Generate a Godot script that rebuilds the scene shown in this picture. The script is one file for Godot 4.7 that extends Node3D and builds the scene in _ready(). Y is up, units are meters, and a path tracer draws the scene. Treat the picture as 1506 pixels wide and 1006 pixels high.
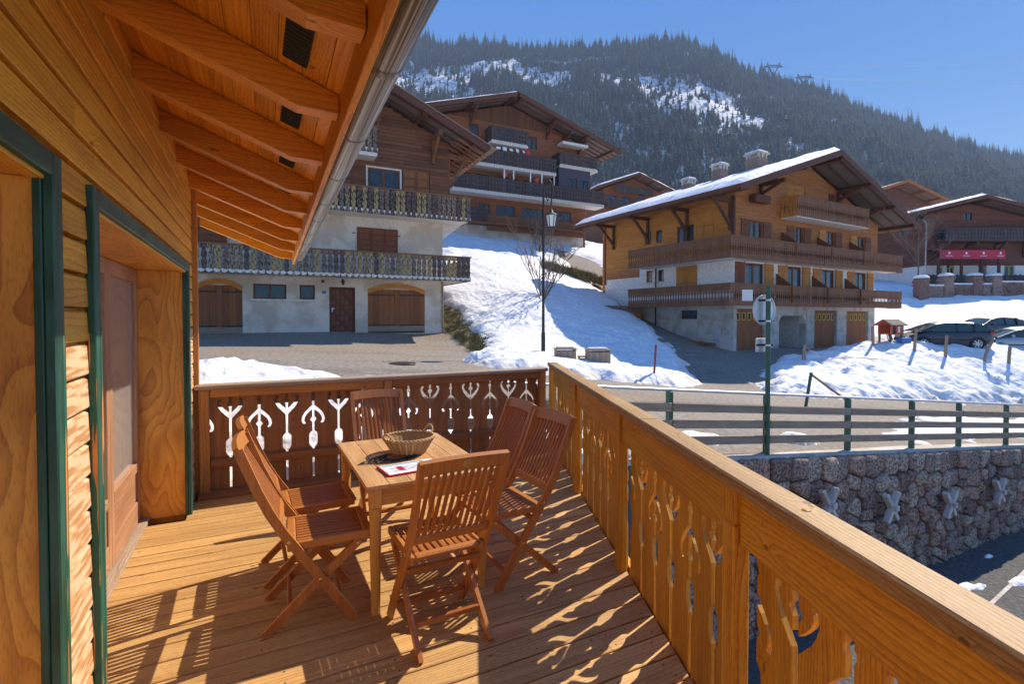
extends Node3D
# A sunny wooden balcony with a table and six folding chairs above a snowy alpine village street.
# World axes: our chalet's facade runs along z (outer face x = -0.48), the deck is y = 0, the camera stands near x = z = 0.

const EYE := Vector3(0, 1.65, 0)
const YAW := 0.466875            # camera turned 26.75 degrees to the right of the facade
const SUN := Vector3(1.119, 1.09, -0.34)

var rng := RandomNumberGenerator.new()
var used := {}
var M := {}
var noise := FastNoiseLite.new()

# ---------------------------------------------------------------- mesh collector
class MB:
	var v := PackedVector3Array()
	var n := PackedVector3Array()
	var t := PackedVector2Array()
	var c := PackedColorArray()
	var ix := PackedInt32Array()
	var col := Color(1, 1, 1)
	var uo := Vector2.ZERO
	func vert(p: Vector3, nn: Vector3, uv: Vector2) -> int:
		v.append(p); n.append(nn); t.append(uv + uo); c.append(col)
		return v.size() - 1
	func tri(a: int, b: int, d: int) -> void:
		var g := (v[b] - v[a]).cross(v[d] - v[a])
		if g.dot(n[a] + n[b] + n[d]) > 0.0:
			ix.append(a); ix.append(d); ix.append(b)
		else:
			ix.append(a); ix.append(b); ix.append(d)
	func quad(a: Vector3, b: Vector3, d: Vector3, e: Vector3, nn: Vector3, ua := Vector2(0, 0), ub := Vector2(1, 0), ud := Vector2(1, 1), ue := Vector2(0, 1)) -> void:
		var i := vert(a, nn, ua)
		vert(b, nn, ub); vert(d, nn, ud); vert(e, nn, ue)
		tri(i, i + 1, i + 2); tri(i, i + 2, i + 3)
	# a chamfered box; uv in metres, u along the grain (the longest side)
	func box(at: Vector3, s: Vector3, b := Basis(), bev := 0.0) -> void:
		var lg := 0
		if s.y > s.x: lg = 1
		if s[2] > s[lg]: lg = 2
		var h := s * 0.5
		bev = minf(bev, minf(h.x, minf(h.y, h.z)) * 0.6)
		for ax in 3:
			var a1: int = (ax + 1) % 3
			var a2: int = (ax + 2) % 3
			if a2 == lg or (a1 != lg and s[a2] > s[a1]):
				var sw := a1; a1 = a2; a2 = sw
			for sg in [-1.0, 1.0]:
				var nl := Vector3.ZERO
				nl[ax] = sg
				var q := []
				for k in [[-1, -1], [1, -1], [1, 1], [-1, 1]]:
					var p := Vector3.ZERO
					p[ax] = h[ax] * sg
					p[a1] = (h[a1] - bev) * k[0]
					p[a2] = (h[a2] - bev) * k[1]
					q.append(p)
				var o := Vector2(0, float(ax) * 0.37 + sg * 0.11)
				quad(at + b * q[0], at + b * q[1], at + b * q[2], at + b * q[3], b * nl, o + Vector2(q[0][a1], q[0][a2]), o + Vector2(q[1][a1], q[1][a2]), o + Vector2(q[2][a1], q[2][a2]), o + Vector2(q[3][a1], q[3][a2]))
		if bev <= 0.0:
			return
		for ax in 3:                                      # twelve chamfers
			var a1: int = (ax + 1) % 3
			var a2: int = (ax + 2) % 3
			for k in [[-1, -1], [1, -1], [1, 1], [-1, 1]]:
				var p0 := Vector3.ZERO
				p0[a1] = (h[a1] - bev) * k[0]; p0[a2] = h[a2] * k[1]
				var p1 := Vector3.ZERO
				p1[a1] = h[a1] * k[0]; p1[a2] = (h[a2] - bev) * k[1]
				var e := Vector3.ZERO
				e[ax] = h[ax] - bev
				var nl := Vector3.ZERO
				nl[a1] = k[0]; nl[a2] = k[1]
				quad(at + b * (p0 - e), at + b * (p0 + e), at + b * (p1 + e), at + b * (p1 - e), (b * nl).normalized(), Vector2(-e[ax], p0[a1]), Vector2(e[ax], p0[a1]), Vector2(e[ax], p0[a1] + bev), Vector2(-e[ax], p0[a1] + bev))
		for k in 8:                                       # eight corners
			var sx := 1.0 if k & 1 else -1.0
			var sy := 1.0 if k & 2 else -1.0
			var sz := 1.0 if k & 4 else -1.0
			var nn := (b * Vector3(sx, sy, sz)).normalized()
			var i := vert(at + b * Vector3(h.x * sx, (h.y - bev) * sy, (h.z - bev) * sz), nn, Vector2.ZERO)
			vert(at + b * Vector3((h.x - bev) * sx, h.y * sy, (h.z - bev) * sz), nn, Vector2.ZERO)
			vert(at + b * Vector3((h.x - bev) * sx, (h.y - bev) * sy, h.z * sz), nn, Vector2.ZERO)
			tri(i, i + 1, i + 2)
	# box from one corner to the other
	func bc(a: Vector3, b: Vector3, bev := 0.0) -> void:
		box((a + b) * 0.5, (b - a).abs(), Basis(), bev)
	# bar between two points
	func bar(a: Vector3, b: Vector3, w: float, hh: float, up := Vector3.UP, bev := 0.0) -> void:
		var z := (b - a).normalized()
		if absf(z.dot(up)) > 0.99: up = Vector3.RIGHT
		var x := up.cross(z).normalized()
		var y := z.cross(x)
		box((a + b) * 0.5, Vector3(w, hh, a.distance_to(b)), Basis(x, y, z), bev)
	# polygon (x, y) extruded from z = 0 to z = d under xf; gu: grain runs along y
	func prism(poly: PackedVector2Array, d: float, xf := Transform3D(), gy := true) -> void:
		var ids := Geometry2D.triangulate_polygon(poly)
		if ids.is_empty():
			return
		var zf := (xf.basis * Vector3(0, 0, 1)).normalized()
		for side in 2:
			var base := v.size()
			for p in poly:
				vert(xf * Vector3(p.x, p.y, d if side else 0.0), zf if side else -zf, Vector2(p.y, p.x) if gy else p)
			for k in range(0, ids.size(), 3):
				tri(base + ids[k], base + ids[k + 1], base + ids[k + 2])
		var area := 0.0
		for k in poly.size():
			area += poly[k].cross(poly[(k + 1) % poly.size()])
		var s := 1.0 if area > 0.0 else -1.0
		for k in poly.size():
			var a := poly[k]
			var b := poly[(k + 1) % poly.size()]
			var e := b - a
			if e.length() < 1e-5: continue
			var nn := (xf.basis * Vector3(e.y * s, -e.x * s, 0)).normalized()
			var l := e.length()
			quad(xf * Vector3(a.x, a.y, 0), xf * Vector3(b.x, b.y, 0), xf * Vector3(b.x, b.y, d), xf * Vector3(a.x, a.y, d), nn, Vector2(a.y, 0), Vector2(a.y + l, 0), Vector2(a.y + l, d), Vector2(a.y, d))
	func tube(pts: Array, rad: Array, sides := 8, caps := true) -> void:
		var base := v.size()
		var prev := Vector3.ZERO
		var len := 0.0
		for i in pts.size():
			var dir: Vector3 = (pts[mini(i + 1, pts.size() - 1)] - pts[maxi(i - 1, 0)]).normalized()
			var x := prev
			if i == 0:
				x = dir.cross(Vector3.UP if absf(dir.y) < 0.9 else Vector3.RIGHT).normalized()
			x = (x - dir * x.dot(dir)).normalized()
			prev = x
			var y := dir.cross(x)
			if i > 0: len += pts[i].distance_to(pts[i - 1])
			for k in sides + 1:
				var a := TAU * k / sides
				var nn := x * cos(a) + y * sin(a)
				vert(pts[i] + nn * rad[mini(i, rad.size() - 1)], nn, Vector2(len, a * 0.05))
		for i in pts.size() - 1:
			for k in sides:
				var q := base + i * (sides + 1) + k
				tri(q, q + 1, q + sides + 2); tri(q, q + sides + 2, q + sides + 1)
		if caps:
			for e in 2:
				var i: int = 0 if e == 0 else pts.size() - 1
				var dir: Vector3 = (pts[1] - pts[0]).normalized() * -1.0 if e == 0 else (pts[i] - pts[i - 1]).normalized()
				var m := vert(pts[i], dir, Vector2.ZERO)
				var o := v.size()
				for k in sides: vert(v[base + i * (sides + 1) + k], dir, Vector2.ZERO)
				for k in sides: tri(m, o + k, o + (k + 1) % sides)
	func lathe(prof: Array, segs := 16, at := Vector3.ZERO, b := Basis()) -> void:
		var base := v.size()
		for i in prof.size():
			var p: Vector2 = prof[i]
			var d: Vector2 = prof[mini(i + 1, prof.size() - 1)] - prof[maxi(i - 1, 0)]
			var nr := Vector2(d.y, -d.x).normalized()
			for k in segs + 1:
				var a := TAU * k / segs
				vert(at + b * Vector3(p.x * cos(a), p.y, p.x * sin(a)), b * Vector3(nr.x * cos(a), nr.y, nr.x * sin(a)), Vector2(a * p.x, p.y))
		for i in prof.size() - 1:
			for k in segs:
				var q := base + i * (segs + 1) + k
				tri(q, q + 1, q + segs + 2); tri(q, q + segs + 2, q + segs + 1)
	# smooth grid of rows of points
	func sheet(rows: Array, uvs := 1.0, closed := false) -> void:
		var base := v.size()
		var nr := rows.size()
		var nc: int = rows[0].size()
		for i in nr:
			for k in nc:
				var p: Vector3 = rows[i][k]
				var du: Vector3 = rows[i][mini(k + 1, nc - 1)] - rows[i][maxi(k - 1, 0)]
				if closed:
					du = rows[i][(k + 1) % nc] - rows[i][(k + nc - 1) % nc]
				var dv: Vector3 = rows[mini(i + 1, nr - 1)][k] - rows[maxi(i - 1, 0)][k]
				vert(p, dv.cross(du).normalized(), Vector2(float(k), float(i)) * uvs)
		for i in nr - 1:
			for k in (nc if closed else nc - 1):
				var k2 := (k + 1) % nc
				tri(base + i * nc + k, base + i * nc + k2, base + (i + 1) * nc + k2)
				tri(base + i * nc + k, base + (i + 1) * nc + k2, base + (i + 1) * nc + k)
	# turn every triangle to agree with its normals
	func rewind() -> void:
		for k in range(0, ix.size(), 3):
			var g := (v[ix[k + 1]] - v[ix[k]]).cross(v[ix[k + 2]] - v[ix[k]])
			if g.dot(n[ix[k]] + n[ix[k + 1]] + n[ix[k + 2]]) > 0.0:
				var q := ix[k + 1]; ix[k + 1] = ix[k + 2]; ix[k + 2] = q
	func mesh(mat: Material) -> ArrayMesh:
		var m := ArrayMesh.new()
		if ix.is_empty():
			return m
		var a := []
		a.resize(Mesh.ARRAY_MAX)
		a[Mesh.ARRAY_VERTEX] = v; a[Mesh.ARRAY_NORMAL] = n; a[Mesh.ARRAY_TEX_UV] = t; a[Mesh.ARRAY_COLOR] = c; a[Mesh.ARRAY_INDEX] = ix
		m.add_surface_from_arrays(Mesh.PRIMITIVE_TRIANGLES, a)
		m.surface_set_material(0, mat)
		return m

# ---------------------------------------------------------------- naming and placing
func numbered(called: String) -> String:
	if not used.has(called):
		used[called] = 0
		return called
	used[called] += 1
	return "%s_%03d" % [called, used[called]]

func tag(o: Node3D, label: String, category: String, group := "") -> Node3D:
	o.set_meta("label", label); o.set_meta("category", category)
	if group: o.set_meta("group", group)
	return o

func thing(called: String, label: String, category: String, at := Vector3.ZERO, turn := 0.0, group := "") -> Node3D:
	var o := Node3D.new()
	o.name = numbered(called)
	add_child(o)
	o.position = at; o.rotation.y = turn
	return tag(o, label, category, group)

func part(called: String, m: Mesh, parent: Node, at := Vector3.ZERO, b := Basis()) -> MeshInstance3D:
	var o := MeshInstance3D.new()
	o.name = called; o.mesh = m
	parent.add_child(o, true)
	o.transform = Transform3D(b, at)
	return o

func single(called: String, m: Mesh, label: String, category: String, group := "", at := Vector3.ZERO) -> MeshInstance3D:
	var o := MeshInstance3D.new()
	o.name = numbered(called); o.mesh = m
	add_child(o)
	o.position = at
	tag(o, label, category, group)
	return o

func struct(called: String, m: Mesh) -> MeshInstance3D:
	var o := MeshInstance3D.new()
	o.name = numbered(called); o.mesh = m
	add_child(o)
	o.set_meta("kind", "structure")
	return o

func stuff(o: Node3D) -> Node3D:
	o.set_meta("kind", "stuff"); return o

# a one-box part, uv offset drawn at random so that no two boards show the same grain
func bxp(called: String, a: Vector3, b: Vector3, mat: Material, parent: Node, bev := 0.004) -> MeshInstance3D:
	var m := MB.new()
	m.uo = Vector2(rng.randf() * 7.0, rng.randf() * 3.0)
	m.box(Vector3.ZERO, (b - a).abs(), Basis(), bev)
	return part(called, m.mesh(mat), parent, (a + b) * 0.5)

func barp(called: String, a: Vector3, b: Vector3, w: float, h: float, mat: Material, parent: Node, bev := 0.004, up := Vector3.UP) -> MeshInstance3D:
	var m := MB.new()
	m.uo = Vector2(rng.randf() * 7.0, rng.randf() * 3.0)
	m.bar(a, b, w, h, up, bev)
	return part(called, m.mesh(mat), parent)

# point at a lateral offset, a height and a depth along the camera's heading
func P(l: float, y: float, d: float) -> Vector3:
	return Vector3(l * cos(YAW) + d * sin(YAW), y, l * sin(YAW) - d * cos(YAW))

func rot_y(a: float) -> Basis:
	return Basis(Vector3.UP, a)

# ---------------------------------------------------------------- materials
func lin(r: float, g: float, b: float) -> Color:
	return Color(r, g, b).linear_to_srgb()

func mat(r: float, g: float, b: float, rough := 0.8, tex: Texture2D = null, uvs := Vector3.ONE, tri := false) -> StandardMaterial3D:
	var m := StandardMaterial3D.new()
	m.albedo_color = lin(r, g, b)
	m.roughness = rough
	if tex:
		m.albedo_texture = tex
		m.uv1_scale = uvs
		m.uv1_triplanar = tri
	return m

# pine boards: growth rings, flecks and knots; u runs along the grain and repeats
func wood_image(w: int, h: int, sd: int, rings: float, knots: int, depth: float, fleck: float, ur := 0.16, vm := 2.2, wamp := 0.10) -> Image:
	var im := Image.create(w, h, false, Image.FORMAT_RGB8)
	var nz := FastNoiseLite.new()
	nz.seed = sd; nz.frequency = 1.0; nz.fractal_octaves = 3
	var nf := FastNoiseLite.new()
	nf.seed = sd + 9; nf.frequency = 1.0; nf.fractal_octaves = 2
	var r := RandomNumberGenerator.new()
	r.seed = sd
	var ks := []
	for i in knots:
		ks.append([r.randf(), r.randf(), r.randf_range(0.005, 0.013)])
	var data := PackedByteArray()
	data.resize(w * h * 3)
	for x in w:
		var u := float(x) / w
		var cx := cos(TAU * u)
		var sx := sin(TAU * u)
		for y in h:
			var vv := float(y) / h
			var warp := nz.get_noise_3d(cx * ur, sx * ur, vv * vm)
			var coord := vv * rings + warp * rings * wamp
			var knot := 0.0
			for k in ks:
				var du: float = absf(u - k[0])
				du = minf(du, 1.0 - du) * 2.6
				var dv: float = (vv - k[1]) * 0.62
				var rr: float = sqrt(du * du * 0.5 + dv * dv)
				if rr < 0.16:
					coord += signf(dv) * exp(-rr * 30.0) * 2.2
					if rr < k[2] * 1.3:
						knot = maxf(knot, 1.0 - smoothstep(k[2] * 0.8, k[2] * 1.3, rr))
			var ring := coord - floorf(coord)
			var late := pow(ring, 2.6)
			var fl := nf.get_noise_3d(cx * 9.0, sx * 9.0, vv * 120.0)
			var big := nf.get_noise_3d(cx * 0.5 + 9.0, sx * 0.5, vv * 5.0)
			var d := clampf(late * depth + maxf(fl, 0.0) * fleck + big * 0.22 + 0.04, 0.0, 1.0)
			d = maxf(d, knot * 0.72)
			var i := (y * w + x) * 3
			data[i] = int(255.0 * clampf(lerpf(1.0, 0.56, d), 0, 1))
			data[i + 1] = int(255.0 * clampf(lerpf(1.0, 0.40, d), 0, 1))
			data[i + 2] = int(255.0 * clampf(lerpf(1.0, 0.26, d), 0, 1))
	im.set_data(w, h, false, Image.FORMAT_RGB8, data)
	return im

# noise between two greys/colours, seamless
func noise_tex(size: int, freq: float, a: Color, b: Color, sd: int, oct := 5, lo := 0.25, hi := 0.75) -> ImageTexture:
	var nz := FastNoiseLite.new()
	nz.seed = sd; nz.frequency = freq; nz.fractal_octaves = oct
	nz.noise_type = FastNoiseLite.TYPE_SIMPLEX_SMOOTH
	var g := nz.get_seamless_image(size, size)
	g.convert(Image.FORMAT_L8)
	var d := g.get_data()
	var o := PackedByteArray()
	o.resize(size * size * 3)
	var lut := []
	for k in 256:
		var q := smoothstep(lo, hi, k / 255.0)
		var cc := a.lerp(b, q)
		lut.append([int(cc.r * 255), int(cc.g * 255), int(cc.b * 255)])
	for k in size * size:
		var l: Array = lut[d[k]]
		o[k * 3] = l[0]; o[k * 3 + 1] = l[1]; o[k * 3 + 2] = l[2]
	return ImageTexture.create_from_image(Image.create_from_data(size, size, false, Image.FORMAT_RGB8, o))

func bump_tex(size: int, freq: float, sd: int, oct := 5, strength := 6.0) -> ImageTexture:
	var nz := FastNoiseLite.new()
	nz.seed = sd; nz.frequency = freq; nz.fractal_octaves = oct
	var g := nz.get_seamless_image(size, size)
	g.convert(Image.FORMAT_RGBA8)
	g.bump_map_to_normal_map(strength)
	return ImageTexture.create_from_image(g)

func bumped(m: StandardMaterial3D, t: Texture2D, s: float) -> StandardMaterial3D:
	m.normal_enabled = true; m.normal_texture = t; m.normal_scale = s
	return m

func materials() -> void:
	var wa := wood_image(1024, 384, 11, 22.0, 4, 0.30, 0.30)
	var wb := wood_image(1024, 384, 27, 30.0, 6, 0.38, 0.42)
	var wp := wood_image(768, 768, 41, 10.0, 0, 0.36, 0.30, 0.30, 2.2, 0.42)         # rotary-cut plywood: broad swirls
	var wc := wood_image(768, 256, 53, 18.0, 0, 0.16, 0.30)
	var tc := ImageTexture.create_from_image(wc)
	var ta := ImageTexture.create_from_image(wa)
	var tb := ImageTexture.create_from_image(wb)
	var tp := ImageTexture.create_from_image(wp)
	var na: Image = wb.duplicate()
	na.convert(Image.FORMAT_RGBA8)
	na.bump_map_to_normal_map(2.5)
	var tn := ImageTexture.create_from_image(na)
	var sc := Vector3(0.42, 1.9, 1)
	# new pine / larch of deck, railing, soffit; several tones of each so that boards differ
	for k in 4:
		var f: float = [1.0, 0.92, 1.05, 0.86][k]
		M["deck%d" % k] = bumped(mat(0.67 * f, 0.415 * f, 0.155 * f, 0.62, tb if k % 2 else ta, sc), tn, 0.5)
		M["rail%d" % k] = bumped(mat(0.76 * f, 0.375 * f, 0.030 * f, 0.55, ta if k % 2 else tb, sc), tn, 0.4)
		M["soffit%d" % k] = bumped(mat(0.82 * f, 0.345 * f, 0.020 * f, 0.55, tb if k % 2 else ta, sc), tn, 0.4)
		M["siding%d" % k] = bumped(mat(0.85 * f, 0.44 * f, 0.030 * f, 0.55, ta if k % 2 else tb, sc), tn, 0.5)
		M["old%d" % k] = bumped(mat(0.38 * f, 0.17 * f, 0.06 * f, 0.8, tb, Vector3(0.5, 3.2, 1)), tn, 0.9)
		M["grey%d" % k] = bumped(mat(0.42 * f, 0.33 * f, 0.245 * f, 0.85, tb, Vector3(0.5, 2.6, 1)), tn, 0.9)
		M["lichen%d" % k] = mat([0.27, 0.19, 0.13, 0.36][k], [0.215, 0.15, 0.10, 0.275][k], [0.145, 0.12, 0.085, 0.13][k], 0.9, noise_tex(128, 0.03, Color(0.5, 0.45, 0.42), Color(1, 1, 1), 60 + k, 4, 0.3, 0.6), Vector3(1.3, 3, 1))
	M.ply = bumped(mat(0.78, 0.37, 0.055, 0.42, tp, Vector3(0.42, 1.1, 1)), tn, 0.2)
	M.teak = bumped(mat(0.52, 0.205, 0.046, 0.40, tc, Vector3(0.7, 3, 1)), tn, 0.15)
	M.teak2 = bumped(mat(0.42, 0.148, 0.030, 0.40, tc, Vector3(0.7, 3, 1)), tn, 0.15)
	M.tabletop = bumped(mat(0.68, 0.41, 0.18, 0.4, ta, Vector3(0.5, 2.5, 1)), tn, 0.3)
	M.tableleg = bumped(mat(0.70, 0.38, 0.09, 0.45, tc, Vector3(0.5, 2.5, 1)), tn, 0.3)
	M.cap = bumped(mat(0.44, 0.275, 0.105, 0.6, tb, sc), tn, 0.5)
	M.door_wood = mat(0.46, 0.25, 0.14, 0.5, ta, sc)
	M.corner = mat(0.55, 0.25, 0.06, 0.55, ta, sc)
	var peel := noise_tex(256, 0.02, Color(0.9, 0.55, 0.25), Color(0.13, 0.37, 0.29), 5, 5, 0.30, 0.36)
	M.green = mat(0.95, 0.95, 0.95, 0.5, noise_tex(256, 0.015, Color(0.10, 0.27, 0.20), Color(0.17, 0.38, 0.32), 6, 5), Vector3(0.6, 3, 1))
	M.green_worn = mat(0.95, 0.95, 0.95, 0.55, peel, Vector3(0.25, 5, 1))
	var bare := noise_tex(512, 0.012, Color(0.78, 0.58, 0.38), Color(0.91, 0.79, 0.63), 8, 7, 0.30, 0.62)
	M.siding_worn = bumped(mat(0.86, 0.82, 0.78, 0.8, bare, Vector3(0.7, 6.0, 1)), tn, 0.6)
	M.zinc = mat(0.42, 0.43, 0.43, 0.42, noise_tex(256, 0.02, Color(0.55, 0.53, 0.5), Color(1, 1, 1), 3, 5), Vector3(0.8, 3, 1))
	M.zinc.metallic = 0.75
	M.dark_vent = mat(0.03, 0.028, 0.025, 0.8)
	M.steel = mat(0.6, 0.6, 0.6, 0.3); M.steel.metallic = 0.9
	M.brass = mat(0.62, 0.45, 0.2, 0.35); M.brass.metallic = 0.8
	# village
	var fine := noise_tex(512, 0.03, Color(0.93, 0.925, 0.92), Color(1, 1, 1), 14, 6)
	var stain := noise_tex(512, 0.006, Color(0.89, 0.87, 0.84), Color(1, 1, 1), 15, 8, 0.28, 0.62)
	var grit := bump_tex(512, 0.05, 16, 4, 5.0)
	M.plaster = bumped(mat(0.70, 0.62, 0.51, 0.9, stain, Vector3(0.16, 0.16, 0.16), true), grit, 0.5)
	M.plaster.uv1_world_triplanar = true
	M.white_wall = mat(0.86, 0.83, 0.76, 0.85, fine, Vector3(0.3, 0.3, 0.3), true)
	M.concrete = bumped(mat(0.58, 0.55, 0.50, 0.9, stain, Vector3(0.3, 0.3, 0.3), true), grit, 0.5)
	M.concrete.uv1_world_triplanar = true
	M.slab = mat(0.72, 0.69, 0.63, 0.85, fine, Vector3(0.3, 0.3, 0.3), true)
	for a in [["log", 0.235, 0.095, 0.036], ["chalet", 0.68, 0.295, 0.055], ["chalet_front", 0.50, 0.20, 0.05], ["brown", 0.19, 0.072, 0.04], ["mid", 0.32, 0.12, 0.045], ["beam", 0.14, 0.055, 0.028], ["shutter", 0.25, 0.085, 0.034], ["orange", 0.64, 0.28, 0.05], ["garage", 0.36, 0.135, 0.045], ["rail_far", 0.26, 0.118, 0.05], ["rail_grey", 0.085, 0.068, 0.062], ["garage_old", 0.34, 0.13, 0.042]]:
		var m := mat(a[1], a[2], a[3], 0.75, tb, Vector3(0.3, 1.7, 1))
		m.vertex_color_use_as_albedo = true
		M[a[0]] = m
	M.roof = mat(0.17, 0.14, 0.12, 0.85, fine, Vector3(0.5, 0.5, 0.5), true)
	M.dark = mat(0.025, 0.022, 0.022, 0.7)
	M.darkpanel = mat(0.055, 0.045, 0.06, 0.6)
	M.iron = mat(0.03, 0.03, 0.032, 0.5); M.iron.metallic = 0.4
	M.white = mat(0.8, 0.8, 0.79, 0.6)
	M.curtain = mat(0.78, 0.77, 0.76, 0.9)
	M.red = mat(0.62, 0.03, 0.06, 0.7, fine, Vector3(1, 1, 1), true)
	M.redpaint = mat(0.55, 0.10, 0.04, 0.6)
	M.yellow = mat(0.65, 0.50, 0.10, 0.6)
	M.blue = mat(0.06, 0.16, 0.42, 0.5)
	M.postgreen = mat(0.035, 0.115, 0.075, 0.5, fine, Vector3(2, 2, 2), true)
	M.alu = mat(0.58, 0.60, 0.62, 0.42); M.alu.metallic = 0.6
	M.glass = mat(0.05, 0.065, 0.075, 0.04)
	M.glass.transparency = BaseMaterial3D.TRANSPARENCY_ALPHA
	M.glass.albedo_color.a = 0.5
	M.clear = mat(0.75, 0.75, 0.72, 0.03)
	M.clear.transparency = BaseMaterial3D.TRANSPARENCY_ALPHA
	M.clear.albedo_color.a = 0.22
	M.frost = mat(0.85, 0.83, 0.76, 0.5)
	var gs := bump_tex(512, 0.012, 21, 6, 8.0)
	M.snow = bumped(mat(0.86, 0.875, 0.90, 0.75, noise_tex(512, 0.02, Color(0.93, 0.93, 0.93), Color(1, 1, 1), 22, 6), Vector3(0.35, 0.35, 0.35), true), gs, 1.5)
	M.snow.vertex_color_use_as_albedo = true
	M.snow.uv1_world_triplanar = true
	M.snow_far = mat(0.80, 0.82, 0.86, 0.9, noise_tex(512, 0.02, Color(0.5, 0.48, 0.46), Color(1, 1, 1), 23, 6, 0.34, 0.5), Vector3(0.012, 0.012, 0.012), true)
	M.snow_far.uv1_world_triplanar = true
	var rd := noise_tex(1024, 0.02, Color(0.84, 0.83, 0.81), Color(1, 1, 1), 24, 8, 0.3, 0.7)
	M.road = bumped(mat(0.29, 0.255, 0.22, 0.9, rd, Vector3(0.28, 0.28, 0.28), true), grit, 0.08)
	M.road.uv1_world_triplanar = true
	M.road.vertex_color_use_as_albedo = true
	M.yard = bumped(mat(0.10, 0.10, 0.10, 0.9, rd, Vector3(0.35, 0.35, 0.35), true), grit, 0.9)
	M.yard.uv1_world_triplanar = true
	for k in 4:
		M["stone%d" % k] = bumped(mat([0.50, 0.41, 0.55, 0.34][k], [0.32, 0.295, 0.42, 0.215][k], [0.235, 0.235, 0.315, 0.17][k], 0.95, noise_tex(256, 0.03, Color(0.62, 0.58, 0.57), Color(1, 1, 1), 30 + k, 6, 0.3, 0.65), Vector3(1.6, 1.6, 1.6), true), grit, 1.2)
		M["stone%d" % k].uv1_world_triplanar = true
	M.mortar = mat(0.11, 0.095, 0.085, 0.95)
	M.grass = mat(0.21, 0.18, 0.07, 0.95, rd, Vector3(0.8, 0.8, 0.8), true)
	M.needles = mat(0.046, 0.070, 0.040, 0.95)
	M.needles.vertex_color_use_as_albedo = true
	M.twig = mat(0.20, 0.145, 0.10, 0.9)
	M.wicker = mat(0.64, 0.44, 0.21, 0.7, tb, Vector3(1, 9, 1))
	M.wicker2 = mat(0.52, 0.33, 0.15, 0.7, tb, Vector3(1, 9, 1))
	M.rubber = mat(0.02, 0.02, 0.02, 0.85)
	M.car_dark = mat(0.012, 0.016, 0.030, 0.25); M.car_dark.clearcoat_enabled = true; M.car_dark.metallic = 0.0
	M.car_silver = mat(0.42, 0.43, 0.45, 0.3); M.car_silver.clearcoat_enabled = true; M.car_silver.metallic = 0.5
	M.car_glass = mat(0.05, 0.08, 0.08, 0.05)
	M.lamp_red = mat(0.55, 0.02, 0.02, 0.2)
	M.lamp_white = mat(0.7, 0.72, 0.75, 0.15)

# ---------------------------------------------------------------- camera, sky, sun
func stage() -> void:
	var cam := Camera3D.new()
	cam.name = "camera"
	cam.projection = Camera3D.PROJECTION_FRUSTUM
	cam.near = 0.05
	cam.far = 4000.0
	cam.size = 0.05 * 1006.0 / 750.0
	cam.frustum_offset = Vector2(0, -0.05 * (503.0 - 482.71) / 750.0)
	cam.position = EYE
	cam.rotation = Vector3(deg_to_rad(-1.2), -YAW, 0)
	add_child(cam)
	var sun := DirectionalLight3D.new()
	sun.name = "sun"
	sun.light_energy = 1.26
	sun.light_color = Color(1.0, 0.945, 0.86)
	sun.light_angular_distance = 0.5
	sun.shadow_enabled = true
	add_child(sun)
	sun.look_at_from_position(SUN * 50.0, Vector3.ZERO)
	var sky := ProceduralSkyMaterial.new()
	sky.sky_top_color = Color(0.175, 0.375, 0.635)
	sky.sky_horizon_color = Color(0.475, 0.67, 0.82)
	sky.sky_curve = 0.16
	sky.ground_bottom_color = Color(0.86, 0.87, 0.89)
	sky.ground_horizon_color = Color(0.80, 0.85, 0.91)
	sky.sun_angle_max = 4.0
	sky.sun_curve = 0.05
	var env := Environment.new()
	env.background_mode = Environment.BG_SKY
	env.sky = Sky.new()
	env.sky.sky_material = sky
	env.tonemap_mode = Environment.TONE_MAPPER_LINEAR
	env.tonemap_exposure = 1.98
	env.sdfgi_enabled = true
	env.ssao_enabled = true
	env.ssil_enabled = true
	env.fog_enabled = true
	env.fog_density = 0.00027
	env.fog_light_color = Color(0.72, 0.82, 0.95)
	var we := WorldEnvironment.new()
	we.name = "world_environment"
	we.environment = env
	add_child(we)

func _ready() -> void:
	rng.seed = 4711
	stage()
	materials()
	noise.seed = 77; noise.frequency = 1.0; noise.fractal_octaves = 4
	terrain()
	hill()
	own_house()
	deck()
	railings()
	retaining_wall()
	old_house()
	chalet()
	apartment_house()
	terrace_house()
	back_houses()
	table_and_chairs()
	street()
	cars()
	pylons()

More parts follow.
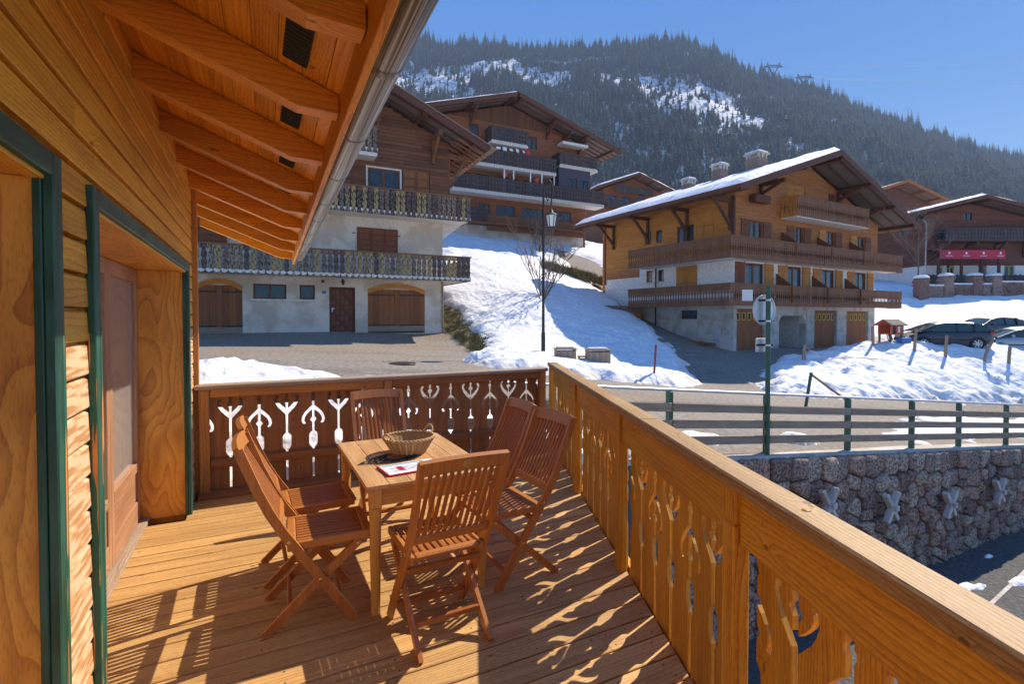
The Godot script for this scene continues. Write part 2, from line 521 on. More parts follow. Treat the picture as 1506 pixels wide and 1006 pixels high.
# ---------------------------------------------------------------- terrain: a thin-plate surface through spot heights
# spot heights of the street, the house plots and the slopes: (x, z, y)
const SPOTS := [[-14, -6, 1.2], [-6, -6, 0.55], [0, -6, 0.0], [4, -6, -0.42], [8.5, -6, -0.92], [13.5, -6, -1.42], [18.3, -6, -1.86], [26, -6, -2.5], [36, -6, -3.2],
	[-12, -24.4, 1.15], [-2, -24.4, 0.98], [4, -24.4, 0.97], [8.4, -24.4, 0.88], [5.4, -12.9, 0.15], [11.8, -12.8, -0.5], [17.4, -12.2, -1.28], [26.3, -11.2, -1.98], [30.5, -10, -2.06], [40, -7, -2.6],
	[9.9, -17.0, 0.0], [16, -16, -0.75], [19.5, -16, -0.7], [23.4, -19.5, -0.22], [31, -20.0, -0.30], [38.7, -20.4, -0.40], [23, -24.5, 0.95], [22.8, -29.5, 2.95], [13.6, -27, 2.9], [9.2, -30, 3.4],
	[11, -42, 8.6], [18, -42, 8.4], [28, -42, 8.2], [24.5, -36, 5.6], [29.5, -14.6, -0.10], [35, -12.6, -0.10], [43, -9.6, -0.10], [28, -17.5, -0.15], [40, -15, -0.2], [46, -22, 1.2], [52, -24, 2.3],
	[57, -22, 2.9], [62, -20, 2.9], [54, -30, 4.6], [42, -32, 3.6], [62, -34, 5.4], [75, -20, 5.0], [40, -55, 11], [60, -55, 9], [20, -60, 13], [-10, -50, 6], [85, -35, 7], [80, -60, 10], [55, -5, -1.0], [75, -5, 1.5], [0, -18, 0.6]]
var tps_w: PackedFloat64Array
var tps_p: PackedVector2Array

func tps_solve() -> void:
	var k := SPOTS.size()
	var nn := k + 3
	var a := []
	for i in k:
		tps_p.append(Vector2(SPOTS[i][0], SPOTS[i][1]))
	for i in nn:
		var row := PackedFloat64Array()
		row.resize(nn + 1)
		for j in nn:
			if i < k and j < k:
				row[j] = 0.35 if i == j else tps_k(tps_p[i].distance_squared_to(tps_p[j]))
			elif i < k:
				row[j] = [1.0, tps_p[i].x, tps_p[i].y][j - k]
			elif j < k:
				row[j] = [1.0, tps_p[j].x, tps_p[j].y][i - k]
		row[nn] = float(SPOTS[i][2]) if i < k else 0.0
		a.append(row)
	for i in nn:
		var best := i
		for r in range(i + 1, nn):
			if absf(a[r][i]) > absf(a[best][i]): best = r
		var sw = a[i]; a[i] = a[best]; a[best] = sw
		for r in range(i + 1, nn):
			var f: float = a[r][i] / a[i][i]
			if f != 0.0:
				for q in range(i, nn + 1):
					a[r][q] -= f * a[i][q]
	tps_w.resize(nn)
	for i in range(nn - 1, -1, -1):
		var s: float = a[i][nn]
		for q in range(i + 1, nn): s -= a[i][q] * tps_w[q]
		tps_w[i] = s / a[i][i]

func tps_k(r2: float) -> float:
	return 0.0 if r2 < 1e-9 else 0.5 * r2 * log(r2)

func gy(x: float, z: float) -> float:
	var k := tps_p.size()
	var s := tps_w[k] + tps_w[k + 1] * x + tps_w[k + 2] * z
	for i in k:
		var dx := tps_p[i].x - x
		var dz := tps_p[i].y - z
		var r2 := dx * dx + dz * dz
		if r2 > 1e-9:
			s += tps_w[i] * 0.5 * r2 * log(r2)
	return s

# heights on a lattice, then looked up bilinearly
var lat := PackedFloat32Array()
const LX0 := -24.0
const LZ0 := -74.0
const LN := 0.8
const LW := 150
const LH := 90

func ground_y(x: float, z: float) -> float:
	var fx := clampf((x - LX0) / LN, 0, LW - 1.001)
	var fz := clampf((z - LZ0) / LN, 0, LH - 1.001)
	var i := int(fx)
	var j := int(fz)
	fx -= i; fz -= j
	var q := j * LW + i
	return lerpf(lerpf(lat[q], lat[q + 1], fx), lerpf(lat[q + LW], lat[q + LW + 1], fx), fz)

func edge_dist(p: Vector2, poly: PackedVector2Array) -> float:
	var d := 1e9
	for i in poly.size():
		d = minf(d, p.distance_to(Geometry2D.get_closest_point_to_segment(p, poly[i], poly[(i + 1) % poly.size()])))
	return d if Geometry2D.is_point_in_polygon(p, poly) else -d

# a body of snow lying on the ground inside a plan outline: it rises from nothing at its ragged edge
func snow_body(called: String, pts: Array, cell: float, thick: float, ramp: float, lump: float, extra = null, ragged := 1.0) -> void:
	var poly := PackedVector2Array()
	for p in pts: poly.append(Vector2(p[0], p[1]))
	var lo := poly[0]
	var hi := poly[0]
	for p in poly:
		lo = lo.min(p); hi = hi.max(p)
	lo -= Vector2(0.6, 0.6); hi += Vector2(0.6, 0.6)
	var nx := int((hi.x - lo.x) / cell) + 2
	var nz := int((hi.y - lo.y) / cell) + 2
	var rows := []
	var keep := []
	var tone := []
	for j in nz:
		var row := []
		var kr := []
		var cr := []
		for i in nx:
			var x := lo.x + i * cell
			var z := lo.y + j * cell
			var d := edge_dist(Vector2(x, z), poly)
			var rag := noise.get_noise_2d(x * 0.55, z * 0.55) * 0.75 + noise.get_noise_2d(x * 2.1, z * 2.1) * 0.25
			d += rag * ragged
			var h := -0.10
			if d > -0.3 * ragged:
				var s := clampf((d + 0.12) / ramp, 0.0, 1.0)
				h = thick * (s * (2.0 - s)) - 0.05 * (1.0 - minf(s * 6.0, 1.0))
				h += lump * (0.30 + 1.1 * maxf(0.0, noise.get_noise_2d(x * 0.16 + 11.0, z * 0.16) + 0.30)) * s * (noise.get_noise_2d(x * 0.7 + 50.0, z * 0.7) + 0.45 * noise.get_noise_2d(x * 1.9, z * 2.6 + 20.0) + 0.30 * absf(noise.get_noise_2d(x * 4.1, z * 5.2)))
				if extra != null:
					h += extra.call(x, z) * smoothstep(0.0, 0.5, d)
			row.append(Vector3(x, ground_y(x, z) + h, z))
			var grit := smoothstep(0.45, 0.0, d) * smoothstep(-0.15, 0.25, noise.get_noise_2d(x * 3.3, z * 3.3 + 70.0))
			grit = maxf(grit * 0.8, smoothstep(0.32, 0.5, noise.get_noise_2d(x * 5.0, z * 5.0 + 30.0)) * 0.45 * smoothstep(2.0, 0.3, d))
			cr.append(Color(1, 1, 1).lerp(Color(0.55, 0.47, 0.38), clampf(grit, 0, 1)))
			kr.append(d > -0.35 * ragged)
		rows.append(row); keep.append(kr); tone.append(cr)
	var m := MB.new()
	for j in nz:
		for i in nx:
			var du: Vector3 = rows[j][mini(i + 1, nx - 1)] - rows[j][maxi(i - 1, 0)]
			var dv: Vector3 = rows[mini(j + 1, nz - 1)][i] - rows[maxi(j - 1, 0)][i]
			m.col = tone[j][i]
			m.vert(rows[j][i], dv.cross(du).normalized(), Vector2.ZERO)
	for j in nz - 1:
		for i in nx - 1:
			if keep[j][i] or keep[j + 1][i] or keep[j][i + 1] or keep[j + 1][i + 1]:
				var q := j * nx + i
				m.tri(q, q + 1, q + nx + 1); m.tri(q, q + nx + 1, q + nx)
	struct(called, m.mesh(M.snow))

const SLOPE := [[6.2, -15.6], [6.2, -13.7], [6.9, -13.3], [9.7, -12.6], [12.4, -12.5], [14.6, -13.6], [15.8, -15.3], [18.0, -18.4], [19.6, -20.8], [21.5, -24.3], [21.9, -26.2], [22.7, -30.0], [26, -47], [8, -47], [9.0, -31], [9.9, -26.5], [9.6, -22.5], [8.0, -18.2]]
const BANK := [[17.2, -12.5], [21, -12.0], [26.3, -11.25], [30.5, -10.0], [36, -7.6], [48, -3.0], [52, -4], [47.5, -8.0], [41, -11.2], [35, -13.5], [30.6, -15.6], [27.0, -17.0], [24.4, -17.0], [21.2, -15.6], [18.6, -14.2]]
const FIELD := [[31.5, -19.2], [36, -17.2], [42, -14.8], [50, -10.5], [58, -4], [92, -4], [92, -68], [24, -68], [24, -44], [27.8, -40], [30, -31], [40.2, -31], [40.2, -20.0]]

func terrain() -> void:
	tps_solve()
	lat.resize(LW * LH)
	for j in LH:
		for i in LW:
			lat[j * LW + i] = gy(LX0 + i * LN, LZ0 + j * LN)
	# the bare ground: road, forecourts and verge, one sheet
	var m := MB.new()
	var cs := 0.4
	var nx := int(118.0 / cs)
	var nz := int(67.8 / cs)
	for j in nz + 1:
		for i in nx + 1:
			var x := -23.5 + i * cs
			var z := -73.9 + j * cs + 0.0
			var y := ground_y(x, z)
			var road_n := noise.get_noise_2d(x * 0.05, z * 0.9)
			var streak := noise.get_noise_2d(x * 0.35 + 3.0, z * 2.2)
			var g := 0.95 + 0.22 * road_n + 0.08 * streak
			var dirt := smoothstep(-0.1, 0.35, noise.get_noise_2d(x * 0.16 + 40.0, z * 0.3) + (0.28 if z < -15.5 and x < 10.0 else -0.1))
			# tyre-polished lanes along the street, patched and salted asphalt, grit on the forecourt
			var lane := 0.10 * sin(z * 2.1 + 0.6 * sin(x * 0.12)) * smoothstep(-15.0, -12.5, z) * smoothstep(-6.3, -7.2, z)
			var patch := 0.14 * signf(noise.get_noise_2d(floorf(x * 0.22) * 3.1, floorf(z * 0.4) * 5.3)) * smoothstep(0.12, 0.2, absf(noise.get_noise_2d(x * 0.07 + 9.0, z * 0.12)))
			var salt := 0.30 * smoothstep(0.12, 0.38, noise.get_noise_2d(x * 0.28, z * 0.9 + 15.0))
			g += lane + patch * 0.6 + salt
			m.col = Color(g, g, g).lerp(Color(1.14, 1.02, 0.88) * g, dirt)
			var dx := ground_y(x + 0.4, z) - ground_y(x - 0.4, z)
			var dz := ground_y(x, z + 0.4) - ground_y(x, z - 0.4)
			m.vert(Vector3(x, y, z), Vector3(-dx / 0.8, 1, -dz / 0.8).normalized(), Vector2.ZERO)
	for j in nz:
		for i in nx:
			var q := j * (nx + 1) + i
			m.tri(q, q + 1, q + nx + 2); m.tri(q, q + nx + 2, q + nx + 1)
	struct("ground", m.mesh(M.road))
	snow_body("snow_slope", SLOPE, 0.22, 0.34, 0.9, 0.22)
	snow_body("snow_bank", BANK, 0.16, 0.45, 1.3, 0.30)
	snow_body("snow_field", FIELD, 0.6, 0.30, 2.0, 0.30)
	snow_body("roadside_snow", [[-14, -6.2], [-14, -12.4], [-5, -11.9], [-1, -11.4], [1.4, -10.4], [3.6, -8.9], [5.4, -7.2], [6.0, -6.5], [5.0, -6.25]], 0.14, 0.22, 0.9, 0.16, func(x, z): return 0.34 * smoothstep(4.5, -2.0, x) * exp(-pow((z + 9.6) / 2.2, 2)))
	snow_body("road_snow", [[13.5, -6.9], [15.2, -7.9], [18.5, -8.8], [23, -9.3], [29, -8.8], [36, -7.6], [36, -7.2], [17.0, -7.0]], 0.15, 0.07, 0.5, 0.07)
	for a in [[7.4, -7.05, 0.55], [10.35, -6.95, 0.45]]:
		var ring := []
		for k in 10:
			var an := TAU * k / 10.0
			ring.append([a[0] + cos(an) * a[2] * 1.2, a[1] + sin(an) * 0.26])
		snow_body("snow_heap", ring, 0.06, 0.13, 0.3, 0.08, null, 0.12)
	# thawed grassy bank beside the old house
	var gb := MB.new()
	var rows := []
	for j in 30:
		var row := []
		for i in 10:
			var z := -15.4 - j * 0.42
			var x0 := 7.0 + clampf((-z - 15.4) / 7.0, 0, 1) * 1.5
			var x := x0 + i * (0.05 + 0.17 * clampf((-z - 15.4) / 3.0, 0.15, 1) * clampf((29.0 + z) / 4.0, 0.15, 1))
			row.append(Vector3(x, ground_y(x, z) + 0.10 + 0.12 * noise.get_noise_2d(x * 3, z * 3) - (0.2 if i == 0 or i == 9 else 0.0), z))
		rows.append(row)
	gb.sheet(rows)
	struct("grass_bank", gb.mesh(M.grass))
	var tuft := MB.new()
	for k in 26:
		var an := rng.randf() * TAU
		var b := Vector3(cos(an), 0, sin(an))
		var base := b * rng.randf() * 0.10
		var tip := base + b * rng.randf_range(0.03, 0.12) + Vector3(0, rng.randf_range(0.05, 0.16), 0)
		var side := b.cross(Vector3.UP) * 0.008
		var i := tuft.vert(base - side, b, Vector2.ZERO)
		tuft.vert(base + side, b, Vector2.ZERO); tuft.vert(tip, b, Vector2.ZERO)
		tuft.tri(i, i + 1, i + 2)
	var spots := []
	for k in 900:
		var r: Array = rows[rng.randi_range(1, 28)]
		var p: Vector3 = r[rng.randi_range(1, 8)]
		spots.append(Transform3D(rot_y(rng.randf() * TAU).scaled(Vector3.ONE * rng.randf_range(0.6, 1.6)), p + Vector3(rng.randf_range(-0.1, 0.1), -0.02, rng.randf_range(-0.2, 0.2))))
	for k in 260:       # the tufts that show on the crest of the snow slope below the flats
		var l := rng.randf_range(2.2, 6.2)
		var p := P(l * 1.15, 0, 39.5 + rng.randf_range(-0.8, 1.0) * (1.0 + 0.3 * sin(l * 3.0)))
		spots.append(Transform3D(rot_y(rng.randf() * TAU).scaled(Vector3.ONE * rng.randf_range(2.0, 4.2)), Vector3(p.x, ground_y(p.x, p.z) + 0.34, p.z)))
	many("dry_grass", tuft.mesh(M.grass), spots, [], "dry yellow grass in tufts on the thawed bank")
	# lower yard on our side of the retaining wall
	var yd := MB.new()
	yd.bc(Vector3(-3, -4.3, -6.05), Vector3(60, -4.0, 17))
	struct("yard", yd.mesh(M.yard))
	var mw := MB.new()                                       # unseen snow ground beyond the yard, added to bounce sunlight under the eaves
	mw.quad(Vector3(-200, -4.25, 16), Vector3(400, -4.25, 16), Vector3(400, -4.25, 500), Vector3(-200, -4.25, 500), Vector3.UP)
	struct("bounce_snow_ground", mw.mesh(M.snow))
	var li := MB.new()
	li.bar(Vector3(12.6, -3.994, -4.6), Vector3(17.5, -3.994, -5.15), 0.07, 0.004)
	struct("yard_marking", li.mesh(M.concrete))
	for a in [[13.2, -5.2, 0.25], [13.5, -5.05, 0.16], [14.6, -4.75, 0.28], [15.4, -5.6, 0.12]]:
		var sb := MB.new()
		var rr := []
		for q in 5:
			var row := []
			for k in 14:
				var an := TAU * k / 14.0
				var rad: float = a[2] * (1.0 - q * 0.24) * (1.0 + 0.4 * noise.get_noise_2d(cos(an) * 2.0 + a[0], sin(an) * 2.0))
				row.append(Vector3(a[0] + cos(an) * rad * 1.5, -4.01 + 0.022 * q * (1.4 - q * 0.15), a[1] + sin(an) * rad * 0.55))
			rr.append(row)
		sb.sheet(rr, 1.0, true)
		struct("snow_scrap", sb.mesh(M.snow))

func many(called: String, mesh: Mesh, where: Array, tints: Array, label := "") -> MultiMeshInstance3D:
	var mm := MultiMesh.new()
	mm.transform_format = MultiMesh.TRANSFORM_3D
	mm.use_colors = not tints.is_empty()
	mm.mesh = mesh
	mm.instance_count = where.size()
	for k in where.size():
		mm.set_instance_transform(k, where[k])
		if not tints.is_empty(): mm.set_instance_color(k, tints[k])
	var o := MultiMeshInstance3D.new()
	o.name = numbered(called)
	o.multimesh = mm
	add_child(o)
	o.set_meta("kind", "stuff")
	if label:
		o.set_meta("label", label); o.set_meta("category", "vegetation")
	return o

# ---------------------------------------------------------------- wooded mountain side
const RIDGE := [[-600, 120], [200, 60], [400, 52], [620, 54], [680, 60], [720, 57], [760, 66], [850, 65], [900, 60], [960, 55], [1010, 55], [1050, 74], [1100, 98], [1150, 112], [1200, 128], [1250, 146], [1300, 166], [1350, 184], [1400, 200], [1450, 214], [1506, 226], [1600, 252], [1700, 285], [2300, 400]]
const D_NEAR := 400.0
const D_TOP := 960.0

func ridge_px(px: float) -> float:
	for i in RIDGE.size() - 1:
		if px <= RIDGE[i + 1][0]:
			return lerpf(RIDGE[i][1], RIDGE[i + 1][1], clampf((px - RIDGE[i][0]) / float(RIDGE[i + 1][0] - RIDGE[i][0]), 0, 1))
	return 400.0

# height of the mountain at a bearing (lateral / depth) and a depth in metres
func hill_y(b: float, d: float) -> float:
	var top := (467.0 - 14.0 - ridge_px(753.0 + 750.0 * b)) / 750.0 * D_TOP
	var foot := D_NEAR * 0.135
	if d < D_NEAR:
		return lerpf(7.0, foot, clampf((d - 85.0) / (D_NEAR - 85.0), 0, 1.0)) - (6.0 if d < 86.0 else 0.0)
	var s := (d - D_NEAR) / (D_TOP - D_NEAR)
	var y := lerpf(foot, maxf(top, foot), s) if s <= 1.0 else maxf(top, foot) - (s - 1.0) * 160.0
	var fade := clampf(s * 5.0, 0, 1) * clampf((1.02 - s) * 5.0, 0, 1)
	return y + fade * (14.0 * noise.get_noise_2d(b * 5.0, d * 0.006) + 6.0 * noise.get_noise_2d(b * 17.0, d * 0.02))

# felled, snow-covered openings in the wood: (bearing, share of the way up, half width, half height)
const GLADES := [[-0.24, 0.66, 0.08, 0.10], [-0.15, 0.62, 0.05, 0.07], [-0.10, 0.72, 0.05, 0.05], [-0.02, 0.78, 0.09, 0.05], [0.06, 0.73, 0.05, 0.06], [0.02, 0.90, 0.03, 0.02], [0.11, 0.87, 0.04, 0.025], [0.17, 0.88, 0.035, 0.02], [0.17, 0.72, 0.035, 0.03], [0.24, 0.66, 0.05, 0.05], [0.30, 0.60, 0.05, 0.07], [0.37, 0.55, 0.09, 0.09], [0.46, 0.52, 0.05, 0.04], [0.50, 0.80, 0.012, 0.03], [0.33, 0.90, 0.015, 0.02], [-0.06, 0.55, 0.03, 0.03], [0.56, 0.42, 0.02, 0.03]]

func glade(b: float, s: float) -> float:
	var g := 0.0
	var w := noise.get_noise_2d(b * 30.0, s * 22.0) * 0.9
	for q in GLADES:
		g = maxf(g, 1.25 + w - Vector2((b - q[0]) / q[2], (s - q[1]) / q[3]).length())
	return g

func conifer(tiers: int, sd: int, width: float) -> ArrayMesh:
	var r := RandomNumberGenerator.new()
	r.seed = sd
	var m := MB.new()
	m.col = Color(1.6, 1.1, 0.8)
	m.tube([Vector3(0, -0.03, 0), Vector3(0, 0.95, 0)], [0.016, 0.004], 4, false)
	for k in tiers:
		var f := float(k) / tiers
		var y := 0.12 + 0.84 * f
		var rad := width * (1.0 - f * 0.97) * r.randf_range(0.85, 1.12) + 0.006
		var nb := 8 if f < 0.6 else 5
		var off := r.randf() * TAU
		var sh := r.randf_range(0.75, 1.25)
		m.col = Color(sh, sh, sh)
		for q in nb:
			var a := off + TAU * (q + r.randf_range(-0.25, 0.25)) / nb
			var l := rad * r.randf_range(0.7, 1.15)
			var dir := Vector3(cos(a), 0, sin(a))
			var sd2 := Vector3(-sin(a), 0, cos(a)) * l * 0.42
			var root := Vector3(0, y + rad * 0.55, 0)
			var tip := dir * l + Vector3(0, y - rad * 0.22, 0)
			var mid := dir * l * 0.55 + Vector3(0, y + rad * 0.10, 0)
			var up := (dir * 0.6 + Vector3.UP).normalized()
			var i := m.vert(root, up, Vector2.ZERO)
			m.vert(mid + sd2, up, Vector2.ZERO); m.vert(tip, up, Vector2.ZERO); m.vert(mid - sd2, up, Vector2.ZERO)
			m.tri(i, i + 1, i + 2); m.tri(i, i + 2, i + 3)
	return m.mesh(M.needles)

func hill() -> void:
	var m := MB.new()
	var rows := []
	for j in 64:
		var d := 80.0 + 20.0 * j if j < 16 else 400.0 + (j - 16) * 15.0
		var row := []
		for i in 150:
			var b := -1.2 + 3.0 * i / 149.0
			row.append(P(b * d, hill_y(b, d), d))
		rows.append(row)
	m.sheet(rows)
	struct("mountain", m.mesh(M.snow_far))
	var kinds := [conifer(10, 1, 0.17), conifer(11, 2, 0.145), conifer(9, 3, 0.20)]
	var where := [[], [], []]
	var tints := [[], [], []]
	var r := RandomNumberGenerator.new()
	r.seed = 99
	for j in 142:
		var d := 330.0 + j * 4.6
		var nb := int(1.75 * d / 5.0)
		for i in nb:
			var b := -0.42 + 1.85 * (i + r.randf_range(-0.45, 0.45)) / nb
			var dd := d + r.randf_range(-2.6, 2.6)
			var s := (dd - D_NEAR) / (D_TOP - D_NEAR)
			var g := glade(b, s)
			if g > 0.0 and r.randf() > 0.20 + 0.25 * smoothstep(0.35, 0.0, g):
				continue
			if r.randf() < 0.06 + 0.5 * smoothstep(0.05, 0.40, noise.get_noise_2d(b * 42.0 + 7.0, dd * 0.045)): continue
			var p := P(b * dd, hill_y(b, dd) - 0.6, dd)
			var h := r.randf_range(15.0, 27.0) * (0.85 + 0.35 * noise.get_noise_2d(b * 14.0, dd * 0.02))
			if s > 0.95: h *= r.randf_range(0.55, 1.5)
			h *= 0.55 + 0.75 * pow(r.randf(), 0.8)
			if g > 0.0: h *= 0.7
			var k := r.randi_range(0, 2)
			var wd := h * r.randf_range(0.75, 1.4)
			where[k].append(Transform3D(Basis.from_scale(Vector3(wd, h, wd)) * rot_y(r.randf() * TAU), p))
			var sh := r.randf_range(0.7, 1.25)
			if r.randf() < 0.12: sh *= 1.9                    # greyer larches and frosted crowns among the spruces
			tints[k].append(Color(sh * r.randf_range(0.90, 1.25), sh, sh * r.randf_range(0.8, 1.05)))
	for k in 3:
		many("spruce_forest", kinds[k], where[k], tints[k], ["dark spruce forest covering the mountain side", "slender spruces mixed through the mountain forest", "broad spruces mixed through the mountain forest"][k])
	# single conifers that stand out on the skyline and above the roofs
	var solo := [[1375, 455.0, 23.0, "tall spruce rising above the skyline right of the second pylon"], [1405, 470.0, 18.0, "broad dark spruce above the roof of the red-awning building"], [1432, 470.0, 16.0, "pale grey-green conifer right of the broad dark spruce"]]
	for a in solo:
		var b: float = (a[0] - 753.0) / 750.0
		var d: float = a[1]
		if a[0] == 1375: d = 930.0
		var t := thing("spruce_tree", a[3], "tree", P(b * d, hill_y(b, d) - 0.5, d))
		var h: float = a[2] * (1.25 if a[0] == 1375 else 1.0)
		part("crown", conifer(14, int(a[0]), 0.19), t, Vector3.ZERO, rot_y(1.0).scaled(Vector3(h, h, h)))
		var tr := MB.new()
		tr.tube([Vector3(0, -1, 0), Vector3(0, h * 0.3, 0)], [0.3, 0.2], 6)
		part("trunk", tr.mesh(M.twig), t)

# ---------------------------------------------------------------- our chalet: facade, doors and eaves
func siding_row(h: Node3D, y0: float, y1: float, z0: float, z1: float, mk: Callable) -> void:
	# boards of one course, cut to random lengths; each is a shallow wedge, its lower lip proud of the course below
	var z := z0
	while z < z1 - 0.01:
		var e := minf(z1, z + rng.randf_range(1.5, 3.4))
		if z1 - e < 0.35: e = z1
		var m := MB.new()
		m.uo = Vector2(rng.randf() * 7.0, rng.randf() * 3.0)
		var hh := y1 - y0 - 0.006
		var poly := PackedVector2Array([Vector2(-0.03, 0.0), Vector2(0.006, 0.0), Vector2(0.008, 0.005), Vector2(0.004, hh - 0.012), Vector2(-0.004, hh - 0.007), Vector2(-0.022, hh - 0.005), Vector2(-0.022, hh), Vector2(-0.03, hh)])
		m.prism(poly, e - z - 0.003, Transform3D(), false)
		for i in m.t.size():                                # grain along the board
			m.t[i] = Vector2(m.v[i].z, m.v[i].y + m.v[i].x) + m.uo
		part("plank", m.mesh(mk.call(y0, z)), h, Vector3(-0.48, y0, z))
		z = e

func own_house() -> void:
	var h := thing("wooden_chalet", "honey pine chalet with green door frames and deep eaves beside the balcony", "chalet", Vector3(-0.03, 0, 0))
	var core := MB.new()                                   # wall behind the boards
	core.bc(Vector3(-0.78, 2.06, -5.47), Vector3(-0.512, 3.12, 2.4))
	core.bc(Vector3(-0.78, -4.0, -2.15), Vector3(-0.512, 2.06, -1.90))
	core.bc(Vector3(-0.78, -4.0, -5.47), Vector3(-0.512, 2.06, -5.05))
	core.bc(Vector3(-0.78, -4.0, -5.05), Vector3(-0.512, -0.06, -2.15))
	core.bc(Vector3(-0.78, -4.0, -1.90), Vector3(-0.512, -0.06, 2.4))
	core.bc(Vector3(-6.0, -4.0, -5.47), Vector3(-0.78, 3.3, -5.2))
	core.bc(Vector3(-6.0, -4.0, 2.1), Vector3(-0.512, 3.3, 2.4))
	core.bc(Vector3(-6.0, -4.0, -5.2), Vector3(-5.7, 3.3, 2.1))
	core.bc(Vector3(-5.7, 2.6, -5.2), Vector3(-0.78, 2.7, 2.1))
	core.bc(Vector3(-5.7, -0.2, -5.2), Vector3(-0.78, -0.06, 2.1))
	part("wall", core.mesh(M.siding3), h)
	var pick := func(y, _z): return M["siding%d" % rng.randi_range(0, 3)] if y > 1.50 else M.siding_worn
	var y := -0.01
	while y < 2.95:
		var y1 := y + 0.113
		if y1 <= 2.10:
			siding_row(h, y, y1, -2.19, -1.88, pick)
			siding_row(h, y, y1, -5.47, -5.07, pick)
		else:
			siding_row(h, y, y1, -5.47, 2.4, pick)
		y = y1
	# corner board
	bxp("corner_board", Vector3(-0.50, -0.3, -5.53), Vector3(-0.432, 2.95, -5.478), M.corner, h)
	bxp("corner_board", Vector3(-0.62, -0.3, -5.53), Vector3(-0.503, 2.95, -5.475), M.corner, h)
	# door openings: green architraves, plywood reveals, glazed doors
	for o in [[-5.06, -2.19], [-1.87, 1.6]]:
		var za: float = o[0]
		var zb: float = o[1]
		var g := Node3D.new()
		g.name = "door_frame"
		h.add_child(g, true)
		var worn: Material = M.green_worn
		bxp("architrave", Vector3(-0.478, -0.02, za), Vector3(-0.452, 2.10, za + 0.07), M.green, g)
		bxp("architrave", Vector3(-0.478, -0.02, zb - 0.07), Vector3(-0.452, 2.10, zb), M.green, g)
		if za < -4.0:
			bxp("architrave_edge", Vector3(-0.476, -0.02, zb - 0.018), Vector3(-0.4505, 1.60, zb + 0.002), worn, g, 0.003)
			bxp("architrave_edge", Vector3(-0.476, -0.02, zb - 0.0715), Vector3(-0.4505, 1.62, zb - 0.05), worn, g, 0.003)
		else:
			bxp("architrave_edge", Vector3(-0.476, -0.02, za - 0.002), Vector3(-0.4505, 1.60, za + 0.024), worn, g, 0.003)
		bxp("architrave", Vector3(-0.478, 2.035, za + 0.0705), Vector3(-0.453, 2.10, zb - 0.0705), M.green, g)
		bxp("lip", Vector3(-0.498, -0.02, za + 0.058), Vector3(-0.4785, 2.03, za + 0.072), M.green, g, 0.003)
		bxp("lip", Vector3(-0.498, -0.02, zb - 0.072), Vector3(-0.4785, 2.03, zb - 0.058), M.green, g, 0.003)
		bxp("reveal", Vector3(-0.815, 0.006, za + 0.01), Vector3(-0.4805, 2.03, za + 0.057), M.ply, g, 0.002)
		bxp("reveal", Vector3(-0.815, 0.006, zb - 0.057), Vector3(-0.4805, 2.03, zb - 0.01), M.ply, g, 0.002)
		bxp("head_reveal", Vector3(-0.815, 2.0305, za + 0.01), Vector3(-0.4805, 2.06, zb - 0.01), M.ply, g, 0.002)
		# the door leaves, set back
		var lo := za + 0.059
		var hi := zb - 0.059
		var n := 3 if za < -4.0 else 4
		for k in n:
			var a := lo + (hi - lo) * k / n
			var b := lo + (hi - lo) * (k + 1) / n - 0.004
			var d := Node3D.new()
			d.name = "door"
			h.add_child(d, true)
			var x0 := -0.86
			var x1 := -0.805
			bxp("stile", Vector3(x0, 0.03, a), Vector3(x1, 2.028, a + 0.075), M.door_wood, d)
			bxp("stile", Vector3(x0, 0.03, b - 0.075), Vector3(x1, 2.028, b), M.door_wood, d)
			bxp("rail", Vector3(x0, 1.93, a + 0.0755), Vector3(x1, 2.028, b - 0.0755), M.door_wood, d)
			bxp("rail", Vector3(x0, 0.03, a + 0.0755), Vector3(x1, 0.20, b - 0.0755), M.door_wood, d)
			bxp("rail", Vector3(x0, 0.43, a + 0.0755), Vector3(x1, 0.50, b - 0.0755), M.door_wood, d)
			bxp("panel", Vector3(x0 + 0.012, 0.2005, a + 0.0755), Vector3(x1 - 0.012, 0.4295, b - 0.0755), M.door_wood, d)
			bxp("pane", Vector3(x0 + 0.02, 0.5005, a + 0.0755), Vector3(x0 + 0.026, 1.9295, b - 0.0755), M.clear, d, 0.0)
		bxp("sill", Vector3(-0.90, -0.02, za + 0.059), Vector3(-0.745, 0.028, zb - 0.059), M.grey0, h, 0.005)
		# a curtain inside, pleated
		var cu := MB.new()
		var rows := []
		for q in 2:
			var row := []
			for k in 90:
				var zz := lo + 0.05 + (hi - lo - 0.1) * k / 89.0
				row.append(Vector3(-1.05 + 0.03 * sin(k * 0.9), 0.03 + 1.99 * q, zz))
			rows.append(row)
		cu.sheet(rows)
		part("curtain", cu.mesh(M.curtain if za < -4.0 else M.door_wood), h)
	# eaves: rafters, boards above them, fascia, vents, gutter
	var slope := 0.39
	var rz := [0.75, 0.0, -0.80, -1.61, -2.30, -3.03, -3.80, -4.55, -5.35, -6.22, -7.15, -8.12]
	for z in rz:
		var xe := eave_x(z)
		var m := MB.new()
		m.uo = Vector2(rng.randf() * 7.0, rng.randf() * 3.0)
		var yb := func(x): return 2.45 + (xe - x) * slope
		var x0 := -0.62
		var poly := PackedVector2Array([Vector2(x0, yb.call(x0)), Vector2(xe - 0.16, yb.call(xe - 0.16)), Vector2(xe, yb.call(xe) + 0.055), Vector2(xe, yb.call(xe) + 0.13), Vector2(x0, yb.call(x0) + 0.13)])
		m.prism(poly, 0.085, Transform3D(Basis(), Vector3(0, 0, z - 0.0425)), false)
		part("rafter", m.mesh(M["soffit%d" % rng.randi_range(0, 3)]), h)
	var k := 0
	var x := -0.60
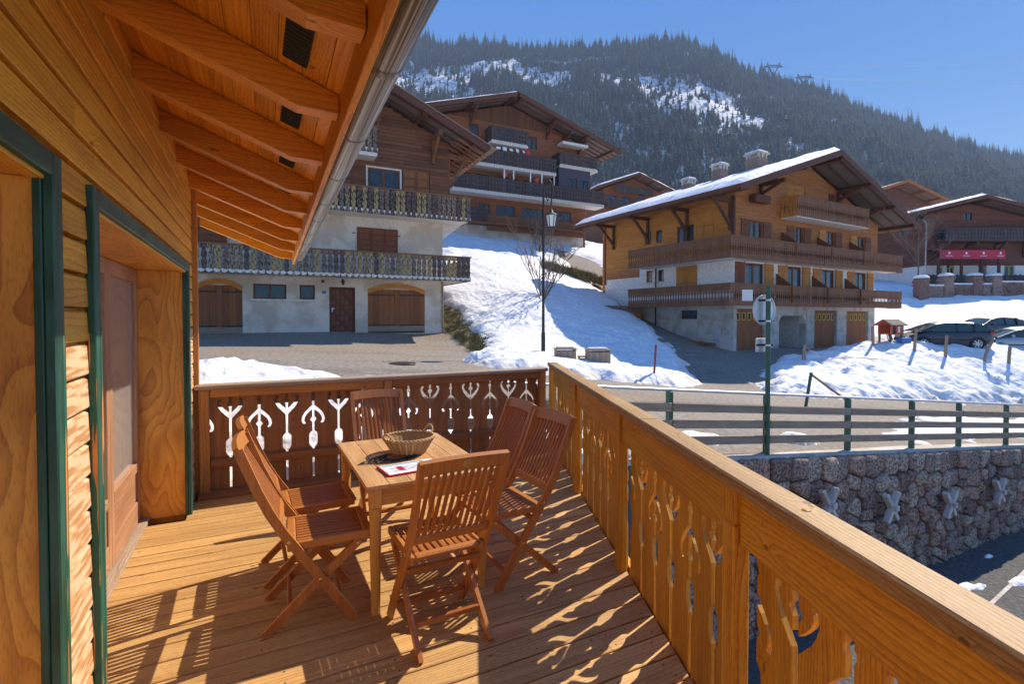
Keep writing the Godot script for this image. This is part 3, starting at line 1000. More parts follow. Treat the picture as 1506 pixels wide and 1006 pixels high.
	while x < 0.42:
		# soffit board: follows the slightly splayed eave, so each board is a long thin quadrilateral
		var m := MB.new()
		m.uo = Vector2(rng.randf() * 7.0, rng.randf() * 3.0)
		var f0 := (x + 0.62) / 1.0
		var f1 := (x + 0.093 + 0.62) / 1.0
		var pts := []
		for z in [1.6, -8.25]:
			for f in [f0, f1]:
				var xe := eave_x(z)
				var xx := lerpf(-0.62, xe + 0.02, clampf(f / 1.06, 0, 1))
				pts.append(Vector3(xx, 2.45 + (xe - xx) * slope + 0.132, z))
		var up := Vector3(slope, 1, 0).normalized()
		var th := up * 0.02
		var ul := 9.85
		m.quad(pts[0], pts[1], pts[3], pts[2], -up, Vector2(0, 0), Vector2(0, 0.093), Vector2(ul, 0.093), Vector2(ul, 0))
		m.quad(pts[0] + th, pts[1] + th, pts[3] + th, pts[2] + th, up)
		m.quad(pts[0], pts[2], pts[2] + th, pts[0] + th, Vector3(-1, slope, 0).normalized())
		m.quad(pts[1], pts[3], pts[3] + th, pts[1] + th, Vector3(1, -slope, 0).normalized())
		part("soffit_board", m.mesh(M["soffit%d" % (k % 4)]), h)
		x += 0.0955
		k += 1
	for i in range(2, 8):                                   # louvred vents let into the boards between rafters
		var zc: float = (rz[i] + rz[i + 1]) * 0.5
		var xe := eave_x(zc)
		var xv := xe - 0.165
		var yv := 2.45 + (xe - xv) * slope + 0.126
		var b := Basis(Vector3.BACK, -atan(slope))
		var v := MB.new()
		v.box(Vector3.ZERO, Vector3(0.092, 0.016, 0.38), b)
		var vp := part("vent", v.mesh(M.dark_vent), h, Vector3(xv, yv - 0.002, zc))
		var sl := MB.new()
		for q in 14:
			sl.box(b * Vector3(0, -0.010, -0.175 + 0.027 * q), Vector3(0.090, 0.006, 0.008), b * Basis(Vector3.RIGHT, 0.5))
		part("louvre", sl.mesh(M.iron), vp)
	for s in [[1.6, -2.95], [-2.953, -8.25]]:               # fascia in two lengths
		var m := MB.new()
		var a := Vector3(eave_x(s[0]) + 0.016, 2.455 + 0.085, s[0])
		var b := Vector3(eave_x(s[1]) + 0.016, 2.455 + 0.085, s[1])
		m.bar(a, b, 0.028, 0.21, Vector3.UP, 0.003)
		part("fascia", m.mesh(M.soffit1), h)
	var gt := MB.new()
	var g0 := Vector3(eave_x(1.6) + 0.105, 2.595, 1.6)
	var g1 := Vector3(eave_x(-8.3) + 0.105, 2.565, -8.3)
	var rows := []
	for j in 2:
		var c := g0 if j == 0 else g1
		var row := []
		for q in 15:
			var an := PI * q / 14.0
			row.append(c + Vector3(-cos(an) * 0.068, -sin(an) * 0.068, 0))
		for q in range(14, -1, -1):
			var an := PI * q / 14.0
			row.append(c + Vector3(-cos(an) * 0.064, -sin(an) * 0.064, 0))
		rows.append(row)
	gt.sheet(rows, 0.3, true)
	var gut := part("gutter", gt.mesh(M.zinc), h)
	var bead := MB.new()
	bead.tube([g0 + Vector3(0.068, 0, 0), g1 + Vector3(0.068, 0, 0)], [0.009], 8)
	part("bead", bead.mesh(M.zinc), gut)
	for i in 13:
		var zz := 1.2 - i * 0.765
		var f := (1.6 - zz) / 9.9
		var c := g0.lerp(g1, f)
		var cl := MB.new()
		var pts := []
		for q in 9:
			var an := PI * q / 8.0
			pts.append(c + Vector3(-cos(an) * 0.0705, -sin(an) * 0.0705, 0))
		for q in 8: cl.bar(pts[q], pts[q + 1], 0.022 if i % 4 else 0.045, 0.003, Vector3(0, 0, 1).cross(pts[q + 1] - pts[q]).normalized())
		part("gutter_clip", cl.mesh(M.zinc), gut)
	# roof covering
	var rf := MB.new()
	var pts2 := []
	for z in [1.7, -8.35]:
		var xe := eave_x(z) + 0.07
		pts2.append(Vector3(xe, 2.45 + 0.235, z)); pts2.append(Vector3(-6.4, 2.45 + (xe + 6.4) * slope + 0.235, z))
	var upn := Vector3(slope, 1, 0).normalized()
	for q in 2:
		var o := upn * (0.0 if q == 0 else 0.09)
		rf.quad(pts2[0] + o, pts2[1] + o, pts2[3] + o, pts2[2] + o, upn * (-1.0 if q == 0 else 1.0))
	rf.quad(pts2[0], pts2[2], pts2[2] + upn * 0.09, pts2[0] + upn * 0.09, Vector3(1, 0, 0))
	rf.quad(pts2[2], pts2[3], pts2[3] + upn * 0.09, pts2[2] + upn * 0.09, Vector3(0, 0, -1))
	rf.quad(pts2[0], pts2[1], pts2[1] + upn * 0.09, pts2[0] + upn * 0.09, Vector3(0, 0, 1))
	part("roof", rf.mesh(M.roof), h)

func eave_x(z: float) -> float:
	return 0.285 + 0.030 * maxf(-z, -1.0)

# ---------------------------------------------------------------- deck
const RA := Vector3(3.30, 0, -5.49)      # inner face of the new railing, far end
const RB := Vector3(0.42, 0, 1.41)       # and behind the camera

func rail_x(z: float) -> float:
	return lerpf(RA.x, RB.x, (z - RA.z) / (RB.z - RA.z))

func deck() -> void:
	var base := MB.new()
	base.prism(PackedVector2Array([Vector2(-0.78, -5.42), Vector2(rail_x(-5.42) + 0.09, -5.42), Vector2(rail_x(1.4) + 0.09, 1.4), Vector2(-0.78, 1.4)]), 0.16, Transform3D(Basis(Vector3.RIGHT, Vector3.BACK, Vector3.DOWN), Vector3(0, -0.045, 0)))
	var d := struct("deck", base.mesh(M.old0))
	var z := -5.32
	while z < 1.35:
		var w := 0.151
		var a := z + 0.0045
		var b := z + w - 0.0045
		var x0 := -0.845 if (a > -5.0 and b < -2.25) or a > -1.85 else -0.515
		var cuts := [x0]
		if rng.randf() < 0.55: cuts.append(rng.randf_range(0.3, 1.6))
		cuts.append(99.0)
		for k in cuts.size() - 1:
			var l: float = cuts[k] + (0.0015 if k else 0.0)
			var r: float = cuts[k + 1] - 0.0015
			var ra := minf(r, rail_x(a) + 0.05)
			var rb := minf(r, rail_x(b) + 0.05)
			if l > rb - 0.1: continue
			var m := MB.new()
			m.uo = Vector2(rng.randf() * 9.0, rng.randf() * 3.0)
			var e := 0.004
			m.prism(PackedVector2Array([Vector2(l, a), Vector2(ra, a), Vector2(rb, b), Vector2(l, b)]), 0.024, Transform3D(Basis(Vector3.RIGHT, Vector3.BACK, Vector3.DOWN), Vector3(0, -e, 0)), false)
			# eased upper arrises
			m.quad(Vector3(l, -e, a), Vector3(ra, -e, a), Vector3(ra, 0, a + e), Vector3(l, 0, a + e), Vector3(0, 1, -1).normalized(), Vector2(l, 0), Vector2(ra, 0), Vector2(ra, e), Vector2(l, e))
			m.quad(Vector3(l, -e, b), Vector3(rb, -e, b), Vector3(rb, 0, b - e), Vector3(l, 0, b - e), Vector3(0, 1, 1).normalized(), Vector2(l, 0), Vector2(rb, 0), Vector2(rb, e), Vector2(l, e))
			m.quad(Vector3(l, 0, a + e), Vector3(ra, 0, a + e), Vector3(rb, 0, b - e), Vector3(l, 0, b - e), Vector3.UP, Vector2(l, a), Vector2(ra, a), Vector2(rb, b), Vector2(l, b))
			var pl := part("plank", m.mesh(M["deck%d" % rng.randi_range(0, 3)]), d)
			if z > -4.2 and z < -1.4:
				var sc := MB.new()
				for xs in [l + 0.04, (l + minf(ra, rb)) * 0.5, minf(ra, rb) - 0.05]:
					for zz in [a + 0.03, b - 0.03]:
						sc.lathe([Vector2(0.0045, 0.0), Vector2(0.0045, 0.0012), Vector2(0.0, 0.0012)], 8, Vector3(xs, 0, zz))
				part("screw", sc.mesh(M.iron), pl)
		z += w
	bxp("edge_board", Vector3(-0.47, -0.06, -5.54), Vector3(3.28, 0.034, -5.325), M.old0, d)

# ---------------------------------------------------------------- railings with fretwork boards
# half outline of one fretwork slot, from the top of a board to its foot: (half width, height)
const ANCHOR := [[0.012, 0.93], [0.012, 0.885], [0.021, 0.872], [0.021, 0.855], [0.012, 0.842], [0.012, 0.778], [0.045, 0.745], [0.085, 0.70], [0.106, 0.655], [0.110, 0.615], [0.099, 0.585], [0.078, 0.577], [0.069, 0.592], [0.080, 0.604], [0.084, 0.622], [0.079, 0.650], [0.062, 0.680], [0.036, 0.708], [0.0115, 0.727], [0.0105, 0.655], [0.028, 0.630], [0.028, 0.618], [0.0105, 0.595], [0.0105, 0.505], [0.034, 0.482], [0.040, 0.462], [0.040, 0.370], [0.030, 0.345], [0.011, 0.320], [0.010, 0.0]]
const YOKE := [[0.012, 0.93], [0.012, 0.905], [0.020, 0.895], [0.012, 0.882], [0.0105, 0.868], [0.029, 0.846], [0.029, 0.834], [0.0105, 0.812], [0.0105, 0.762], [0.045, 0.797], [0.072, 0.830], [0.083, 0.860], [0.079, 0.878], [0.068, 0.887], [0.076, 0.905], [0.096, 0.903], [0.110, 0.885], [0.112, 0.855], [0.100, 0.815], [0.075, 0.772], [0.042, 0.735], [0.013, 0.702], [0.0105, 0.690], [0.0105, 0.505], [0.034, 0.482], [0.040, 0.462], [0.040, 0.370], [0.030, 0.345], [0.011, 0.320], [0.010, 0.0]]
const PITCH := 0.245

func fret_board(kind: int, th: float, stretch: float, wide := 0.0) -> MB:
	var l: Array = ANCHOR if kind == 0 else YOKE
	var r: Array = YOKE if kind == 0 else ANCHOR
	if kind == 2: l = [[0.003, 0.93], [0.003, 0.0]]; r = ANCHOR
	if kind == 3: l = ANCHOR; r = [[0.003, 0.93], [0.003, 0.0]]
	var poly := PackedVector2Array()
	for k in l.size(): poly.append(Vector2(l[k][0] + wide, l[k][1] * stretch if k else 0.93))
	for k in range(r.size() - 1, -1, -1): poly.append(Vector2(PITCH - r[k][0] - wide, r[k][1] * stretch if k else 0.93))
	var m := MB.new()
	m.uo = Vector2(rng.randf() * 7.0, rng.randf() * 3.0)
	m.prism(poly, th)
	return m

func railings() -> void:
	# the old, weathered railing across the far end
	var o := thing("old_balcony_railing", "weathered brown railing with anchor fretwork across the far end of the deck", "railing", Vector3(-0.478, 0, -5.47))
	for k in 15:
		var m := fret_board(k % 2, 0.022, 0.945)
		part("fretwork_board", m.mesh(M["old%d" % rng.randi_range(0, 3)]), o, Vector3(0.02 + k * PITCH, 0.03, -0.05))
	for x in [0.012, 1.70, 3.60]:
		var pw := 0.085
		bxp("post", Vector3(x, 0.02, -0.027), Vector3(x + pw, 0.985, 0.045), M.corner, o, 0.008)
	bxp("upper_rail", Vector3(0.099, 0.905, -0.026), Vector3(1.698, 0.985, 0.022), M.corner, o, 0.006)
	bxp("upper_rail", Vector3(1.787, 0.905, -0.026), Vector3(3.598, 0.985, 0.022), M.old0, o, 0.006)
	bxp("lower_rail", Vector3(0.099, 0.245, -0.026), Vector3(1.698, 0.325, 0.018), M.old3, o, 0.006)
	bxp("lower_rail", Vector3(1.787, 0.245, -0.026), Vector3(3.598, 0.325, 0.018), M.old3, o, 0.006)
	bxp("outer_rail", Vector3(0.0, 0.80, -0.115), Vector3(1.45, 0.955, -0.075), M.grey1, o, 0.006)
	bxp("handrail", Vector3(-0.02, 0.9865, -0.10), Vector3(3.70, 1.028, 0.07), M.grey0, o, 0.008)
	# the new larch railing along the right-hand side
	var dir := RA - RB
	var turn := atan2(-(dir.x), -(dir.z))                  # local -z runs along the railing, away from the camera
	var r := thing("larch_railing", "new honey larch railing with anchor fretwork along the right of the deck", "railing", RB, turn)
	var ln := dir.length()
	var bays := [0.0, 1.42, 2.89, 4.36, 5.83, 7.30]
	var k2 := 0
	var toward := Basis(Vector3(0, 0, -1), Vector3.UP, Vector3(1, 0, 0))   # board outline runs along -z, its depth along +x
	for i in bays.size() - 1:
		var s0: float = bays[i]
		var s1: float = minf(bays[i + 1], ln)
		bxp("post", Vector3(-0.012, -0.10, -s0 - 0.085), Vector3(0.052, 0.905, -s0), M["rail%d" % (i % 4)], r, 0.006)
		var nb := 6 if i else 5
		var st := (s1 - s0 - 0.085) / (nb * PITCH)
		for q in nb:
			var kind: int = q % 2
			var m := fret_board(kind, 0.022, 0.90, 0.007)
			for w in m.v.size(): m.v[w].x *= st
			part("fretwork_board", m.mesh(M["rail%d" % rng.randi_range(0, 3)]), r, Vector3(0.060, -0.02, -s0 - 0.068 - q * PITCH * st), toward)
			k2 += 1
		bxp("upper_rail", Vector3(0.012, 0.835, -s1), Vector3(0.0585, 1.035, -s0 - 0.0865), M["rail%d" % ((i + 1) % 4)], r, 0.005)
		bxp("upper_rail_block", Vector3(-0.012, 0.9065, -s0 - 0.085), Vector3(0.0585, 1.035, -s0), M["rail%d" % (i % 4)], r, 0.005)
		bxp("lower_rail", Vector3(0.085, -0.16, -s1), Vector3(0.13, -0.01, -s0), M.rail3, r, 0.005)
	bxp("post", Vector3(-0.012, -0.10, -ln - 0.03), Vector3(0.075, 1.035, -ln + 0.055), M.rail0, r, 0.006)
	for a in [[-0.25, 3.9], [3.903, ln + 0.04]]:
		bxp("handrail", Vector3(-0.028, 1.0365, -a[1]), Vector3(0.088, 1.088, -a[0]), M.cap, r, 0.007)
	var pl := MB.new()
	for s in [1.55, 2.55]:
		pl.lathe([Vector2(0.013, -0.01), Vector2(0.013, 0.0015), Vector2(0.0, 0.0015)], 12, Vector3(0.03, 1.088, -s))
	part("plug", pl.mesh(M.rail3), r)

# ---------------------------------------------------------------- rubble retaining wall, street fence above it
func wall_top(x: float) -> float:
	return -0.07 - 0.0965 * x

func clip_half(poly: PackedVector2Array, mid: Vector2, nn: Vector2) -> PackedVector2Array:
	var out := PackedVector2Array()
	for i in poly.size():
		var a := poly[i]
		var b := poly[(i + 1) % poly.size()]
		var da := (a - mid).dot(nn)
		var db := (b - mid).dot(nn)
		if da <= 0.0: out.append(a)
		if (da < 0.0 and db > 0.0) or (da > 0.0 and db < 0.0):
			out.append(a.lerp(b, da / (da - db)))
	return out

func retaining_wall() -> void:
	var w := thing("retaining_wall", "purplish rubble stone retaining wall with white anchor crosses below the street fence", "wall")
	var core := MB.new()
	var pr := PackedVector2Array([Vector2(-3, -4.2), Vector2(36, -4.2), Vector2(36, wall_top(36) - 0.06), Vector2(-3, wall_top(-3) - 0.06)])
	core.prism(pr, 0.5, Transform3D(Basis(), Vector3(0, 0, -6.56)))
	part("mortar_core", core.mesh(M.mortar), w)
	var cop := MB.new()
	cop.prism(PackedVector2Array([Vector2(-3, wall_top(-3) - 0.055), Vector2(36, wall_top(36) - 0.055), Vector2(36, wall_top(36) + 0.01), Vector2(-3, wall_top(-3) + 0.01)]), 0.42, Transform3D(Basis(), Vector3(0, 0, -6.53)))
	part("coping", cop.mesh(M.concrete), w)
	var r := RandomNumberGenerator.new()
	r.seed = 5
	var seeds := []
	var x := 6.3
	while x < 30.0:                                         # jittered seeds; beyond this the wall leaves the frame
		var wd := r.randf_range(0.26, 0.52)
		var y := wall_top(x) - 0.03
		var first := true
		while y > -4.15:
			var hh := r.randf_range(0.42, 0.52) if first else r.randf_range(0.17, 0.38)
			seeds.append(Vector2(x + r.randf_range(-0.12, 0.12), y - hh * 0.5 + (0.0 if first else r.randf_range(-0.05, 0.05))))
			y -= hh
			first = false
		x += wd
	var rest := MB.new()
	var count := 0
	for i in seeds.size():
		var c: Vector2 = seeds[i]
		var poly := PackedVector2Array([c + Vector2(-0.5, -0.5), c + Vector2(0.5, -0.5), c + Vector2(0.5, 0.5), c + Vector2(-0.5, 0.5)])
		for j in seeds.size():
			if i != j and c.distance_squared_to(seeds[j]) < 1.0:
				poly = clip_half(poly, (c + seeds[j]) * 0.5, (seeds[j] - c).normalized())
		var top := wall_top(c.x) - 0.005
		poly = clip_half(poly, Vector2(c.x, top), Vector2(0.0965, 1).normalized())
		if poly.size() < 3: continue
		# rounded, shrunk outline with a bulging, uneven face
		var ring := []
		for k in poly.size():
			var a := poly[k]
			var b := poly[(k + 1) % poly.size()]
			if a.distance_to(b) < 0.03: continue
			ring.append(a.lerp(b, 0.14)); ring.append(a.lerp(b, 0.86))
		if ring.size() < 4: continue
		var rows := []
		var bulge := r.randf_range(0.05, 0.15)
		for q in 5:
			var sc: float = [0.99, 0.975, 0.90, 0.62, 0.0][q]
			var zz: float = [-0.05, 0.55, 0.88, 1.0, 1.0][q]
			var row := []
			for p in ring:
				var d: Vector2 = (p - c)
				var pt := c + d * sc * (1.0 - 0.015 / maxf(d.length(), 0.05))
				row.append(Vector3(pt.x - c.x, pt.y - c.y, bulge * zz * (1.0 + 0.55 * noise.get_noise_3d(pt.x * 5.0, pt.y * 5.0, q) if q > 0 else 1.0)))
			rows.append(row)
		var m := MB.new()
		m.sheet(rows, 1.0, true)
		for k in m.n.size():
			if k >= m.n.size() - ring.size(): m.n[k] = Vector3(0, 0, 1)
			if m.n[k].dot(Vector3(m.v[k].x, m.v[k].y, 0.04)) < 0.0: m.n[k] = -m.n[k]
		m.rewind()
		var mk: Material = M["stone%d" % r.randi_range(0, 3)]
		if c.x > 8.3 and c.x < 18.9 and count < 298:
			part("stone", m.mesh(mk), w, Vector3(c.x, c.y, -6.06))
			count += 1
		else:
			for k in m.v.size(): m.v[k] += Vector3(c.x, c.y, -6.06)
			var base := rest.v.size()
			rest.v.append_array(m.v); rest.n.append_array(m.n); rest.t.append_array(m.t); rest.c.append_array(m.c)
			for k in m.ix: rest.ix.append(base + k)
	stuff(part("rubble", rest.mesh(M.stone0), w))
	for a in [[9.55, -1.85], [11.65, -2.25], [14.04, -2.58], [16.45, -2.66], [18.9, -2.9]]:
		var c := MB.new()
		for s in [-1.0, 1.0]:
			c.box(Vector3(0, 0, 0.0 if s > 0 else 0.02), Vector3(0.09, 0.70, 0.12), Basis(Vector3.BACK, s * 0.62), 0.012)
		var ap := part("anchor_cross", c.mesh(M.concrete), w, Vector3(a[0], a[1], -5.80))
		var b := MB.new()
		b.box(Vector3(0, 0, 0.11), Vector3(0.11, 0.11, 0.06), Basis(), 0.01)
		part("plate", b.mesh(M.concrete), ap)
	# fence: green posts, three grey planks a bay, a metal handrail
	var f := thing("street_fence", "grey plank fence with green posts and metal handrail on the retaining wall", "fence")
	var xs := [1.2, 3.65, 6.1, 8.5, 11.04, 13.52, 15.7, 18.3, 20.8, 23.3, 25.8]
	for i in xs.size():
		var px: float = xs[i]
		var y0 := wall_top(px)
		var p := MB.new()
		p.box(Vector3(0, 0.53, 0), Vector3(0.085, 1.10, 0.10), Basis(), 0.008)
		p.box(Vector3(0, -0.012, 0), Vector3(0.17, 0.02, 0.2), Basis(), 0.0)
		part("post", p.mesh(M.postgreen), f, Vector3(px, y0 + 0.01, -6.33))
		if i == xs.size() - 1: break
		var qx: float = xs[i + 1]
		for k in 3:
			var hh: float = [0.28, 0.555, 0.84][k] + rng.randf_range(-0.012, 0.012)
			barp("plank", Vector3(px - 0.01, y0 + hh, -6.26), Vector3(qx - 0.03, wall_top(qx) + hh, -6.26), 0.05, 0.145, M["grey%d" % rng.randi_range(0, 3)], f, 0.01)
	var hr := MB.new()
	hr.tube([Vector3(xs[0], wall_top(xs[0]) + 1.115, -6.33), Vector3(25.8, wall_top(25.8) + 1.115, -6.33)], [0.026], 10)
	part("handrail", hr.mesh(M.alu), f)

# ---------------------------------------------------------------- building kit (all in the building's own axes: x along the front, z outwards)
# a wall in the plane z = 0, thickness behind it, with rectangular openings [x0, y0, x1, y1]; top given by a callable
func wall_mb(x0: float, x1: float, y0: float, top: Callable, holes: Array, th: float, cuts := []) -> MB:
	var m := MB.new()
	var xs := [x0, x1]
	for q in cuts: xs.append(q)
	for h in holes:
		xs.append(clampf(h[0], x0, x1)); xs.append(clampf(h[2], x0, x1))
	xs.sort()
	for i in xs.size() - 1:
		var a: float = xs[i]
		var b: float = xs[i + 1]
		if b - a < 0.001: continue
		var mid := (a + b) * 0.5
		var spans := []
		for h in holes:
			if mid > h[0] and mid < h[2]: spans.append([h[1], h[3]])
		spans.sort_custom(func(p, q): return p[0] < q[0])
		var y := y0
		for s in spans:
			if s[0] - y > 0.001: m.bc(Vector3(a, y, -th), Vector3(b, s[0], 0))
			y = s[1]
		var ta: float = top.call(a)
		var tb: float = top.call(b)
		if minf(ta, tb) < y: 
			if maxf(ta, tb) < y: continue
		m.prism(PackedVector2Array([Vector2(a, y), Vector2(b, y), Vector2(b, maxf(tb, y)), Vector2(a, maxf(ta, y))]), th, Transform3D(Basis(), Vector3(0, 0, -th)), false)
	return m

# courses of boards over a wall face, leaving the openings free
func boards_mb(x0: float, x1: float, y0: float, y1: float, pitch: float, lo: Callable, hi: Callable, holes: Array, th: float, sd: int, shade := 0.25) -> MB:
	var m := MB.new()
	var r := RandomNumberGenerator.new()
	r.seed = sd
	var y := y0
	while y < y1 - 0.02:
		var ym := y + pitch * 0.5
		var l: float = maxf(x0, lo.call(y + pitch))
		var e: float = minf(x1, hi.call(y + pitch))
		var spans := [[l, e]]
		for h in holes:
			if ym > h[1] and ym < h[3]:
				var nw := []
				for s in spans:
					if h[2] <= s[0] or h[0] >= s[1]: nw.append(s)
					else:
						if h[0] > s[0]: nw.append([s[0], h[0]])
						if h[2] < s[1]: nw.append([h[2], s[1]])
				spans = nw
		for s in spans:
			var x: float = s[0]
			while x < s[1] - 0.02:
				var q: float = minf(s[1], x + r.randf_range(1.6, 4.0))
				if s[1] - q < 0.4: q = s[1]
				var g := 1.0 + r.randf_range(-shade, shade)
				m.col = Color(g, g * r.randf_range(0.94, 1.05), g * r.randf_range(0.92, 1.06))
				m.uo = Vector2(r.randf() * 5.0, r.randf() * 5.0)
				m.box(Vector3((x + q) * 0.5, ym - 0.004, th * 0.5 + r.randf_range(-0.003, 0.003)), Vector3(q - x - 0.006, pitch - 0.012, th), Basis(Vector3.RIGHT, 0.05))
				x = q
		y += pitch
	return m

func window(parent: Node3D, x0: float, y0: float, x1: float, y1: float, frame: Material, deep := 0.10, leaves := 2, curtain := true, called := "window") -> Node3D:
	var g := Node3D.new()
	g.name = called
	parent.add_child(g, true)
	var f := MB.new()
	var w := 0.07
	f.bc(Vector3(x0, y0, -deep - 0.06), Vector3(x0 + w, y1, -deep)); f.bc(Vector3(x1 - w, y0, -deep - 0.06), Vector3(x1, y1, -deep))
	f.bc(Vector3(x0 + w, y0, -deep - 0.059), Vector3(x1 - w, y0 + w, -deep - 0.001)); f.bc(Vector3(x0 + w, y1 - w, -deep - 0.059), Vector3(x1 - w, y1, -deep - 0.001))
	for k in range(1, leaves):
		var xm := lerpf(x0, x1, float(k) / leaves)
		f.bc(Vector3(xm - 0.05, y0 + w, -deep - 0.058), Vector3(xm + 0.05, y1 - w, -deep - 0.002))
	part("frame", f.mesh(frame), g)
	var p := MB.new()
	p.bc(Vector3(x0 + 0.03, y0 + 0.03, -deep - 0.035), Vector3(x1 - 0.03, y1 - 0.03, -deep - 0.029))
	part("pane", p.mesh(M.glass), g)
	var b := MB.new()
	b.bc(Vector3(x0 - 0.02, y0 - 0.02, -deep - 0.75), Vector3(x1 + 0.02, y1 + 0.02, -deep - 0.70))
	part("room_wall", b.mesh(M.brown), g)
	if curtain:
		var c := MB.new()
		for s in 2:
			var rows := []
			for q in 2:
				var row := []
				for k in 9:
					var xx := lerpf(x0 + 0.06, lerpf(x0, x1, 0.36), k / 8.0)
					if s: xx = x0 + x1 - xx
					row.append(Vector3(xx, lerpf(y0 + 0.04, y1 - 0.04, q), -deep - 0.12 + 0.03 * sin(k * 1.7)))
				rows.append(row)
			c.sheet(rows)
		part("curtain", c.mesh(M.curtain), g)
	return g

# boarded shutter: planks with battens
func shutter(parent: Node3D, x0: float, y0: float, x1: float, y1: float, m0: Material, z := 0.03) -> void:
	var m := MB.new()
	var n := maxi(2, int((x1 - x0) / 0.16))
	for k in n:
		var a := lerpf(x0, x1, float(k) / n)
		var g := rng.randf_range(0.82, 1.12)
		m.col = Color(g, g, g)
		m.uo = Vector2(rng.randf() * 5.0, rng.randf())
		m.bc(Vector3(a + 0.004, y0, z), Vector3(lerpf(x0, x1, float(k + 1) / n) - 0.004, y1, z + 0.035))
	m.col = Color(0.8, 0.8, 0.8)
	for f in [0.16, 0.84]:
		var yy := lerpf(y0, y1, f)
		m.bc(Vector3(x0 + 0.02, yy - 0.05, z + 0.036), Vector3(x1 - 0.02, yy + 0.05, z + 0.06))
	part("shutter", m.mesh(m0), parent)

# a panelled shutter with small recessed fields
func panel_shutter(parent: Node3D, x0: float, y0: float, x1: float, y1: float, m0: Material, rows := 3) -> void:
	var m := MB.new()
	var z := 0.03
	m.bc(Vector3(x0, y0, z), Vector3(x1, y1, z + 0.02))
	m.col = Color(0.75, 0.75, 0.75)
	m.bc(Vector3(x0, y0, z + 0.0205), Vector3(x0 + 0.07, y1, z + 0.05)); m.bc(Vector3(x1 - 0.07, y0, z + 0.0205), Vector3(x1, y1, z + 0.05))
	for k in rows + 1:
		var yy := lerpf(y0 + 0.035, y1 - 0.035, float(k) / rows)
		m.bc(Vector3(x0 + 0.0705, yy - 0.035, z + 0.0205), Vector3(x1 - 0.0705, yy + 0.035, z + 0.049))
	part("shutter", m.mesh(m0), parent)

# cut-out balcony board, width w, height h
func baluster_poly(w: float, h: float, style: int) -> PackedVector2Array:
	var pts := []
	var prof := [[0.5, 0.0], [0.5, 0.06], [0.36, 0.10], [0.30, 0.20], [0.42, 0.30], [0.46, 0.40], [0.30, 0.50], [0.46, 0.60], [0.42, 0.70], [0.30, 0.80], [0.36, 0.90], [0.5, 0.94], [0.5, 1.0]]
	if style == 1:
		prof = [[0.49, 0.0], [0.49, 0.22], [0.32, 0.28], [0.42, 0.34], [0.14, 0.42], [0.14, 0.54], [0.42, 0.62], [0.32, 0.68], [0.49, 0.74], [0.49, 1.0]]
	if style == 2:
		prof = [[0.5, 0.0], [0.5, 0.10], [0.30, 0.22], [0.5, 0.34], [0.5, 0.42], [0.30, 0.54], [0.5, 0.66], [0.5, 0.72], [0.32, 0.82], [0.5, 0.92], [0.5, 1.0]]
	for p in prof: pts.append(Vector2(p[0] * w, p[1] * h))
	for k in range(prof.size() - 1, -1, -1): pts.append(Vector2(-prof[k][0] * w, prof[k][1] * h))
	return PackedVector2Array(pts)

# one straight balcony railing from a to b (points at floor level) as a part with posts, rails and boards joined
func far_rail(parent: Node3D, a: Vector3, b: Vector3, h: float, pitch: float, style: int, m0: Material, drop := 0.12) -> void:
	var d := b - a
	var n := maxi(2, int(d.length() / pitch))
	var x := d.normalized()
	var bs := Basis(x, Vector3.UP, x.cross(Vector3.UP))
	var g := MB.new()
	for k in n:
		var s := rng.randf_range(0.75, 1.2)
		g.col = Color(s, s * rng.randf_range(0.94, 1.03), s * rng.randf_range(0.9, 1.05))
		g.uo = Vector2(rng.randf() * 5.0, rng.randf())
		g.prism(baluster_poly(d.length() / n, h - 0.05 + drop, style), 0.03, Transform3D(bs, a + d * ((k + 0.5) / n) - Vector3(0, drop, 0)))
	var railing := part("balcony_railing", g.mesh(m0), parent)
	stuff(railing)
	var r := MB.new()
	r.bar(a + Vector3(0, h - 0.02, 0), b + Vector3(0, h - 0.02, 0), 0.13, 0.06)
	r.bar(a + Vector3(0, h - 0.14, 0) - bs.z * 0.03, b + Vector3(0, h - 0.14, 0) - bs.z * 0.03, 0.05, 0.09)
	r.bar(a + Vector3(0, 0.10, 0) - bs.z * 0.03, b + Vector3(0, 0.10, 0) - bs.z * 0.03, 0.05, 0.09)
	part("handrail", r.mesh(m0), parent)

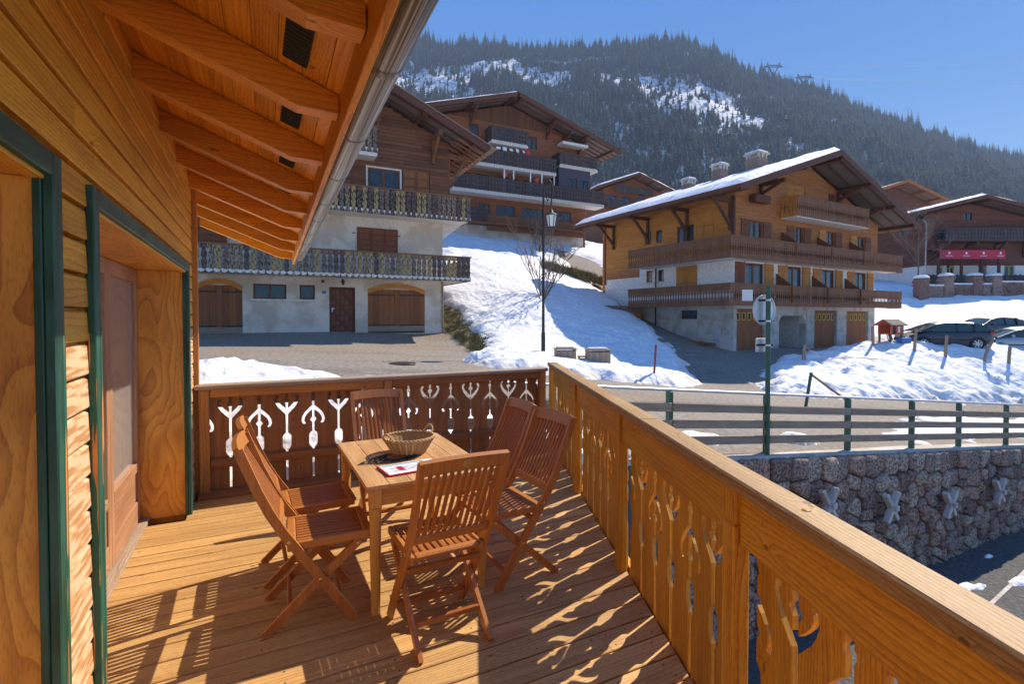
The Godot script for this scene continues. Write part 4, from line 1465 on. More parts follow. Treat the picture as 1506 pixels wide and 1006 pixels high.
# pitched roof slab pair with snow; ridge along z from z0 to z1
func gable_roof(parent: Node3D, xm: float, yr: float, half_l: float, half_r: float, slope_l: float, slope_r: float, z0: float, z1: float, th: float, m0: Material, rafters: Material, snow_th: float) -> void:
	for s in [-1.0, 1.0]:
		var hw: float = half_l if s < 0 else half_r
		var sl: float = slope_l if s < 0 else slope_r
		var up := Vector3(s * sl, 1, 0).normalized()
		var down := Vector3(s, -sl, 0).normalized()
		var len := hw * sqrt(1.0 + sl * sl)
		var bs := Basis(down, up, down.cross(up))
		var c := Vector3(xm, yr, (z0 + z1) * 0.5) + down * len * 0.5
		var m := MB.new()
		m.box(c - up * th * 0.5, Vector3(len, th, absf(z1 - z0)), bs)
		var rp := part("roof", m.mesh(m0), parent)
		var v := MB.new()                                   # barge boards and eave board
		for zz in [z0, z1]:
			v.box(Vector3(c.x, c.y, zz + (0.03 if zz == z0 else -0.03) * signf(z0 - z1)) - up * (th * 0.5 + 0.06), Vector3(len, th + 0.16, 0.05), bs)
		v.box(Vector3(xm, yr, (z0 + z1) * 0.5) + down * (len + 0.022) - up * (th * 0.5), Vector3(0.04, th + 0.06, absf(z1 - z0) + 0.06), bs)
		part("barge_board", v.mesh(rafters), rp)
		for q in 4:                                         # purlins that carry the overhang, rafters on them
			var t: float = [0.04, 0.36, 0.66, 0.93][q]
			var f := MB.new()
			f.uo = Vector2(q, s)
			f.box(Vector3.ZERO, Vector3(0.18, 0.22, absf(z1 - z0) - 0.14), bs, 0.01)
			part("purlin", f.mesh(rafters), rp, Vector3(xm, yr, (z0 + z1) * 0.5) + down * len * t - up * (th + 0.11))
		var nr := int(absf(z1 - z0) / 0.75)
		var rf := MB.new()
		rf.box(Vector3.ZERO, Vector3(len - 0.08, 0.09, 0.08), bs)
		var rm := rf.mesh(rafters)
		for q in nr + 1:
			part("rafter", rm, rp, Vector3(c.x, c.y, lerpf(z0, z1, (q + 0.5) / (nr + 1.0))) - up * (th + 0.045))
		if snow_th > 0.0:
			var sn := MB.new()
			var rows := []
			var na := 14
			var nb := 40
			for i in nb + 1:
				var row := []
				for j in na + 1:
					var fx := float(j) / na
					var fz := float(i) / nb
					var ed := minf(minf(fx if s < 0 else 1.0, 1.0 - fx) * len / 0.35, minf(fz, 1.0 - fz) * absf(z1 - z0) / 0.35)
					if fx < 0.02: ed = minf(fz, 1.0 - fz) * absf(z1 - z0) / 0.35
					var hh := snow_th * sqrt(clampf(ed, 0.0, 1.0)) * (1.0 + 0.35 * noise.get_noise_2d(fx * 4.0 + s * 9.0, fz * 11.0)) + 0.004
					row.append(Vector3(xm, yr, lerpf(z0, z1, fz)) + down * len * fx * 0.995 + up * hh)
				rows.append(row)
			sn.sheet(rows)
			for i in sn.n.size():
				if sn.n[i].y < 0: sn.n[i] = -sn.n[i]
			sn.rewind()
			part("snow_cover", sn.mesh(M.snow), rp)

func chimney(parent: Node3D, at: Vector3, w: float, h: float) -> void:
	var g := MB.new()
	var r := RandomNumberGenerator.new()
	r.seed = int(at.x * 31 + at.z * 7)
	g.bc(at + Vector3(-w * 0.5, 0, -w * 0.5), at + Vector3(w * 0.5, h, w * 0.5))
	for k in 46:                                            # stone facing
		var s := 1.0 if r.randf() < 0.5 else -1.0
		var sz := Vector3(r.randf_range(0.15, 0.30), r.randf_range(0.10, 0.2), 0.06)
		if k % 2: g.box(at + Vector3(r.randf_range(-0.4, 0.4) * w, r.randf_range(0.1, h - 0.1), s * w * 0.5), sz, Basis(), 0.02)
		else: g.box(at + Vector3(s * w * 0.5, r.randf_range(0.1, h - 0.1), r.randf_range(-0.4, 0.4) * w), Vector3(sz.z, sz.y, sz.x), Basis(), 0.02)
	var c := part("chimney", g.mesh(M.stone1), parent)
	var t := MB.new()
	for s in [[-1, -1], [1, -1], [1, 1], [-1, 1], [0, -1], [0, 1]]:
		t.box(at + Vector3(s[0] * w * 0.42, h + 0.13, s[1] * w * 0.42), Vector3(0.12, 0.26, 0.12))
	t.box(at + Vector3(0, h + 0.30, 0), Vector3(w * 1.25, 0.08, w * 1.25), Basis(), 0.01)
	part("chimney_cap", t.mesh(M.concrete), c)
	var sn := MB.new()
	sn.box(at + Vector3(0, h + 0.40, 0), Vector3(w * 1.1, 0.12, w * 1.1), Basis(), 0.05)
	part("snow_cap", sn.mesh(M.snow), c)

# slanting strut with a beam: the bracket under an overhanging roof
func bracket(parent: Node3D, a: Vector3, out: Vector3, drop: float, m0: Material) -> void:
	var m := MB.new()
	m.bar(a - out * 0.1, a + out, 0.18, 0.20)
	m.bar(a + out * 0.78 - Vector3(0, 0.08, 0), a - Vector3(0, drop, 0) + out * 0.04, 0.14, 0.15)
	m.bar(a - Vector3(0, drop + 0.3, 0) + out.normalized() * 0.08, a + Vector3(0, 0.1, 0) + out.normalized() * 0.08, 0.15, 0.14)
	part("bracket", m.mesh(m0), parent)

# hand a helper node's children to its parent, keeping them in place
func dissolve(o: Node3D) -> void:
	var p := o.get_parent()
	for k in o.get_children():
		var t: Transform3D = o.transform * k.transform
		var nm := String(k.name)
		o.remove_child(k)
		k.name = nm
		p.add_child(k, true)
		k.transform = t
	p.remove_child(o)
	o.free()

# ---------------------------------------------------------------- the old plastered house across the street
func old_house() -> void:
	var h := thing("old_house", "old house with grey plaster below, dark timber gable and lichen-grown balconies", "house", Vector3(0, 0, -24.4))
	var flat := func(_x): return 6.45
	var arch := [[-2.15, 0.9, -0.45, 3.0], [4.74, 0.9, 7.49, 2.98], [3.03, 0.9, 4.17, 3.04], [-0.04, 2.45, 1.26, 3.10], [1.79, 2.45, 2.43, 3.10], [4.27, 4.75, 6.15, 5.84], [-3.2, 4.75, -1.0, 5.90]]
	var wl := wall_mb(-7.0, 8.42, 0.3, flat, arch, 0.35)
	wl.bc(Vector3(-7.0, 0.3, -10.0), Vector3(-6.65, 6.45, -0.351)); wl.bc(Vector3(8.07, 0.3, -10.0), Vector3(8.42, 6.45, -0.351))
	wl.bc(Vector3(-7.0, 0.3, -10.35), Vector3(8.42, 6.45, -10.0))
	part("plaster_wall", wl.mesh(M.plaster), h)
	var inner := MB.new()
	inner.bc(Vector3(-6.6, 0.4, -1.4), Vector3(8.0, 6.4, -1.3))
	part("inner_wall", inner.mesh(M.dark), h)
	# two arched garage doors, each of two boarded leaves
	for a in [[-2.15, -0.45], [4.74, 7.49]]:
		var g := Node3D.new()
		g.name = "garage_door"
		h.add_child(g, true)
		var x0: float = a[0]
		var x1: float = a[1]
		var rise := func(x): return 2.98 + 0.30 * (1.0 - pow((x - (x0 + x1) * 0.5) / ((x1 - x0) * 0.5), 2))
		var head := MB.new()
		var pts := []
		for k in 13: 
			var xx := lerpf(x0, x1, k / 12.0)
			pts.append(Vector2(xx, rise.call(xx)))
		for k in range(12, -1, -1):
			var xx := lerpf(x0, x1, k / 12.0)
			pts.append(Vector2(xx, rise.call(xx) - 0.22))
		head.prism(PackedVector2Array(pts), 0.09, Transform3D(Basis(), Vector3(0, 0, -0.04)), false)
		part("arch_board", head.mesh(M.orange), g)
		var n := int((x1 - x0) / 0.23)
		for k in n:
			var b0 := lerpf(x0, x1, float(k) / n) + 0.004
			var b1 := lerpf(x0, x1, float(k + 1) / n) - 0.004
			var m := MB.new()
			var s := rng.randf_range(0.7, 1.15)
			m.col = Color(s, s * rng.randf_range(0.92, 1.0), s * 0.95)
			m.uo = Vector2(rng.randf() * 5, rng.randf() * 3)
			m.prism(PackedVector2Array([Vector2(b0, 0.98), Vector2(b1, 0.98), Vector2(b1, rise.call(b1) - 0.21), Vector2(b0, rise.call(b0) - 0.21)]), 0.04, Transform3D(Basis(), Vector3(0, 0, -0.06)))
			part("plank", m.mesh(M.garage_old), g)
		var ir := MB.new()
		for yy in [1.28, 2.72]:
			ir.bc(Vector3(x0 - 0.08, yy - 0.03, -0.019), Vector3((x0 + x1) * 0.5 - 0.1, yy + 0.03, -0.005)); ir.bc(Vector3((x0 + x1) * 0.5 + 0.1, yy - 0.03, -0.019), Vector3(x1 + 0.08, yy + 0.03, -0.005))
		part("strap_hinge", ir.mesh(M.iron), g)
		var kick := MB.new()
		kick.bc(Vector3(x0 + 0.01, 0.98, -0.019), Vector3(x1 - 0.01, 1.24, -0.004))
		part("kick_board", kick.mesh(M.grey3), g)
	# entrance: a dark studded door
	var d := Node3D.new()
	d.name = "door"
	h.add_child(d, true)
	bxp("leaf", Vector3(3.10, 1.0, -0.16), Vector3(4.10, 2.98, -0.11), M.beam, d)
	bxp("jamb", Vector3(3.03, 0.98, -0.18), Vector3(3.099, 3.04, -0.03), M.beam, d); bxp("jamb", Vector3(4.101, 0.98, -0.18), Vector3(4.17, 3.04, -0.03), M.beam, d)
	bxp("jamb", Vector3(3.10, 2.981, -0.18), Vector3(4.10, 3.04, -0.03), M.beam, d)
	for i in 5:
		for j in 8:
			var m := MB.new()
			var c := Vector3(3.20 + i * 0.2, 1.16 + j * 0.236, -0.108)
			m.box(c, Vector3(0.15, 0.18, 0.02), Basis(), 0.009)
			part("door_field", m.mesh(M.shutter if (i + j) % 3 else M.beam), d)
	var hd := MB.new()
	hd.box(Vector3(3.16, 2.0, -0.08), Vector3(0.03, 0.2, 0.03)); hd.box(Vector3(3.20, 2.05, -0.06), Vector3(0.12, 0.025, 0.025))
	part("handle", hd.mesh(M.steel), d)
	window(h, -0.04, 2.45, 1.26, 3.10, M.brown, 0.12, 2, false)
	window(h, 1.79, 2.45, 2.43, 3.10, M.brown, 0.12, 1, false)
	bxp("window_sill", Vector3(-0.16, 2.36, -0.1), Vector3(2.55, 2.449, 0.09), M.slab, h)
	for a in [[4.27, 4.90], [4.91, 5.52], [5.53, 6.15]]: panel_shutter(h, a[0], 4.75, a[1], 5.84, M.shutter, 4)
	for a in [[-3.2, -2.1], [-2.09, -1.0]]: panel_shutter(h, a[0], 4.75, a[1], 5.90, M.shutter, 4)
	var st := MB.new()
	for s in [4.12, 6.22]: st.box(Vector3(s, 5.55, 0.03), Vector3(0.10, 0.04, 0.04))
	part("shutter_catch", st.mesh(M.iron), h)
	# lantern, number plate, bell
	var la := MB.new()
	la.bar(Vector3(3.6, 3.38, 0), Vector3(3.6, 3.38, 0.26), 0.03, 0.03); la.lathe([Vector2(0.03, 3.12), Vector2(0.09, 3.30), Vector2(0.02, 3.38)], 6, Vector3(3.6, 0, 0.24))
	part("wall_lantern", la.mesh(M.iron), h)
	bxp("number_plate", Vector3(2.72, 2.72, 0.004), Vector3(2.90, 2.86, 0.02), M.blue, h)
	bxp("vent_cover", Vector3(2.70, 3.22, 0.004), Vector3(2.82, 3.34, 0.05), M.iron, h)
	bxp("downpipe", Vector3(8.36, 0.9, 0.01), Vector3(8.44, 3.5, 0.09), M.grey2, h, 0.02)
	# timber storey and gable
	var ridge_x := 1.2
	var peak := 14.05
	var sl := 0.435
	var hi := func(y): return ridge_x + (peak - 0.42 - y) / sl
	var lo := func(y): return ridge_x - (peak - 0.42 - y) / sl
	var holes := [[4.75, 7.55, 6.27, 8.65], [3.0, 9.2, 4.3, 11.2]]
	var top := func(x): return minf(peak - 0.5 - absf(x - ridge_x) * sl, 14.0)
	var tw := wall_mb(-6.2, 8.66, 6.46, top, holes, 0.25, [ridge_x])
	tw.bc(Vector3(8.40, 6.46, -10.0), Vector3(8.66, 10.25, -0.251)); tw.bc(Vector3(-6.2, 6.46, -10.0), Vector3(-5.95, 10.25, -0.251))
	part("timber_core", tw.mesh(M.log), h)
	stuff(part("timber_cladding", boards_mb(-6.2, 8.68, 6.46, 13.4, 0.17, lo, hi, holes + [[6.36, 7.5, 7.75, 8.83]], 0.07, 3, 0.42).mesh(M.log), h))
	window(h, 4.75, 7.55, 6.27, 8.65, M.shutter, 0.02, 2, false)
	var fr := MB.new()
	fr.bc(Vector3(4.68, 8.651, -0.05), Vector3(6.34, 8.72, 0.10)); fr.bc(Vector3(4.68, 7.5, -0.05), Vector3(4.749, 8.65, 0.10)); fr.bc(Vector3(6.271, 7.5, -0.05), Vector3(6.34, 8.65, 0.10))
	part("window_surround", fr.mesh(M.slab), h)
	panel_shutter(h, 6.40, 7.55, 7.05, 8.80, M.garage_old, 3)
	panel_shutter(h, 7.07, 7.55, 7.72, 8.80, M.garage_old, 3)
	panel_shutter(h, 4.02, 7.55, 4.66, 8.70, M.log, 3)
	# balconies: concrete slabs and separate lichen-grown boards
	var bp := [baluster_poly(0.235, 1.12, 0), baluster_poly(0.235, 1.12, 0)]
	var meshes := []
	for k in 4:
		var m := MB.new()
		m.prism(baluster_poly(0.232, 1.14, 0), 0.03)
		meshes.append(m.mesh(M["lichen%d" % k]))
	for b in [[-7.0, 9.43, 3.46, 1.2], [-7.0, 9.43, 6.34, 1.2], [2.0, 5.05, 9.16, 0.9]]:
		var x0: float = b[0]
		var x1: float = b[1]
		var y: float = b[2]
		var o: float = b[3]
		var g := Node3D.new()
		g.name = "balcony"
		h.add_child(g, true)
		var s := MB.new()
		s.bc(Vector3(x0, y - 0.02, -0.2), Vector3(x1, y + 0.14, o + 0.02))
		if x1 > 9.0: s.bc(Vector3(8.45, y - 0.019, -6.0), Vector3(x1 - 0.001, y + 0.139, -0.201))
		else: s.bc(Vector3(x0 + 0.02, y - 0.22, -0.2), Vector3(x1 - 0.02, y - 0.021, o))
		part("slab", s.mesh(M.slab), g)
		if x1 > 9.0 and y > 6.0:
			var wd := MB.new()
			wd.prism(PackedVector2Array([Vector2(0, 0), Vector2(1.0, 0), Vector2(0, -0.75)]), 0.3, Transform3D(Basis(), Vector3(8.43, y - 0.021, 0.0 - 0.32)))
			part("corbel", wd.mesh(M.slab), g)
		var n := int((x1 - x0) / 0.245)
		for k in n:
			var xx := x0 + (k + 0.5) * (x1 - x0) / n
			if xx < -2.9: continue
			part("baluster_board", meshes[rng.randi_range(0, 3)], g, Vector3(xx, y - 0.06, o), Basis(Vector3.BACK, rng.randf_range(-0.012, 0.012)))
		if x1 > 9.0:
			var m := MB.new()
			for k in 22: m.prism(baluster_poly(0.232, 1.14, 0), 0.03, Transform3D(Basis(Vector3.FORWARD, Vector3.UP, Vector3.RIGHT), Vector3(x1 - 0.03, y - 0.06, 1.05 - k * 0.245)))
			stuff(part("side_boards", m.mesh(M.lichen1), g))
		bxp("handrail", Vector3(x0, y + 1.08, o - 0.05), Vector3(x1 + 0.03, y + 1.14, o + 0.07), M.rail_far, g)
		bxp("rail", Vector3(x0, y + 0.92, o - 0.05), Vector3(x1, y + 1.0, o - 0.003), M.rail_far, g)
		bxp("rail", Vector3(x0, y + 0.10, o - 0.05), Vector3(x1, y + 0.18, o - 0.003), M.rail_far, g)
		if y < 4.0:
			var tr := MB.new()
			for k in 62:
				var xx := x0 + (k + 0.5) * (x1 - x0) / 62.0
				tr.prism(PackedVector2Array([Vector2(xx - 0.12, 0), Vector2(xx + 0.12, 0), Vector2(xx + 0.1, -0.08), Vector2(xx, -0.13), Vector2(xx - 0.1, -0.08)]), 0.02, Transform3D(Basis(), Vector3(0, y + 0.10, o + 0.035)))
			part("scalloped_trim", tr.mesh(M.slab), g)
	gable_roof(h, ridge_x, peak, 9.4, 9.2, sl, sl, 1.35, -11.5, 0.16, M.roof, M.beam, 0.0)
	var rt := MB.new()                                       # rows of roof shingles, weathered
	for s in [-1.0, 1.0]:
		var up := Vector3(s * sl, 1, 0).normalized()
		var down := Vector3(s, -sl, 0).normalized()
		var bs := Basis(down, up, down.cross(up))
		for k in 30:
			rt.box(Vector3(ridge_x, peak, -5.0) + down * (0.2 + k * 0.345) + up * 0.035, Vector3(0.40, 0.03, 12.9), bs * Basis(Vector3.BACK, 0.06))
	stuff(part("roof_shingles", rt.mesh(M.grey3), h))
	for zz in [-0.1, -3.4, -6.8]: bracket(h, Vector3(8.68, 9.75, zz), Vector3(1.3, 0, 0), 1.6, M.log)
	for xx in [7.9, 5.2]: bracket(h, Vector3(xx, peak - 0.75 - (xx - ridge_x) * sl, 0.07), Vector3(0, 0, 1.2), 0.9, M.log)
	var lt := MB.new()                                       # laths under the side eave
	lt.box(Vector3.ZERO, Vector3(1.7, 0.05, 0.07), Basis(Vector3.BACK, -atan(sl)))
	var lm := lt.mesh(M.garage)
	for k in 24: part("eave_lath", lm, h, Vector3(9.6, 9.98, 1.0 - k * 0.45))

# ---------------------------------------------------------------- the honey-coloured chalet across the road
func chalet() -> void:
	var a := deg_to_rad(3.5)
	var c := thing("honey_chalet", "large honey timber chalet with three balconies, white storey and stone garages", "chalet", Vector3(23.42, 0, -19.55), a)
	var W := 15.3
	var D := 10.6
	var g0 := -0.9
	var f1 := 2.34
	var f2 := 4.95
	var flat := func(v): return func(_x): return v
	# ground storey of concrete blocks
	var doors := [[0.31, g0 - 0.1, 2.86, 2.14], [4.2, g0 - 0.1, 6.95, 1.75], [7.88, g0 - 0.1, 10.44, 2.10], [11.63, g0 - 0.1, 14.42, 2.08]]
	part("stone_wall", wall_mb(0, W, g0, flat.call(f1), doors, 0.4).mesh(M.concrete), c)
	var ar := MB.new()                                       # the arch over the entrance
	var pts := [Vector2(4.2, 1.751), Vector2(4.2, f1 - 0.02)]
	pts = [Vector2(4.201, 1.30)]
	for k in 11:
		var t := PI - PI * k / 10.0
		pts.append(Vector2(5.575 + cos(t) * 1.37, 1.30 + sin(t) * 0.80))
	pts.append(Vector2(6.949, 1.30)); pts.append(Vector2(6.949, f1 - 0.25)); pts.append(Vector2(4.201, f1 - 0.25))
	# spandrel as two pieces left and right of the crown
	var pl := PackedVector2Array([Vector2(4.2005, f1 - 0.3), Vector2(4.2005, 1.30)])
	var pr := PackedVector2Array([Vector2(6.9495, f1 - 0.3), Vector2(6.9495, 1.30)])
	for k in 7:
		var t := PI - PI * 0.5 * k / 6.0
		pl.append(Vector2(5.575 + cos(t) * 1.37, 1.30 + sin(t) * 0.72))
		pr.append(Vector2(5.575 - cos(t) * 1.37, 1.30 + sin(t) * 0.72))
	pl.append(Vector2(5.575, f1 - 0.3)); pr.append(Vector2(5.575, f1 - 0.3))
	ar.prism(pl, 0.38, Transform3D(Basis(), Vector3(0, 0, -0.39))); ar.prism(pr, 0.38, Transform3D(Basis(), Vector3(0, 0, -0.39)))
	part("entrance_arch", ar.mesh(M.white_wall), c)
	var pc := MB.new()
	pc.bc(Vector3(4.2, g0, -2.0), Vector3(7.0, f1, -1.9)); pc.bc(Vector3(4.1, g0, -1.9), Vector3(4.2, f1, -0.4)); pc.bc(Vector3(6.95, g0, -1.9), Vector3(7.05, f1, -0.4))
	part("porch", pc.mesh(M.slab), c)
	bxp("porch_door", Vector3(4.3, -0.4, -1.88), Vector3(5.3, 1.5, -1.8), M.shutter, c)
	bxp("door_glass", Vector3(4.55, 0.0, -1.79), Vector3(5.05, 1.4, -1.77), M.car_glass, c)
	for x in [0.01, 2.88, 7.0, 10.46, 14.44]:
		var w2: float = 0.28 if x < 0.1 else (1.27 if x < 3 else (0.86 if x < 8 else (1.15 if x < 11 else 0.84)))
		for k in 4:
			var pb := MB.new()
			pb.box(Vector3(x + w2 * 0.5, g0 + 0.55 + k * 0.72, 0.015), Vector3(w2 - 0.02, 0.69, 0.03), Basis(), 0.01)
			part("stone_block", pb.mesh(M.concrete), c)
	for d in [doors[0], doors[2], doors[3]]:
		var g := Node3D.new()
		g.name = "garage_door"
		c.add_child(g, true)
		var n := 9
		for k in n:
			var x0 := lerpf(d[0] + 0.04, d[2] - 0.04, float(k) / n)
			var m := MB.new()
			var s := rng.randf_range(0.85, 1.1)
			m.col = Color(s, s, s)
			m.uo = Vector2(rng.randf() * 5, rng.randf() * 5)
			m.bc(Vector3(x0 + 0.005, g0, -0.17), Vector3(lerpf(d[0] + 0.04, d[2] - 0.04, float(k + 1) / n) - 0.005, d[3], -0.13))
			part("plank", m.mesh(M.garage), g)
		for k in 5:
			var xx := lerpf(d[0], d[2], (k + 0.5) / 5.0)
			var m := MB.new()
			for s in [-1.0, 1.0]:
				m.box(Vector3(xx + s * 0.13, d[3] - 0.42, -0.118), Vector3(0.045, 0.44, 0.022)); m.box(Vector3(xx, d[3] - 0.42 + s * 0.20, -0.118), Vector3(0.215, 0.045, 0.02))
			part("light_frame", m.mesh(M.yellow), g)
			bxp("light", Vector3(xx - 0.107, d[3] - 0.597, -0.129), Vector3(xx + 0.107, d[3] - 0.243, -0.122), M.dark, g, 0.0)
	# stone side wall, coursed
	var L := Node3D.new()
	L.name = "side_wall"
	c.add_child(L)
	L.rotation.y = -PI / 2                                    # its local x runs along the flank, from the back (0) to the front corner (D)
	L.position = Vector3(0, 0, -D)
	var slot := [[D - 3.67, 1.55, D - 2.40, 2.08]]
	var sw := wall_mb(0, D - 0.401, g0, flat.call(f1), slot, 0.4)
	part("stone_flank", sw.mesh(M.concrete), L)
	for k in 5:                                               # courses of big blocks, set a little proud with open joints between
		for q in 7:
			var cb := MB.new()
			var xa := 0.15 + (q + (0.5 if k % 2 else 0.0)) * 1.45
			var xb := minf(xa + 1.43, D - 0.05)
			if xb - xa < 0.1: continue
			if -0.85 + k * 0.62 < 2.08 and -0.25 + k * 0.62 > 1.55 and xb > D - 3.67 and xa < D - 2.40: continue
			cb.bc(Vector3(xa, -0.86 + k * 0.62, 0.0), Vector3(xb, -0.26 + k * 0.62, 0.022), 0.008)
			part("stone_block", cb.mesh(M.concrete), L)
	window(L, D - 3.67, 1.55, D - 2.40, 2.08, M.brown, 0.14, 1, false)
	# white storey
	var wf := [[0.95, f1 + 0.15, 2.75, 4.72], [4.9, f1 + 0.15, 6.5, 4.72], [8.5, f1 + 0.15, 10.2, 4.70], [12.5, f1 + 0.15, 14.2, 4.70]]
	part("white_storey", wall_mb(0.0, W - 0.1, f1, flat.call(f2), wf, 0.4).mesh(M.white_wall), c)
	var lw := [[D - 6.53, 3.95, D - 5.98, 4.69], [D - 5.52, 3.95, D - 5.0, 4.69]]
	part("white_storey", wall_mb(0.0, D - 0.401, f1, flat.call(f2), lw, 0.4).mesh(M.white_wall), L)
	for q in lw:
		window(L, q[0], q[1], q[2], q[3], M.shutter, 0.08, 1, false)
		bxp("window_sill", Vector3(q[0] - 0.06, q[1] - 0.07, -0.05), Vector3(q[2] + 0.06, q[1] - 0.001, 0.06), M.slab, L)
	shutter(L, D - 3.96, 3.50, D - 3.21, 4.74, M.orange); shutter(L, D - 3.20, 3.50, D - 2.42, 4.74, M.orange)
	for k in 4:
		var q: Array = wf[k]
		window(c, q[0], q[1], q[2], q[3], M.shutter, 0.10, 2, true, "balcony_door")
		shutter(c, q[0] - 0.85, q[1] + 0.1, q[0] - 0.05, q[3], M.orange if k else M.shutter); shutter(c, q[2] + 0.05, q[1] + 0.1, q[2] + 0.80, q[3], M.orange)
		bxp("jamb_board", Vector3(q[0] - 0.045, q[1], 0.0), Vector3(q[0], q[3] + 0.06, 0.05), M.orange, c); bxp("jamb_board", Vector3(q[2], q[1], 0.0), Vector3(q[2] + 0.045, q[3] + 0.06, 0.05), M.orange, c)
	for x in [3.9, 7.6, 11.4]:                               # dark slanted divider screens on the middle balcony, and on the upper one
		var m := MB.new()
		m.prism(PackedVector2Array([Vector2(-0.02, 0), Vector2(1.0, 0), Vector2(1.0, 0.95), Vector2(-0.02, 1.75)]), 0.05, Transform3D(Basis(Vector3(0, 0, 1), Vector3.UP, Vector3(-1, 0, 0)), Vector3(x, f1 + 0.15, 0.02)))
		part("balcony_divider", m.mesh(M.shutter), c)
		var m2 := MB.new()
		m2.prism(PackedVector2Array([Vector2(-0.02, 0), Vector2(0.9, 0), Vector2(0.9, 0.95), Vector2(-0.02, 1.6)]), 0.05, Transform3D(Basis(Vector3(0, 0, 1), Vector3.UP, Vector3(-1, 0, 0)), Vector3(x + 0.4, f2 + 0.12, 0.08)))
		part("balcony_divider", m2.mesh(M.shutter), c)
	# timber storeys
	var rx := 7.0
	var pk := 11.40
	var sl := 0.345
	var peakf := func(x): return pk - 0.42 - absf(x - rx) * sl
	var uh := [[1.35, 5.55, 2.45, 7.10], [5.6, 5.40, 6.5, 7.12], [9.0, 5.40, 10.0, 7.16], [12.7, 5.40, 13.7, 7.10], [9.2, 8.1, 10.0, 9.56], [4.9, 7.75, 6.6, 9.62]]
	part("timber_core", wall_mb(0.0, W + 0.2, f2 + 0.001, peakf, uh, 0.3, [rx]).mesh(M.chalet_front), c)
	stuff(part("front_cladding", boards_mb(-0.02, W + 0.2, f2, 11.2, 0.145, func(y): return rx - (pk - 0.42 - y) / sl, func(y): return rx + (pk - 0.42 - y) / sl, uh, 0.045, 8, 0.16).mesh(M.chalet_front), c))
	var lh := [[D - 6.61, 6.43, D - 6.10, 7.27], [D - 5.66, 6.43, D - 5.13, 7.25], [D - 3.93, 5.75, D - 2.66, 7.20]]
	part("timber_core", wall_mb(0.0, D - 0.301, f2 + 0.001, flat.call(8.55), lh, 0.3).mesh(M.chalet), L)
	stuff(part("flank_cladding", boards_mb(0.0, D + 0.0, f2 - 0.02, 8.5, 0.145, func(_y): return 0.0, func(_y): return D + 0.02, lh, 0.045, 9, 0.15).mesh(M.chalet), L))
	var lowc := boards_mb(0.0, D - 5.9, 3.9, f2 - 0.02, 0.145, func(_y): return 0.0, func(_y): return D, [], 0.045, 19, 0.15)
	stuff(part("low_cladding", boards_mb(0.0, 3.45, 4.35, f2 - 0.03, 0.145, func(_y): return 0.0, func(_y): return 3.45, [], 0.045, 19, 0.15).mesh(M.chalet_front), L))
	var bk := MB.new()
	bk.bc(Vector3(0, g0, -D - 0.3), Vector3(W, 8.4, -D - 0.001)); bk.bc(Vector3(W - 0.3, g0, -D), Vector3(W, 8.4, -0.41))
	bk.bc(Vector3(0.5, g0 + 0.1, -3.2), Vector3(W - 0.5, 8.0, -3.1)); bk.bc(Vector3(3.2, g0 + 0.1, -D), Vector3(3.3, 8.0, -3.2))
	part("rear_wall", bk.mesh(M.chalet_front), c)
	for q in lh: window(L, q[0], q[1], q[2], q[3], M.shutter, 0.03, 2 if q[2] - q[0] > 1.0 else 1, q[2] - q[0] > 1.0)
	shutter(L, D - 2.62, 5.85, D - 1.95, 7.14, M.orange, 0.06); shutter(L, D - 1.93, 5.85, D - 1.25, 7.14, M.orange, 0.06)
	for k in 5:
		var q: Array = uh[k]
		window(c, q[0], q[1], q[2], q[3], M.shutter, 0.03, 2, true)
	for k in 4:
		var q: Array = uh[k]
		shutter(c, q[0] - 0.82, q[1] + 0.05, q[0] - 0.05, q[3], M.shutter if k < 2 else M.orange, 0.06); shutter(c, q[2] + 0.05, q[1] + 0.05, q[2] + 0.80, q[3], M.shutter, 0.06)
	shutter(c, 10.05, 8.1, 10.8, 9.56, M.shutter, 0.06)
	shutter(c, 4.9, 7.75, 5.74, 9.62, M.chalet, -0.02); shutter(c, 5.76, 7.75, 6.6, 9.62, M.chalet, -0.02)
	dissolve(L)
	# balconies
	for b in [[f1, 0.9, -1.5, 17.0], [f2 - 0.13, 0.9, -1.5, 17.05]]:
		var y: float = b[0]
		var o: float = b[1]
		var g := Node3D.new()
		g.name = "balcony"
		c.add_child(g, true)
		var s := MB.new()
		s.bc(Vector3(b[2], y - 0.02, 0.001), Vector3(b[3], y + 0.16, o)); s.bc(Vector3(b[2], y - 0.019, -6.6), Vector3(-0.001, y + 0.159, 0.0))
		part("slab", s.mesh(M.slab), g)
		far_rail(g, Vector3(b[2], y + 0.06, o), Vector3(7.2, y + 0.06, o), 1.05, 0.19, 1, M.rail_far)
		far_rail(g, Vector3(7.25, y + 0.06, o), Vector3(b[3], y + 0.06, o), 1.05, 0.19, 1, M.rail_far)
		far_rail(g, Vector3(b[2], y + 0.06, -6.6), Vector3(b[2], y + 0.06, o), 1.05, 0.19, 1, M.rail_far)
		far_rail(g, Vector3(b[3], y + 0.06, o), Vector3(b[3], y + 0.06, 0.0), 1.05, 0.19, 1, M.rail_far)
	var tb := Node3D.new()
	tb.name = "balcony"
	c.add_child(tb, true)
	var ts := MB.new()
	ts.bc(Vector3(4.2, 7.42, 0.05), Vector3(12.2, 7.60, 1.0))
	part("slab", ts.mesh(M.slab), tb)
	far_rail(tb, Vector3(4.2, 7.60, 1.0), Vector3(12.2, 7.60, 1.0), 1.05, 0.20, 1, M.rail_far)
	far_rail(tb, Vector3(4.2, 7.60, 0.05), Vector3(4.2, 7.60, 1.0), 1.05, 0.20, 1, M.orange)
	far_rail(tb, Vector3(12.2, 7.60, 1.0), Vector3(12.2, 7.60, 0.05), 1.05, 0.20, 1, M.rail_far)
